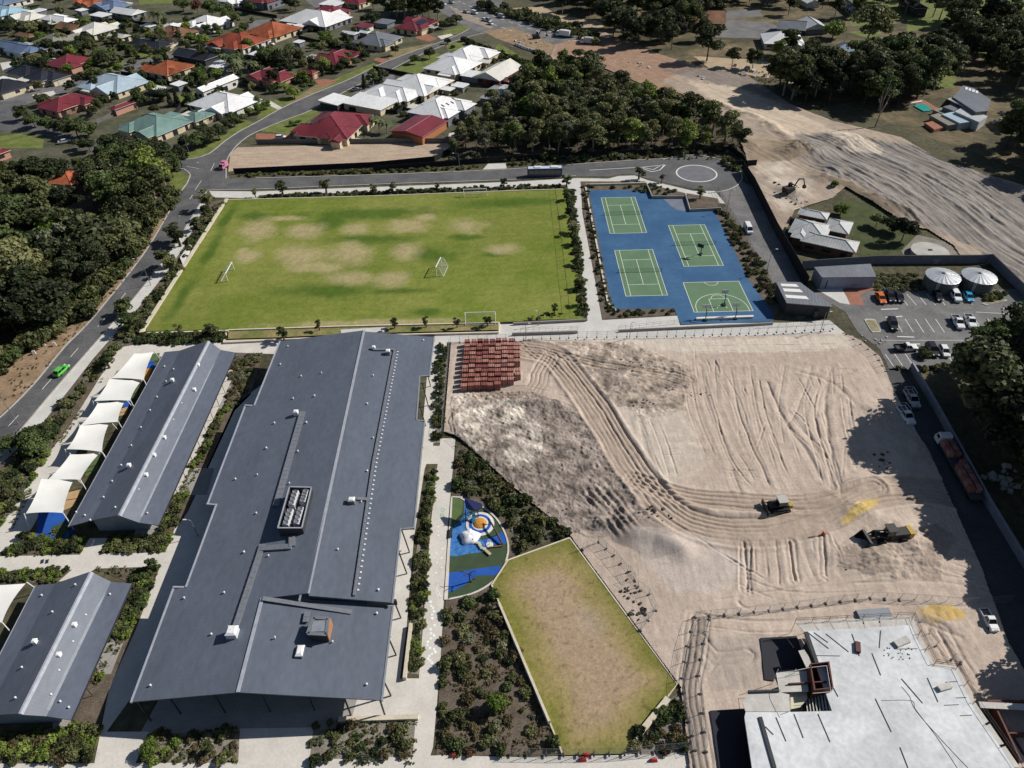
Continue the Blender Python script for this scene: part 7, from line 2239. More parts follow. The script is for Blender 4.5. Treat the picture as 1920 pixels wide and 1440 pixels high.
wall('lawn_edging', 'thin cream edging at the lower left tip of the angled lawn', [(1030,1352),(1056,1416)],0.22,.34, 'limestone')
wall('lawn_edging', 'thin cream edging along the top of the angled lawn', [(922,1096),(952,1050),(1068,1008)],0.25,.34, 'limestone')
wall('lawn_edging', 'thin pale edging along the right side of the angled lawn', [(1068,1008),(1270,1282),(1252,1306)],0.22,.32, 'limestone')
wall('lawn_wall', 'tall cream wall down the left side of the angled lawn', [(936,1130),(1030,1352)],0.38,1.15, 'limestone')
wall('seat_wall', 'thick cream seat wall at the lower right corner of the angled lawn', [(1253,1308),(1192,1384)],0.85,.75, 'limestone')
wall('seat_wall', 'cream seat wall beside the hall verandah and the garden strip', [(770,1168),(758,1270)],0.5,.9, 'limestone')
wall('path_wall', 'cream wall in front of the hall entrance bed', [(634,1348),(784,1343)],0.7,.6, 'limestone')
# ------------------------------------------------------------------ playground
t_green = mat('dark_green_softfall', (0.045,0.072,0.035),0.9, scale=.6, fine=.1)
t_blue = mat('bright_blue_softfall', (0.016,0.085,0.36),0.85, scale=.4, fine=.08)
t_sky = mat('mottled_blue_softfall', (0.02,0.11,0.33),.85, scale=1.2, col2=(0.07,0.22,0.50), fine=.1)
t_oran = mat('orange_softfall', (0.50,0.23,0.05),.85, scale=.6, fine=.08)
t_tan = mat('tan_softfall', (0.44,0.30,0.16),.85, scale=.6, fine=.08)
t_mid = mat('mid_green_softfall', (0.085,0.13,0.045),.9, scale=.6, fine=.1)
t_whit = mat('white_softfall', (0.62,0.62,0.60),.8, scale=.8, fine=.05)
PLAY = [(847,932),(864,933),(880,944),(906,952),(930,972),(946,998),(953,1022),(951,1045),(940,1072),(918,1096),(884,1114),(836,1125)]
ps = GP(PLAY[:2]) + smooth_line(GP(PLAY[1:]),1.0)
layer('playground_softfall', [ps], t_green, 0.03, px=False)
layer('softfall_blue', [smooth_line(GP([(846,990),(858,980),(869,966),(871,940),(878,950),(882,975),(893,1005),(915,1022),(907,1034),(880,1038),(842,1040),(846,990)]),.6)], t_sky, 0.034, px=False)
layer('softfall_blue', [smooth_line(GP([(905,1012),(930,1005),(946,997),(951,1018),(930,1021),(912,1024),(905,1012)]),.6), smooth_line(GP([(838,1075),(870,1070),(905,1065),(941,1062),(930,1078),(895,1080),(870,1098),(850,1108),(837,1106),(838,1075)]),.6)], t_blue, 0.038, px=False)
layer('softfall_green', [smooth_line(GP([(846,934),(866,934),(866,960),(856,980),(846,988),(846,934)]),.6)], t_mid, 0.042, px=False)
b = MB()
b.strip(ps + [ps[0]],0.3,0.0,0.14)
tag(b.build('playground_kerb', M['concrete_warm']), kind='structure')
cx, cy = G(900,983)
t = thing('play_mound', 'round play mound of white, blue and orange rings', 'play mound', (cx, cy, 0.04))
for nm, r0, r1, z0, z1, m in (('outer_ring', 2.6,2.05,0,.16, t_whit),('blue_ring', 2.05,1.5,.16,.22, t_blue),('white_ring', 1.5,1.25,.22,.3, t_whit),('orange_dome', 1.25,.2,.3,.75, t_oran)):
 b = MB()
 b.lathe([(r0, z0),(r0 - .03, z1 - .04),(r1, z1)] if nm != 'orange_dome' else [(1.25,.26),(1.05,.5),(.7,.68),(.05,.76)], n=32, sy=1.05)
 b.build(nm, m, t)
cx, cy = G(881,1008)
t = thing('climbing_rock', 'lumpy bright white climbing rock on the blue softfall', 'climbing rock', (cx, cy, 0.03))
V, F = [],[]
n, mM = 28,9
for j in range(mM + 1):
 ph = pi / 2 * j / mM
 for i in range(n):
  a = 2 * pi * i / n
  rr = (1.75 + .16 * sin(5 * a) + .1 * sin(3 * a + 1)) * cos(ph) + .01
  V.append((rr * cos(a), rr * sin(a) * .95,1.15 * sin(ph) * (1 + .12 * sin(4 * a + 2) * cos(ph))))
for j in range(mM):
 for i in range(n):
  F.append((j * n + i, j * n + (i + 1) % n, (j + 1) * n + (i + 1) % n, (j + 1) * n + i))
b = MB()
b.v, b.f, b.m = V, F, [0] * len(F)
b.build('rock_body', mat('white_sprayed_concrete', (0.74,0.75,0.78),.8, scale=1.2, fine=.04, bump=.03), t, True)
b = MB()
for k in range(7):
 a = .4 + k * .8
 b.lathe([(.12,-.05),(.14,.03),(.06,.1)],(1.2 * cos(a),1.1 * sin(a),.78),8)
b.build('hand_hold', t_blue, t)
cx, cy = G(884,968)
t = thing('shade_structure', 'dark blue shade canopy with a black climbing frame beneath', 'play frame', (cx, cy, 0.03))
navy = mat('navy_shade_cloth', (0.012,0.018,0.085),.8, scale=.6)
b = MB()
hz = 3.3
pts = GP([(871,936),(903,945),(905,952),(890,958),(873,952)], hz)
b.prism([(x - cx, y - cy) for x, y in pts], hz - .08,[hz + .5, hz + .1, hz, hz + .2, hz - .2])
b.build('canopy', navy, t)
for px, py in ((874,975),(897,972)):
 x, y = G(px, py)
 b = MB()
 b.tube((x - cx, y - cy, 0),(x - cx, y - cy, hz),.08,8)
 b.build('post', M['steel_dark'], t)
b = MB()
for i in range(5):
 a = i * 1.25
 b.path([(.1 * cos(a),.1 * sin(a),2.2),(1.1 * cos(a),1.0 * sin(a),1.0),(1.4 * cos(a),1.3 * sin(a),0)],.05,6)
for z, r in ((.6,1.25),(1.1,1.0),(1.6,.6)):
 b.path([(r * cos(a), r * .95 * sin(a), z) for a in np.linspace(0,2 * pi, 11)],.03,5)
b.build('climbing_net', M['steel_dark'], t)
b = MB()
b.hexa([(0.2,-2.2,.1),(.75,-2.2,.1),(.75,-.3,1.3),(.2,-.3,1.3),(.2,-2.2,.18),(.75,-2.2,.18),(.75,-.3,1.38),(.2,-.3,1.38)])
b.build('slide', mat('teal_slide', (0.02,0.2,0.30),.4), t)
p, q = G(892,1017), G(919,1041)
t = thing('balance_trail', 'curving pale stepping trail with a timber end plank on the softfall', 'balance trail', ((p[0] + q[0]) / 2,(p[1] + q[1]) / 2,.03), atan2(q[1] - p[1], q[0] - p[0]))
L = hypot(q[0] - p[0], q[1] - p[1])
for k in range(5):
 b = MB()
 b.lathe([(.32,0),(.34,.3),(.28,.34)],(-L / 2 + .2 + k * .5,.14 * sin(k * 1.6),0),10)
 b.build('step', mat('cream_step', (.5,.47,.36),.8), t)
b = MB()
b.obox((L / 2 - .55,0,.28),(1.3,.5,.14))
b.build('plank', mat('pale_timber', (.48,.38,.22),.8, scale=2), t)
p, q = G(917,983), G(943,1025)
t = thing('log_climber', 'long dark sloping log climber at the right of the playground', 'log climber', ((p[0] + q[0]) / 2,(p[1] + q[1]) / 2,.03), atan2(q[1] - p[1], q[0] - p[0]))
L = hypot(q[0] - p[0], q[1] - p[1])
b = MB()
b.path([(-L / 2,0,1.5),(0,.1,1.0),(L / 2,0,.25)],.17,8)
b.build('log', bark_d, t)
for x_ in (-L / 2 + .2,0.1, L / 2 - .2):
 b = MB()
 b.tube((x_, .1,0),(x_, .05,1.25 - x_ * .2),.08,6)
 b.build('support', bark_d, t)
b = MB()
b.tube((L / 2,0,.25),(L / 2 - .9,-2.3,.25),.1,6)
b.build('timber_beam', M['timber'], t)
x, y = G(881,1091)
t = thing('swing_frame', 'dark metal tree shaped swing frame in the lower part of the playground', 'swing', (x, y, .03))
b = MB()
b.tube((0,0,0),(0,0,2.4),.1,8)
b.build('mast', M['steel_dark'], t)
for q in ((-1.6,.2,2.7),(1.2,.3,2.6),(-.8,-.8,2.9),(.6,-.9,2.8)):
 b = MB()
 b.path([(0,0,2.2),(q[0] * .5, q[1] * .5,2.75), q],.06,6)
 b.build('arm', M['steel_dark'], t)
b = MB()
for xx in (.45,.85):
 b.tube((xx, .15,2.6),(xx, .15,.5),.02,4)
b.obox((.65,.15,.5),(.5,.25,.06))
b.build('swing_seat', M['steel_dark'], t)
x, y = G(918,1022)
t = thing('spring_rocker', 'small white ringed spinner on the blue softfall', 'spinner', (x, y, .03))
b = MB()
b.lathe([(.62,0),(.65,.12),(.5,.16)], n=18)
b.build('base_ring', t_whit, t)
b = MB()
b.tube((0,0,.1),(0,0,1.3),.05,6)
b.path([(.3 * cos(a),.3 * sin(a),1.2) for a in np.linspace(0,2 * pi, 9)],.03,5)
b.build('handle', steel_white, t)
b = MB()
for (u, v) in [(1310,195),(1315,225),(1328,240),(1335,265),(1320,290),(1322,318),(1340,370),(1310,400),(1312,430),(1335,445),(1310,470),(1290,495),(1285,520),(1305,540),(1335,550),(1345,570),(1320,585),(1300,600),(1290,620),(1305,635),(1320,652)]:
 x, y = G(480 + u / 4,1080 + v / 4)
 b.sheet([(x + .24 * cos(a), y + .27 * sin(a)) for a in np.arange(6) * pi / 3 + u],.026)
for (u, v) in [(1370,1070),(1368,1105),(1368,1135),(1398,1235),(1355,1270),(1392,1305),(1355,1340),(1392,1375),(1350,1415)]:
 x, y = G(480 + u / 4,720 + v / 4)
 b.sheet([(x + .17 * cos(a), y + .2 * sin(a)) for a in np.arange(5) * 2 * pi / 5 + u],.026)
b.strip(GP([(822,1096),(817,1108),(822,1119),(826,1120),(823,1110),(818,1106)]),.12,.0265)
tag(b.build('path_marking', mat('bright_white_paint', (.78,.78,.76),.7)), kind='structure')
b = MB()
x, y = G(830,956)
b.strip([(x + .28 * cos(a), y + .5 * sin(a)) for a in np.linspace(0,2 * pi, 15)],.14,.026)
x, y = G(829,966)
for k in (-.3,0,.3):
 b.strip([(x + k, y - .45),(x + k, y + .45)],.14,.0262)
b.strip([(x - .36, y),(x + .36, y)],.12,.0266)
tag(b.build('path_figures', mat('pale_green_paint', (.26,.46,.36),.75)), kind='structure')
for nm, pts, m in [('softfall_blue', [(72,960),(118,958),(135,985),(150,1016),(112,1018),(56,1026),(68,1004)], t_blue),('softfall_green', [(95,990),(125,975),(133,990),(118,1008),(98,1005)], t_green),
       ('softfall_tan', [(120,925),(150,918),(140,948),(118,958)], t_tan),('softfall_orange', [(262,690),(285,690),(278,712),(266,716)], t_oran),('softfall_blue', [(270,676),(290,668),(290,690),(268,692)], t_blue),
       ('softfall_tan', [(222,768),(242,762),(236,778),(222,780)], t_tan),('softfall_blue', [(232,755),(245,750),(244,763),(230,764)], t_blue),('softfall_green', [(160,870),(185,848),(184,880),(160,895)], t_mid),('softfall_orange', [(130,938),(146,932),(140,948),(128,950)], t_oran),('softfall_green', [(280,664),(300,662),(296,676),(276,678)], t_mid),('softfall_green', [(250,735),(262,722),(256,744),(246,748)], t_mid)]:
 layer(nm, [pts], m, .024 + .002 * (len(nm) % 5))
# ------------------------------------------------------------------ concrete slab building under construction
SZ = 3.6
conc_new = mat('new_white_concrete', (0.44,0.455,0.47),.8, scale=.16, col2=(0.64,0.655,0.665), fine=.10, lo=.3, hi=.6)
ply = mat('pale_form_ply', (0.42,0.40,0.37),.8, scale=.6, col2=(.54,.52,.48), fine=.08)
redply = mat('brown_form_ply', (0.11,0.042,0.032),.7, scale=.6, fine=.12)
SL = [(1507,1184),(1708,1172),(1720,1200),(1748,1250),(1790,1256),(1822,1320),(1902,1440),(1965,1540),(1425,1540),(1396,1345),(1398,1335),(1478,1335),(1560,1333),(1530,1246)]
sp = GP(SL, SZ)
sx, sy = G(1620,1340, SZ)
t = thing('unfinished_building', 'unfinished building with a big pale concrete upper slab at lower right', 'building', (sx, sy, 0))
R_ = lambda P: [(x - sx, y - sy) for x, y in P]
b = MB()
b.prism(R_(sp), SZ - .3, SZ)
b.build('floor_slab', conc_new, t)
b = MB()
cxs, cys = sum(p[0] for p in sp) / len(sp), sum(p[1] for p in sp) / len(sp)
b.prism([(cxs + (x - cxs) * .93 - sx, cys + (y - cys) * .93 - sy) for x, y in sp],0, SZ - .31)
b.build('lower_wall', M['wall_dark'], t)
edge = GP([(1490,1166),(1712,1154),(1724,1186),(1752,1243),(1796,1248),(1828,1314),(1915,1440)], SZ)
inner = sp[:7]
for i in range(len(edge) - 1):
 a0, a1, c0, c1 = edge[i], edge[i + 1], inner[i], inner[i + 1]
 n = max(1, int(hypot(a1[0] - a0[0], a1[1] - a0[1]) / 2.4))
 for k in range(n):
  f0, f1 = (k + .03) / n, (k + .97) / n
  q = [(a0[0] + (a1[0] - a0[0]) * f, a0[1] + (a1[1] - a0[1]) * f) for f in (f0, f1)] + [(c0[0] + (c1[0] - c0[0]) * f, c0[1] + (c1[1] - c0[1]) * f) for f in (f1, f0)]
  cc = (sum(p[0] for p in q) / 4, sum(p[1] for p in q) / 4)
  b = MB()
  b.prism(R_([(cc[0] + (p[0] - cc[0]) * .96, cc[1] + (p[1] - cc[1]) * .96) for p in q]), SZ - .22, SZ - .12)
  b.build('edge_deck', ply, t)
  b = MB()
  b.tube((q[0][0] - sx, q[0][1] - sy, 0),(q[0][0] - sx, q[0][1] - sy, SZ + 1.0),.035,5)
  b.build('scaffold_post', M['steel_dark'], t)
 for h in (.5,1.0):
  b = MB()
  b.tube((a0[0] - sx, a0[1] - sy, SZ + h),(a1[0] - sx, a1[1] - sy, SZ + h),.028,5)
  b.build('guard_rail', M['steel_dark'], t)
for pts, w, h, m, nm in [([(1511,1186),(1531,1244)],.55,.28, M['wall_dark'], 'upstand'),([(1402,1298),(1462,1296)],.25,.35, M['wall_dark'], 'upstand'),([(1425,1345),(1452,1440)],.5,.2, M['wall_dark'], 'upstand')]:
 b = MB()
 b.strip(R_(GP(pts, SZ)), w, SZ + .003, h)
 b.build(nm, m, t)
b = MB()
for pts, z in [([(1392,1318),(1402,1300),(1462,1298),(1480,1302),(1482,1334),(1398,1334)], SZ - .05),([(1455,1262),(1512,1258),(1516,1296),(1462,1298)], SZ - .08),([(1497,1220),(1508,1218),(1526,1246),(1512,1252)], SZ - .1)]:
 b.prism(R_(GP(pts, z)), z - .15, z)
b.build('form_deck', ply, t)
sh = GP([(1516,1252),(1550,1248),(1558,1296),(1524,1300)], SZ)
b = MB()
b.strip(R_(sh + [sh[0]]),.15,.1, SZ + 1.0)
b.build('shaft_wall', redply, t)
b = MB()
b.strip(R_(GP([(1478,1282),(1550,1278)], SZ + .2)),.15,1.2,2.7)
b.build('shaft_wall', redply, t)
st = GP([(1515,1300),(1560,1296),(1566,1332),(1520,1333)], SZ)
b = MB()
b.prism(R_(st),.5,1.4)
b.build('stair_pit', M['wall_dark'], t)
for k in range(9):
 f = (k + .5) / 9
 a = (st[0][0] + (st[1][0] - st[0][0]) * f, st[0][1] + (st[1][1] - st[0][1]) * f)
 c_ = (st[3][0] + (st[2][0] - st[3][0]) * f, st[3][1] + (st[2][1] - st[3][1]) * f)
 b = MB()
 z = 1.6 + (SZ - 1.75) * f
 b.strip(R_([a, c_]),.22, z, .1)
 b.build('stair_tread', ply, t)
b = MB()
b.prism(R_(GP([(1482,1296),(1512,1294),(1514,1310),(1500,1326),(1482,1330)],2.6)),2.4,2.6)
b.build('landing', mat('cream_ply', (.56,.52,.38),.8), t)
for px, py in ((1516,1252),(1550,1248),(1558,1297),(1489,1262),(1480,1334),(1456,1262)):
 x, y = G(px, py, SZ)
 b = MB()
 b.tube((x - sx, y - sy, .2),(x - sx, y - sy, SZ + 1.1),.04,5)
 b.build('scaffold_post', steel_white, t)
for l in [[(1516,1252),(1550,1248),(1558,1297)],[(1456,1262),(1489,1258),(1516,1252)],[(1524,1300),(1558,1297)],[(1456,1262),(1462,1298),(1480,1334)]]:
 P = GP(l, SZ + 1.0)
 b = MB()
 b.path([(x - sx, y - sy, SZ + 1.0) for x, y in P],.03,5)
 b.build('guard_rail', steel_white, t)
dk = mat('dark_timber_batten', (.05,.048,.045),.8, scale=2, fine=.2)
for (u0, v0, u1, v1) in [(300,425,455,545),(345,425,450,500),(435,435,605,570),(630,435,685,600),(845,410,835,540),(780,580,845,745),(1000,770,1160,955),(1195,765,1275,945),(805,920,925,1170),(60,1060,135,1240),(195,1035,265,1215),(375,1035,465,1245),(350,597,540,600),(990,1285,1050,1440),(-20,1130,40,1190),(950,548,1120,546),(470,800,525,905),(1320,970,1430,965),(1330,797,1420,792),(1410,915,1490,912),(1440,1048,1530,1044)]:
 p, q = G(1440 + u0 / 4,1080 + v0 / 4, SZ), G(1440 + u1 / 4,1080 + v1 / 4, SZ)
 b = MB()
 b.strip(R_([p, q]),.10 if abs(v1 - v0) > 30 else .06, SZ + .002,.06)
 b.build('batten', dk, t)
b = MB()
for l in ([(850,935),(1080,935),(1100,990),(1260,1200),(1420,1440)],[(1000,830),(1060,900),(1110,1010),(1320,1250),(1500,1440)]):
 P = smooth_line([G(1440 + u / 4,1080 + v / 4, SZ) for u, v in l],.5)
 b.path([(x - sx, y - sy, SZ + .03) for x, y in P],.03,4)
b.build('cable', mat('grey_cable', (.2,.2,.2),.7), t)
b = MB()
r = random.Random(4)
for k in range(26):
 x, y = G(1675 + r.uniform(-20,35),1225 + r.uniform(-12,14), SZ)
 b.obox((x - sx, y - sy, SZ + .04),(.14,.1,.08), r.uniform(0,3))
b.build('slab_fittings', dk, t)
for i, (px, py, rz, lb, m, w_) in enumerate([(1690,1205,.3, 'stack of timber boards on the top bay of the slab', ply, 1.0),(1608,1215,1.2, 'low bundle of brown form boards on the slab near its far edge', redply, .7),(1770,1290,.2, 'small pale board stack near the right edge of the slab', ply, .8),(1640,1156,0, 'grey blue wrapped bundle lying beyond the slab edge', M['wall_grey'],2.2)]):
 x, y = G(px, py, SZ if i < 3 else .4)
 u = thing('board_stack', lb, 'stack', (x, y, SZ + .005 if i < 3 else .4), rz)
 for k in range(4):
  b = MB()
  b.obox((0,.03 * (k % 2),.06 + k * .11),(w_ * 2.4, w_, .09),.02 * k)
  b.build('board', m, u)
x, y = G(1880,1370)
t = thing('formwork_bay', 'dark red formwork bay beside the slab at the lower right corner', 'formwork', (x, y, 0))
for i, (px0, py0, px1, py1, w, h, m) in enumerate([(1838,1330,1960,1330,.3,2.6, redply),(1852,1336,1900,1440,.25,2.4, redply),(1870,1385,1960,1384,.2,1.8, redply)]):
 p, q = G(px0, py0), G(px1, py1)
 b = MB()
 b.strip([(p[0] - x, p[1] - y),(q[0] - x, q[1] - y)], w, 0, h)
 b.build('form_panel', m, t)
b = MB()
p, q = G(1836,1322,2.6), G(1960,1328,2.6)
b.strip([(p[0] - x, p[1] - y),(q[0] - x, q[1] - y)],.9,2.62,.1)
b.build('top_plank', ply, t)
b = MB()
b.prism([(gx - x, gy - y) for gx, gy in GP([(1845,1335),(1960,1335),(1960,1520),(1905,1500),(1858,1380)])],.25,.3)
b.build('dark_membrane', M['wall_dark'], t)
for pts, lb in (([(1424,1200),(1492,1196),(1512,1255),(1455,1260),(1450,1280),(1432,1278)], 'dark block standing in for the slab shadow left of the top bay'),([(1330,1336),(1396,1332),(1420,1480),(1352,1480)], 'dark block standing in for the slab shadow at its lower left')):
 b = MB()
 b.prism(GP(pts),-.1,.62)  # low dark block drawn in place of the slab's cast shadow
 tag(b.build('membrane_pit', mat('black_membrane', (.012,.013,.022),.6, scale=.7, fine=.2)), lb, 'pit')
# ------------------------------------------------------------------ brick pallets
brick_ms = [mat('red_brick_stack', (0.29,0.115,0.09),.85, scale=.9, fine=.12, stretch=(1,1,6)), mat('pale_red_brick_stack', (0.38,0.19,0.155),.85, scale=.9, fine=.12, stretch=(1,1,6)), mat('dark_red_brick_stack', (0.20,0.068,0.06),.85, scale=.9, fine=.12, stretch=(1,1,6))]
straps = mat('black_strap', (.02,.02,.02),.6)
pal_m = mat('grey_pallet_timber', (.22,.18,.13),.9, scale=3)
PK = []
for m in brick_ms:
 b = MB()
 for k in range(7):
  z = .14 + k * .155
  e = .012 * (k % 2)
  b.box(-.62 + e, -.205,-.5 + e, .5 - e, z, z + .145)
  b.box(-.195,.195,-.5 + e, .5 - e, z, z + .145)
  b.box(.205,.62 - e, -.5 + e, .5 - e, z, z + .145)
 me = b.mesh('bricks')
 me.materials.append(m)
 PK.append(me)
b = MB()
for yy in (-.42,0,.42):
 b.box(-.6,.6, yy - .06, yy + .06,0,.1)
b.box(-.62,.62,-.5,.5,.1,.135)
pal_me = b.mesh('pallet')
pal_me.materials.append(pal_m)
b = MB()
for xx in (-.3,.3):
 b.box(xx - .02, xx + .02,-.515,.515,.1,1.24)
str_me = b.mesh('strap')
str_me.materials.append(straps)
def pallet(x, y, z, rz, label, group, k, sc=1.0, zs=1.0):
 t = thing('brick_pallet', label, 'brick pallet', (x, y, z), rz, group)
 t.scale = (sc, sc, sc * zs)
 link('bricks', PK[k], t)
 link('pallet', pal_me, t)
 link('strap', str_me, t)
r = random.Random(12)
rows = [(735,868,930),(722,868,968),(713,872,970),(700,870,968),(690,870,966),(677,870,964),(668,871,962),(659,873,962),(651,874,960),(644,874,958)]
y_near = G(900,736)[1]
nm_r = ['nearest row', 'second row', 'third row', 'fourth row', 'fifth row', 'sixth row', 'seventh row', 'eighth row', 'ninth row', 'tenth row', 'farthest row']
ncol = [6,8,9,9,8,9,9,9,9,9,8]
for j in range(11):
 y = G(900,736)[1] + .6 + j * 1.6
 x0 = G(870,690)[0]
 for i in range(ncol[j]):
  if r.random() < .05 and j > 1:
   continue
  k = r.choice([0,0,1,2]) if i < 7 else r.choice([0,1,1])
  side = 'left end' if i == 0 else 'right end' if i == ncol[j] - 1 else 'middle'
  pallet(x0 + .4 + i * 1.47 + r.uniform(-.08,.08) + .03 * j, y + r.uniform(-.06,.06),.40, r.uniform(-.04,.04), '%s stack of bricks at the %s of the %s on the sand' % (['red', 'pale red', 'dark red'][k], side, nm_r[j]), 'brick stacks on the sand', k, 1.05, r.uniform(1.15,1.4))
# ------------------------------------------------------------------ temporary fences
def temp_fence(label, pts, gap=2.3, h=1.9, group=None):
 P = GP(pts)
 t = thing('temporary_fence', label, 'fence', (*P[0],.38),0, group)
 ox, oy = P[0]
 line = []
 for a, c in zip(P[:-1], P[1:]):
  n = max(1, round(hypot(c[0] - a[0], c[1] - a[1]) / gap))
  line += [(a[0] + (c[0] - a[0]) * i / n, a[1] + (c[1] - a[1]) * i / n) for i in range(n)]
 line.append(P[-1])
 for i, (x, y) in enumerate(line):
  b = MB()
  b.obox((x - ox, y - oy, .08),(.6,.25,.16), atan2(line[min(i + 1, len(line) - 1)][1] - line[max(i - 1,0)][1], line[min(i + 1, len(line) - 1)][0] - line[max(i - 1,0)][0]) + pi / 2)
  b.build('fence_foot', M['steel_dark'], t)
 for a, c in zip(line[:-1], line[1:]):
  b = MB()
  d = Vector((c[0] - a[0], c[1] - a[1],0)) * .02
  p0, p1 = (a[0] - ox + d.x, a[1] - oy + d.y),(c[0] - ox - d.x, c[1] - oy - d.y)
  b.path([(*p0,.15),(*p0, h),(*p1, h),(*p1,.15),(*p0,.15)],.024,4)
  b.build('panel_frame', fence_galv, t)
  b = MB()
  for k in range(1,10):
   f = k / 10
   b.tube((p0[0] + (p1[0] - p0[0]) * f, p0[1] + (p1[1] - p0[1]) * f, .15),(p0[0] + (p1[0] - p0[0]) * f, p0[1] + (p1[1] - p0[1]) * f, h),.006,3, cap=False)
  for k in range(1,6):
   b.tube((*p0,.15 + (h - .15) * k / 6),(*p1,.15 + (h - .15) * k / 6),.006,3, cap=False)
  o = b.build('panel_mesh', fence_galv, t)
  o['kind'] = 'stuff'
 return t
temp_fence('temporary mesh fence crossing the sand above the concrete slab', [(1302,1161),(1385,1154),(1440,1149),(1547,1135),(1630,1125),(1740,1131),(1800,1137),(1890,1132)])
temp_fence('temporary mesh fence along the left side of the sandy track', [(1302,1161),(1288,1215),(1278,1275),(1284,1330),(1302,1410)])
temp_fence('temporary mesh fence along the right side of the sandy track', [(1328,1165),(1318,1210),(1308,1270),(1316,1340),(1322,1412)])
temp_fence('sagging temporary mesh fence beside the angled lawn', [(1092,1034),(1122,1020),(1150,1045),(1190,1092),(1180,1075)])
temp_fence('temporary mesh fence by the lower right of the angled lawn', [(1200,1185),(1228,1148),(1216,1118),(1175,1090)])
temp_fence('temporary mesh fence at the top of the sand beside the footpath', [(845,646),(965,640),(1100,636),(1250,634),(1420,628),(1560,620)])
temp_fence('temporary mesh fence between the garden strip and the sand', [(843,650),(836,730),(829,812),(856,816)])
temp_fence('temporary mesh fence between the native bed and the sand', [(858,820),(900,856),(960,908),(1010,950),(1062,998)])
temp_fence('temporary mesh fence at the bottom beside the pale path', [(960,1416),(1056,1418),(1170,1416),(1290,1405)])
temp_fence('temporary mesh fence by the lane entry', [(1586,630),(1640,668),(1660,700)])
temp_fence('temporary mesh fence right of the slab top bay', [(1724,1170),(1752,1215),(1782,1240),(1800,1246)])
red_pl = mat('red_barrier_plastic', (.45,.03,.03),.5)
for i, (px, py, rz) in enumerate([(853,1417,.2),(880,1414,.1),(1100,1416,0),(1093,1425,0),(1226,1426,0),(1225,1384,1.3),(1196,1396,1.2)]):
 x, y = G(px, py)
 t = thing('barrier_foot', ['red plastic barrier block nearest the path corner at the bottom', 'red plastic barrier block second from the path at the bottom', 'red plastic barrier block at the bottom edge of the lawn', 'red plastic barrier block on the pale path below the lawn', 'red plastic barrier block at the far right of the pale path', 'red plastic barrier block by the seat wall bed', 'red plastic barrier block beside the dark corner shrubs'][i], 'barrier', (x, y, .03), rz, 'red barrier blocks')
 b = MB()
 b.hexa([(-.5,-.25,0),(.5,-.25,0),(.5,.25,0),(-.5,.25,0),(-.38,-.12,.5),(.38,-.12,.5),(.38,.12,.5),(-.38,.12,.5)])
 b.build('block', red_pl, t)
 b = MB()
 b.tube((0,0,.5),(0,0,1.1),.03,5)
 b.build('stem', fence_galv, t)
x, y = G(1199,965)
t = thing('drainage_pit', 'dark square open drainage pit in the sand', 'pit', (x, y, -.95))
b = MB()
for q in ((-1.25,0,.2,2.6),(1.25,0,.2,2.6)):
 b.box(q[0] - .1, q[0] + .1,-1.3,1.3,0,1.1)
b.box(-1.15,1.15,-1.3,-1.1,0,1.1)
b.box(-1.15,1.15,1.1,1.3,0,1.1)
b.build('pit_wall', M['wall_dark'], t)
b = MB()
b.box(-1.15,1.15,-1.1,1.1,.02,.1)
b.build('pit_floor', M['wall_dark'], t)
r = random.Random(77)
deb = mat('dark_spoil_debris', (.06,.05,.042),.9, scale=1, fine=.3)
rock = mat('pale_rubble', (.42,.39,.35),.9, scale=1, fine=.2)
b = MB()
for (px, py, n, s, m) in [(1220,960,16,.45,0),(1240,985,18,.4,0),(1475,362,40,.9,0),(1500,375,20,.7,0),(1205,760,30,.4,0),(1260,740,26,.5,0),(1180,690,22,.4,0),(1640,1050,30,.4,0),(1730,1020,26,.4,0),(1575,1060,20,.4,0),(1660,868,14,.6,0),(1195,1150,16,.5,0),(1180,1110,14,.4,0),(1300,740,16,.3,0),(1055,965,10,.35,0)]:
 for _ in range(n):
  x, y = G(px + r.gauss(0,14), py + r.gauss(0,7))
  q = s * r.uniform(.3,1)
  b.obox((x, y, .42 + q * .2),(q * r.uniform(.6,1.8), q, q * .7), r.uniform(0,3), r.uniform(-.5,.5), r.uniform(-.5,.5))
tag(b.build('spoil_clods', deb), kind='stuff')
b = MB()
for (px, py, n, s, sx_, sy_) in [(1060,965,5,.7,5,4),(985,80,26,1.1,16,8),(1190,125,26,1.0,22,6),(1885,230,14,1.6,14,10),(1400,135,12,2,20,6),(1330,150,10,1.4,25,6),(1650,640,10,.5,8,5),(1200,1040,8,.5,12,8),(1880,905,26,1.1,18,10),(1580,640,22,.5,18,4)]:
 for _ in range(n):
  x, y = G(px + r.gauss(0, sx_), py + r.gauss(0, sy_))
  q = s * r.uniform(.3,1)
  b.obox((x, y, q * .25),(q * r.uniform(.6,1.6), q, q * .7), r.uniform(0,3), r.uniform(-.4,.4), r.uniform(-.4,.4))
tag(b.build('rubble', rock), kind='stuff')
bw = mat('white_barrier_concrete', (.66,.65,.61),.7, scale=1)
pb = smooth_line(GP([(966,84),(985,92),(1005,98),(1028,106)]),2.2)
nmw = ['first', 'second', 'third', 'fourth', 'fifth', 'sixth', 'seventh', 'eighth', 'ninth', 'tenth', 'eleventh', 'twelfth', 'thirteenth', 'fourteenth', 'fifteenth', 'sixteenth']
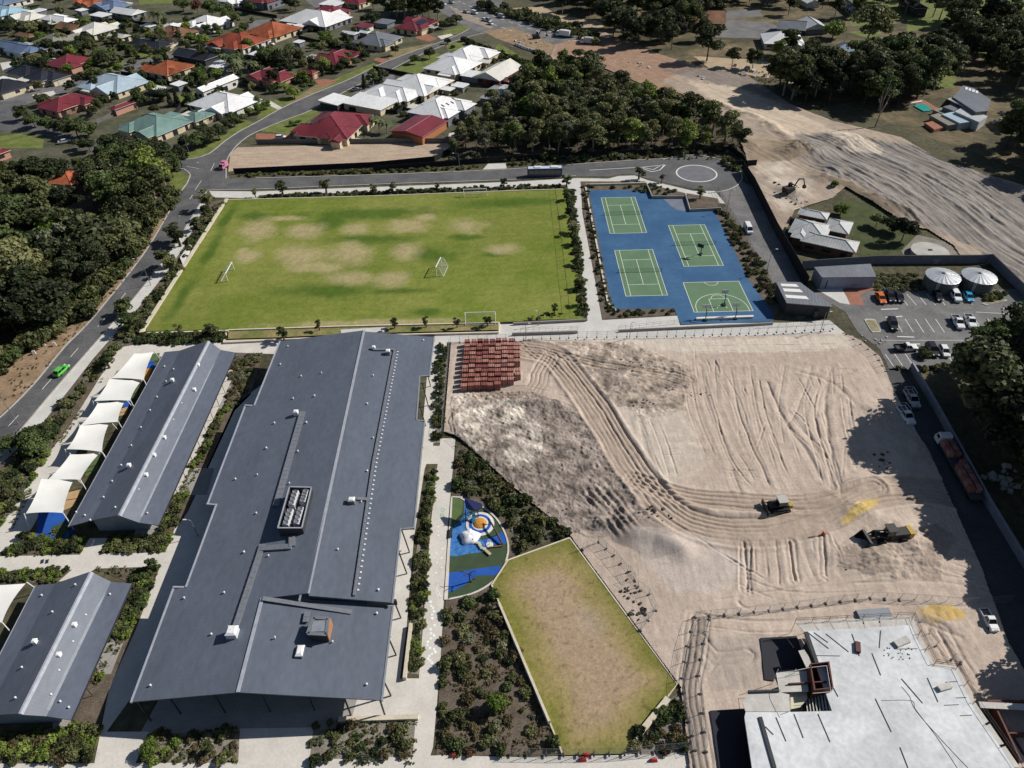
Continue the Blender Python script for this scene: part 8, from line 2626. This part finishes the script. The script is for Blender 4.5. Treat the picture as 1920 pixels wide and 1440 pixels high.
for i, (p, q) in enumerate(zip(pb[:-1], pb[1:])):
 if i % 2 and i > 12:
  continue
 t = thing('road_barrier', '%s white concrete barrier from the corner in the highway works row' % nmw[min(i, 15)], 'barrier', ((p[0] + q[0]) / 2,(p[1] + q[1]) / 2,0), atan2(q[1] - p[1], q[0] - p[0]), 'white barriers of the highway works')
 b = MB()
 L = hypot(q[0] - p[0], q[1] - p[1]) * .46
 b.hexa([(-L, -.4,0),(L, -.4,0),(L, .4,0),(-L, .4,0),(-L, -.15,1.1),(L, -.15,1.1),(L, .15,1.1),(-L, .15,1.1)])
 b.build('barrier_body', bw, t)
# ------------------------------------------------------------------ vehicles
def paint(name, c, r=.3):
 return mat(name, c, r, scale=1, var=.03, spec=.5)
PT = {'white': paint('white_car_paint', (.70,.71,.72)), 'black': paint('black_car_paint', (.012,.012,.015)), 'green': paint('lime_green_car_paint', (.10,.48,.07)), 'orange': paint('orange_car_paint', (.62,.13,.015)),
   'cyan': paint('bright_blue_car_paint', (.03,.32,.55)), 'silver': paint('silver_car_paint', (.40,.41,.43)), 'navy': paint('navy_paint', (.02,.03,.08)), 'pink': paint('pink_truck_paint', (.50,.20,.30)), 'yellow': paint('machine_yellow', (.40,.27,.03),.6), 'grey': paint('dark_grey_paint', (.07,.07,.08))}
GL = mat('car_glass', (.012,.014,.018),.06, spec=.7)
TY = mat('tyre_rubber', (.014,.014,.015),.85)
RIM = mat('alloy_rim', (.30,.30,.32),.35, metal=.6)
HL = mat('headlight_lens', (.70,.72,.74),.15, spec=.6)
TL = mat('tail_light_lens', (.30,.015,.012),.25, spec=.6)
wheel_me = {}
def wheel(t, x, y, r, w=.22):
 k = (round(r, 2), round(w, 2))
 if k not in wheel_me:
  b = MB()
  n = 14
  b.lathe([(r * .72,-w / 2),(r * .95,-w / 2),(r, -w / 3),(r, w / 3),(r * .95, w / 2),(r * .72, w / 2)], n=n)
  m1 = b.mesh('tyre')
  m1.materials.append(TY)
  b = MB()
  b.lathe([(r * .7,-w * .38),(r * .7, w * .38),(r * .2, w * .44)], n=n)
  m2 = b.mesh('rim')
  m2.materials.append(RIM)
  wheel_me[k] = (m1, m2)
 o = link('wheel', wheel_me[k][0], t)
 o.location = (x, y, r)
 o.rotation_euler = (-pi / 2 if y > 0 else pi / 2,0,0)
 link('rim', wheel_me[k][1], o)
def loft(secs, closed=True):
 """secs: list of rings of equal length."""
 b = MB()
 n = len(secs[0])
 for s in secs:
  b.v.extend(s)
 for k in range(len(secs) - 1):
  for i in range(n):
   j = (i + 1) % n
   b.f.append((k * n + i, k * n + j, (k + 1) * n + j, (k + 1) * n + i))
   b.m.append(0)
 b.f.append(tuple(range(n - 1,-1,-1)))
 b.m.append(0)
 b.f.append(tuple((len(secs) - 1) * n + i for i in range(n)))
 b.m.append(0)
 return b
CARS = {
 'hatch': dict(L=4.1, W=.87, deck=[(-2.05,.72,.74),(-1.9,.95,.82),(-1.2,.98,.87),(.7,.95,.87),(1.6,.84,.84),(1.98,.68,.76),(2.05,.5,.7)], cab=(-1.95,-1.45,.25,1.05,1.48), r=.32),
 'sedan': dict(L=4.7, W=.9, deck=[(-2.35,.75,.74),(-2.2,1.0,.84),(-1.3,1.02,.9),(.8,.98,.9),(1.9,.86,.86),(2.28,.7,.78),(2.35,.5,.7)], cab=(-1.75,-1.0,.3,1.15,1.45), r=.33),
 'suv': dict(L=4.75, W=.95, deck=[(-2.37,.85,.84),(-2.25,1.1,.9),(-1.3,1.12,.95),(.8,1.1,.95),(1.9,1.02,.92),(2.3,.85,.85),(2.37,.55,.78)], cab=(-2.2,-1.9,.3,1.05,1.78), r=.38),
 'ute': dict(L=5.2, W=.94, deck=[(-.55,1.08,.9),(-.5,1.1,.94),(1.0,1.08,.94),(2.1,1.02,.92),(2.55,.85,.85),(2.62,.55,.78)], cab=(-.5,-.3,.55,1.25,1.78), r=.38, tray=True),
 'van': dict(L=5.0, W=.97, deck=[(-2.5,1.15,.94),(-2.4,1.18,.97),(1.2,1.15,.97),(2.2,1.02,.93),(2.45,.85,.88),(2.5,.5,.8)], cab=(-2.45,-2.35,1.15,1.9,1.98), r=.36),
}
def car(kind, colour, loc, rz, label, group=None, cat='car', name='car', tray_col=None, ladder=False):
 d = CARS[kind]
 t = thing(name, label, cat, (loc[0], loc[1], loc[2] if len(loc) > 2 else .01), rz, group)
 z0 = .28
 secs = []
 for x, z, w in d['deck']:
  secs.append([(x, -w * .93, z0),(x, -w, z0 + .18),(x, -w, z * .72),(x, -w * .93, z * .94),(x, -w * .82, z),(x, w * .82, z),(x, w * .93, z * .94),(x, w, z * .72),(x, w, z0 + .18),(x, w * .93, z0)])
 loft(secs).build('body', PT[colour], t, False)
 rb, rt, ft, fb, rz_ = d['cab']
 W = d['W']
 zb = d['deck'][2][1] - .04
 wt, wb = W * .76, W * .92
 b = loft([[(rb, -wb, zb),(rb, wb, zb),(rt, wt, rz_ - .03),(rt, -wt, rz_ - .03)],
     [(fb, -wb, zb),(fb, wb, zb),(ft, wt, rz_ - .03),(ft, -wt, rz_ - .03)]])
 b.build('windows', GL, t)
 b = MB()
 b.hexa([(rt - .04,-wt - .02, rz_ - .05),(ft + .05,-wt - .02, rz_ - .05),(ft + .05, wt + .02, rz_ - .05),(rt - .04, wt + .02, rz_ - .05),(rt + .06,-wt * .9, rz_ + .02),(ft - .04,-wt * .9, rz_ + .02),(ft - .04, wt * .9, rz_ + .02),(rt + .06, wt * .9, rz_ + .02)])
 b.build('roof', PT[colour], t)
 b = MB()
 for s in (-1,1):
  for xb, xt in ((rb, rt),(fb, ft),((rb + fb) / 2 - .1,(rt + ft) / 2 - .05)):
   b.tube((xb, s * (wb + .005), zb),(xt, s * (wt + .01), rz_ - .04),.045,4)
 if kind == 'van':
  for s in (-1,1):
   b.hexa([(rb + .05, s * (wb + .012) - .01, zb),(.5, s * (wb + .012) - .01, zb),(.5, s * (wb + .012) + .01, zb),(rb + .05, s * (wb + .012) + .01, zb),(rt + .1, s * (wt + .02) - .01, rz_ - .04),(.45, s * (wt + .02) - .01, rz_ - .04),(.45, s * (wt + .02) + .01, rz_ - .04),(rt + .1, s * (wt + .02) + .01, rz_ - .04)])
 b.build('pillars', PT[colour], t)
 xf = d['deck'][-2][0]
 for s in (-1,1):
  b = MB()
  b.obox((xf - .03, s * W * .64, d['deck'][-2][1] - .02),(.26,.36,.16))
  b.build('headlight', HL, t)
  xr = -d['L'] / 2 if d.get('tray') else d['deck'][0][0]
  b = MB()
  b.obox((xr + .03, s * W * .7,.8),(.12,.22,.2))
  b.build('tail_light', TL, t)
 ax = d['L'] / 2 - .85
 for x in (-ax, ax - .05):
  for s in (-1,1):
   wheel(t, x, s * (W - .12), d['r'])
 if d.get('tray'):
  xr = -d['L'] / 2
  tc = PT[tray_col] if tray_col else PT[colour]
  b = MB()
  b.box(xr, -.62,-.92,.92,.62,.78)
  b.build('tray_floor', PT['grey'], t)
  b = MB()
  b.box(xr, -.62,-.95,-.88,.6,1.1)
  b.box(xr, -.62,.88,.95,.6,1.1)
  b.box(xr - .04, xr + .04,-.9,.9,.6,1.1)
  b.box(-.7,-.62,-.9,.9,.6,1.2)
  b.build('tray_sides', tc, t)
  b = MB()
  b.box(xr + .4,-.7,-.5,-.4,.45,.62)
  b.box(xr + .4,-.7,.4,.5,.45,.62)
  b.build('chassis', PT['grey'], t)
  if ladder:
   b = MB()
   for s in (-.85,.85):
    b.path([(xr + .1, s, 1.1),(xr + .1, s, 1.9),(-.2, s, 1.95)],.03,5)
   b.tube((xr + .1,-.85,1.9),(xr + .1,.85,1.9),.03,5)
   b.build('rack', PT['white'], t)
 return t
def at(px, py):
 x, y = G(px, py)
 return (x, y, .02)
def yaw_px(a, b_):
 p, q = G(*a), G(*b_)
 return atan2(q[1] - p[1], q[0] - p[0])
UP = pi / 2
car('hatch', 'green', at(117,698), yaw_px((104,708),(130,684)), 'bright lime green car driving on the main road at left')
car('sedan', 'orange', at(1650,562),-UP - .1, 'orange fronted car at the left end of the far row of parked cars')
car('suv', 'black', at(1667,560),-UP - .1, 'black four wheel drive parked between the orange car and another black car')
car('sedan', 'black', at(1684,560),-UP - .12, 'black car third from left in the far row of the car park')
car('hatch', 'black', at(1757,559),-UP - .1, 'black car parked in front of the left water tank')
car('suv', 'white', at(1790,559),-UP - .15, 'white black roofed four wheel drive parked between black and blue cars')
car('hatch', 'cyan', at(1814,560),-UP - .15, 'bright blue car at the right end of the far row')
car('suv', 'black', at(1672,612),-UP - .2, 'black car beside the oval kerb island in the middle row')
car('ute', 'white', at(1794,608),-UP - .15, 'white utility with a tray, left one of the pair in the middle row', name='utility_truck', cat='ute')
car('ute', 'white', at(1817,606),-UP - .2, 'white utility with a tray, right one of the pair in the middle row', name='utility_truck', cat='ute')
car('ute', 'white', at(1697,656),0.0, 'white utility with a dark tray parked sideways in the near row', name='utility_truck', cat='ute', tray_col='black')
car('suv', 'black', at(1746,660),-UP - .1, 'large black car in the near row beside the round bush')
car('hatch', 'white', at(1769,662),-UP - .15, 'white car at the right of the near row of the car park')
car('van', 'white', at(1402,433), yaw_px((1390,405),(1412,450)), 'white van parked on the service lane beside the fence', name='van', cat='van')
car('ute', 'white', at(1697,783), yaw_px((1680,760),(1708,800)), 'white utility with a rack parked on the shaded site lane', name='utility_truck', cat='ute', ladder=True)
car('ute', 'silver', at(1708,752), yaw_px((1695,730),(1716,765)), 'pale flat tray utility parked in the shade by the lane wall', name='utility_truck', cat='ute', ladder=True)
car('ute', 'white', (*G(1852,1166,.4),.42), yaw_px((1845,1150),(1862,1180)), 'white utility parked on the sand at the right below the fence', name='utility_truck', cat='ute', tray_col='white').scale = (.74,.78,.8)
car('hatch', 'white', at(527,260),0.1, 'white car on the red driveway beside the large maroon house')
car('suv', 'black', at(138,147),-.6, 'black car parked before the black roofed house at left')
car('sedan', 'silver', at(122,268),.5, 'silver car in tree shade on the left street')
for i, (px, py, c, k) in enumerate([(890,26, 'white', 'van'),(874,24, 'silver', 'sedan'),(909,39, 'white', 'hatch'),(917,40, 'silver', 'suv'),(920,46, 'white', 'hatch'),(832,9, 'white', 'sedan'),(847,6, 'silver', 'suv'),(940,33, 'silver', 'van')]):
 car(k, c, at(px, py),-.95,['white van on the highway, largest of the bunch', 'silver sedan just behind the white van on the highway', 'white hatchback on the near lanes of the highway', 'silver four wheel drive beside the white hatchback', 'white hatchback nearest the intersection', 'white sedan farthest up the highway at the top', 'silver four wheel drive near the top edge of the highway', 'silver van at the far kerb of the highway by the bushes'][i], 'vehicles on the highway')
for i, (px, py, rz, c) in enumerate([(720,138,.5, 'black'),(706,150,1.0, 'grey'),(668,170,.6, 'grey'),(508,84,-.5, 'white'),(560,200,.9, 'silver'),(95,172,-.5, 'white'),(808,66,1.0, 'silver')][:4]):
 car('sedan', c, at(px, py), rz, ['black car on the driveway of the white patio house', 'dark grey car lower on the white patio house driveway', 'dark car parked at the kerb end of the driveway', 'white car under the carport of the red tiled house'][i])
x, y = G(428,48)
t = thing('caravan', 'white rounded caravan beside the white roofed house', 'caravan', (x, y, 0),-.5)
b = loft([[(px_, -1.15,.5),(px_, 1.15,.5),(px_, 1.2,1.2),(px_, 1.1, zt),(px_, -1.1, zt),(px_, -1.2,1.2)] for px_, zt in ((-2.8,2.0),(-2.3,2.6),(1.8,2.6),(2.6,2.0))])
b.build('body', PT['white'], t)
b = MB()
b.box(-1.6,1.2,-1.22,-1.17,1.4,1.9)
b.build('window', GL, t)
for s in (-1,1):
 wheel(t, 0, s * 1.0,.34)
p, q = G(989,334), G(1054,333)
L = hypot(q[0] - p[0], q[1] - p[1])
t = thing('bus', 'white topped bus with dark windows stopped on the school street', 'bus', ((p[0] + q[0]) / 2, p[1] + 1.3,.01),0.0)
b = loft([[(x_, -1.22,.35),(x_, 1.22,.35),(x_, 1.25,1.2),(x_, 1.2,2.95),(x_, 1.05,3.1),(x_, -1.05,3.1),(x_, -1.2,2.95),(x_, -1.25,1.2)] for x_ in (-L / 2,-L / 2 + .12, L / 2 - .3, L / 2)])
b.build('body', PT['navy'], t)
b = MB()
b.hexa([(-L / 2 + .1,-1.08,3.05),(L / 2 - .1,-1.08,3.05),(L / 2 - .1,1.08,3.05),(-L / 2 + .1,1.08,3.05),(-L / 2 + .3,-.9,3.18),(L / 2 - .3,-.9,3.18),(L / 2 - .3,.9,3.18),(-L / 2 + .3,.9,3.18)])
b.build('roof', paint('pale_bus_roof', (.52,.60,.72)), t)
for k in range(6):
 x0 = -L / 2 + .5 + k * (L - 1) / 6
 b = MB()
 b.box(x0, x0 + (L - 1) / 6 - .12,-1.285,-1.2,1.35,2.6)
 b.build('window', GL, t)
 b = MB()
 b.box(x0, x0 + (L - 1) / 6 - .12,1.2,1.285,1.35,2.6)
 b.build('window', GL, t)
for x0, l_ in ((-3.5,2.2),(2.0,2.6)):
 b = MB()
 b.box(x0, x0 + l_, -.7,.7,3.185,3.42)
 b.build('roof_unit', PT['white'], t)
b = MB()
b.box(L / 2 - .02, L / 2 + .05,-1.05,1.05,1.1,2.8)
b.build('windscreen', GL, t)
for x_ in (-L / 2 + 2.6, L / 2 - 2.4):
 for s in (-1,1):
  wheel(t, x_, s * 1.08,.48,.3)
def truck(px, py, rz, label, body, cab, Lb=6.0, box=True, name='truck'):
 x, y = G(px, py)
 t = thing(name, label, 'truck', (x, y, .02), rz)
 b = MB()
 b.box(-Lb, 1.6,-.5,.5,.55,.8)
 b.build('chassis', PT['grey'], t)
 b = loft([[(x_, -1.15,.5),(x_, 1.15,.5),(x_, 1.18,1.5),(x_, wt_, zt),(x_, -wt_, zt),(x_, -1.18,1.5)] for x_, zt, wt_ in ((.2,2.6,1.1),(.35,2.75,1.1),(1.5,2.7,1.05),(2.0,1.6,1.1),(2.1,.9,1.12))])
 b.build('cab', PT[cab], t)
 b = MB()
 b.hexa([(1.62,-.98,2.5),(1.99,-1.05,1.68),(1.99,1.05,1.68),(1.62,.98,2.5),(1.68,-.98,2.53),(2.06,-1.05,1.68),(2.06,1.05,1.68),(1.68,.98,2.53)])
 b.build('windscreen', GL, t)
 for s in (-1,1):
  b = MB()
  b.obox((1.0, s * 1.15,2.0),(1.0,.08,.7))
  b.build('side_window', GL, t)
 if box:
  b = MB()
  b.box(-Lb, 0,-1.22,1.22,.85,3.3)
  b.build('cargo_box', PT[body], t)
 for x_ in (-Lb + 1.2,1.0):
  for s in (-1,1):
   wheel(t, x_, s * 1.0,.48,.3)
 return t
truck(1050,68, pi - .55, 'white box truck at the highway works', 'white', 'white')
truck(1096,82, pi - .5, 'grey tipper truck half hidden behind the bushland top', 'silver', 'white', 4.5)
truck(420,316,-1.9, 'small pink and white truck at the mouth of the school street', 'pink', 'pink', 2.6).scale = (.72,.72,.72)
rz = yaw_px((1845,960),(1762,818))
x, y = G(1768,836)
t = truck(1768,838, rz, 'white cabbed flat bed truck loaded with red brick stacks on the shaded lane', 'grey', 'white', 14.5, False, 'brick_truck')
b = MB()
b.box(-14.5,-.1,-1.25,1.25,.95,1.12)
b.build('flat_bed', PT['grey'], t)
for x_ in (-13.2,-12.0,-6.0):
 for s in (-1,1):
  wheel(t, x_, s * 1.0,.48,.3)
k = 0
for i in range(10):
 for s in (-.62,.62):
  if i in (3,) or (i == 4 and s > 0):
   continue
  lx, ly = -.95 - i * 1.28, s
  X_, Y_ = x + 0, y + 0
  lo = t.location
  pallet(lo.x + lx * cos(rz) - ly * sin(rz), lo.y + lx * sin(rz) + ly * cos(rz),1.13, rz + pi / 2 * 0, 'red brick stack on the flat bed truck, %s from the cab, %s side' % (nmw[i], 'left' if s > 0 else 'right'), 'brick stacks on the truck', (i + (s > 0)) % 2,.94)
# ------------------------------------------------------------------ site machines
def track_frame(t, L, W, s, r=.45):
 b = MB()
 n = 10
 prof = [(-L / 2 + r - r * cos(a), r + r * sin(a)) for a in np.linspace(-pi / 2, pi / 2, n)]
 prof = [(-L / 2 + r - r * cos(a), r - r * sin(a)) for a in np.linspace(pi / 2,-pi / 2, n)] + [(L / 2 - r + r * cos(a), r + r * sin(a)) for a in np.linspace(pi / 2,-pi / 2, n)]
 k = len(prof)
 for side in (-W / 2, W / 2):
  b.v.extend((px_, s + side, pz) for px_, pz in prof)
 for i in range(k):
  j = (i + 1) % k
  b.f.append((i, j, k + j, k + i))
  b.m.append(0)
 b.f.append(tuple(range(k)))
 b.f.append(tuple(range(2 * k - 1, k - 1,-1)))
 b.m += [0,0]
 b.build('track', TY, t)
 for i in range(4):
  b = MB()
  xx = -L / 2 + r + (L - 2 * r) * i / 3
  b.tube((xx, s - W / 2 - .04, r),(xx, s + W / 2 + .04, r), r * .6,10)
  b.build('roller', PT['grey'], t)
mk = paint('dusty_dark_machine_paint', (.022,.020,.018),.6)  # near-black colour puts the backlit, shaded look into the machine paint
x, y = G(1458,957)
t = thing('bulldozer', 'dark bulldozer with a yellow rear on the curving haul track', 'bulldozer', (x, y, .45), yaw_px((1488,950),(1432,955)))
for s in (-.95,.95):
 track_frame(t, 3.6,.55, s, .5)
b = MB()
b.hexa([(-1.6,-.6,.5),(2.0,-.55,.5),(2.0,.55,.5),(-1.6,.6,.5),(-1.6,-.6,1.35),(2.0,-.5,1.5),(2.0,.5,1.5),(-1.6,.6,1.35)])
b.build('hull', mk, t)
b = MB()
b.box(-1.0,.5,-.75,.75,1.36,2.6)
b.build('cab_glass', GL, t)
b = MB()
b.box(-1.15,.65,-.9,.9,2.6,2.75)
b.build('cab_roof', paint('pale_cab_roof', (.42,.41,.38),.5), t)
b = MB()
V0 = [(2.6 + .25 * sin(a * 1.3), z) for a, z in ((0,.1),(1,.45),(2,.8),(2.6,1.15))]
b.prism([(2.45,-1.7),(2.62,-1.7),(2.62,1.7),(2.45,1.7)],.1,1.2)
b.build('blade', mk, t)
for s in (-1.35,1.35):
 b = MB()
 b.tube((-.4, s, .5),(2.45, s, .5),.1,6)
 b.build('push_arm', mk, t)
b = MB()
b.box(-2.3,-1.6,-.6,.6,.5,1.3)
b.build('ripper', PT['yellow'], t)
x, y = G(1660,1016)
t = thing('wheel_loader', 'big black wheel loader with a yellow rear, bucket to the left', 'loader', (x, y, .5), yaw_px((1708,1004),(1614,1014)))
b = MB()
b.hexa([(-3.4,-.95,.9),(0,-.8,.9),(0,.8,.9),(-3.4,.95,.9),(-3.4,-.85,2.3),(0,-.75,2.1),(0,.75,2.1),(-3.4,.85,2.3)])
b.build('engine_body', mk, t)
b = MB()
b.box(-4.0,-3.2,-.95,.95,1.2,2.35)
b.build('counterweight', PT['yellow'], t)
b = MB()
b.hexa([(-.6,-.75,2.0),(.9,-.7,2.0),(.9,.7,2.0),(-.6,.75,2.0),(-.5,-.7,3.3),(.7,-.65,3.3),(.7,.65,3.3),(-.5,.7,3.3)])
b.build('cab_glass', GL, t)
b = MB()
b.box(-.75,.95,-.9,.9,3.3,3.45)
b.build('cab_roof', mk, t)
b = MB()
b.box(0,2.2,-.6,.6,.8,1.6)
b.build('front_frame', mk, t)
for s in (-.7,.7):
 b = MB()
 b.path([(.6, s, 1.9),(2.6, s, 2.2),(3.9, s, .8)],.16,6)
 b.build('lift_arm', mk, t)
b = MB()
for a, c_ in (((3.7,.25),(5.2,.12)),((3.7,.25),(3.6,1.4)),((3.6,1.4),(4.2,1.75))):
 b.prism([(a[0],-1.5),(c_[0] + .05,-1.5),(c_[0] + .05,1.5),(a[0],1.5)],[a[1], c_[1], c_[1], a[1]],[a[1] + .12, c_[1] + .12, c_[1] + .12, a[1] + .12])
for s in (-1.5,1.5):
 b.hexa([(3.65, s - .05,.2),(5.2, s - .05,.15),(5.2, s + .05,.15),(3.65, s + .05,.2),(3.6, s - .05,1.5),(4.3, s - .05,1.6),(4.3, s + .05,1.6),(3.6, s + .05,1.5)])
b.build('bucket', mk, t)
for x_ in (-2.2,1.6):
 for s in (-1.05,1.05):
  wheel(t, x_, s, .78,.55)
def excavator(px, py, rz, label, col, zz=.05):
 x, y = G(px, py)
 t = thing('excavator', label, 'excavator', (x, y, zz), rz)
 for s in (-1.0,1.0):
  track_frame(t, 3.6,.55, s, .42)
 b = MB()
 b.hexa([(-2.2,-1.25,.95),(1.2,-1.25,.95),(1.2,1.25,.95),(-2.2,1.25,.95),(-2.1,-1.2,2.0),(1.1,-1.2,1.9),(1.1,1.2,1.9),(-2.1,1.2,2.0)])
 b.build('house', col, t)
 b = MB()
 b.hexa([(.0,.25,1.9),(1.2,.25,1.5),(1.2,1.2,1.5),(0,1.2,1.9),(.1,.3,2.9),(.95,.3,2.9),(.95,1.15,2.9),(.1,1.15,2.9)])
 b.build('cab', GL, t)
 b = MB()
 b.path([(1.0,-.3,1.6),(2.6,-.3,4.2),(4.6,-.3,3.8)],.22,6)
 b.build('boom', col, t)
 b = MB()
 b.path([(4.5,-.3,3.9),(5.6,-.3,1.6)],.17,6)
 b.build('stick', col, t)
 b = MB()
 b.hexa([(5.2,-.8,.5),(6.1,-.8,.7),(6.1,.2,.7),(5.2,.2,.5),(5.3,-.75,1.5),(5.8,-.75,1.6),(5.8,.15,1.6),(5.3,.15,1.5)])
 b.build('bucket', mk, t)
 return t
excavator(1006,72,.3, 'dark excavator working on the red earth of the highway works', mk)
excavator(1478,366,.4, 'dark excavator on the spoil heap above the brick house', mk, .9)
x, y = G(1530,1010)
t = thing('trench_tool', 'small orange trenching attachment lying on the sand', 'tool', (x, y, .45), yaw_px((1512,1010),(1545,1005)))
b = MB()
b.obox((-.2,0,.12),(2.6,.3,.2))
b.build('beam', mk, t)
b = MB()
b.obox((1.2,.1,.45),(.35,.5,.9),0,.3)
b.build('head', mat('orange_tool_paint', (.42,.09,.03),.6), t)
# ------------------------------------------------------------------ poles, lamps and small street things
def lamp(base, h, label, arm=1.6, ang=pi, m=None, group=None):
 t = thing('street_lamp', label, 'street lamp', (*G(*base),0), ang, group)
 m = m or fence_galv
 b = MB()
 b.tube((0,0,0),(0,0, h),.09,8,.055)
 b.build('lamp_post', m, t)
 b = MB()
 b.path([(0,0, h - .05),(arm * .5,0, h + .25),(arm, 0, h + .3)],.04,6)
 b.build('lamp_arm', m, t)
 b = MB()
 b.hexa([(arm - .1,-.13, h + .24),(arm + .6,-.1, h + .24),(arm + .6,.1, h + .24),(arm - .1,.13, h + .24),(arm - .05,-.1, h + .36),(arm + .5,-.07, h + .34),(arm + .5,.07, h + .34),(arm - .05,.1, h + .36)])
 b.build('lamp_head', M['vent'], t)
 return t
lamp((283,535),8, 'tall street lamp on the footpath beside the playing field wall')
lamp((395,349),8, 'tall street lamp at the school street corner')
lamp((34,795),8, 'tall street lamp beside the footpath at the left edge')
lamp((1362,398),7, 'lamp post at the top of the service lane', 1.0,0)
lamp((1437,512),7, 'lamp post on the service lane near the dark shed', 1.0,0)
lamp((1180,638),5, 'lamp post at the footpath below the blue court', .6,0)
lamp((986,640),5, 'lamp post at the footpath by the brick stacks', .6,0)
lamp((1537,625),6, 'lamp post with twin floodlights beside the dark shed', .8,0)
lamp((356,292),7, 'street lamp on the grass corner of the left street')
lamp((853,52),8, 'street lamp at the highway corner')
lamp((372,1006),4.5, 'small curved lamp in the shaded walk beside the hall', .8, pi)
lamp((862,320),6, 'thin lamp on the far verge of the school street')
lamp((1010,610),4, 'bollard light by the ramp below the playing field', .4)
for i, (px, py) in enumerate([(65,664),(83,648),(103,648)]):
 x, y = G(px, py)
 t = thing('limestone_bollard', ['cream stone bollard nearest the forest on the sandy verge', 'middle cream stone bollard on the sandy verge', 'cream stone bollard nearest the road on the sandy verge'][i], 'bollard', (x, y, 0),.4)
 b = MB()
 b.hexa([(-.35,-.3,0),(.35,-.3,0),(.35,.3,0),(-.35,.3,0),(-.28,-.25,1.0),(.3,-.22,1.05),(.28,.24,1.0),(-.3,.25,.95)])
 b.build('stone', M['limestone'], t)
x, y = G(846,1001)
t = thing('bench', 'thin dark bench at the path edge beside the playground', 'bench', (x, y, .03),0)
b = MB()
b.box(-.25,.25,-1.0,1.0,.42,.48)
b.build('seat', M['steel_dark'], t)
for yy in (-.8,.8):
 b = MB()
 b.box(-.2,.2, yy - .05, yy + .05,0,.42)
 b.build('leg', M['steel_dark'], t)
b = MB()
for k in range(2):
 x, y = G(79 + k * 9,1053)
 b.obox((x, y, .03),(.55,.9,.012),.3)
tag(b.build('drain_grate', M['steel_dark']), kind='structure')
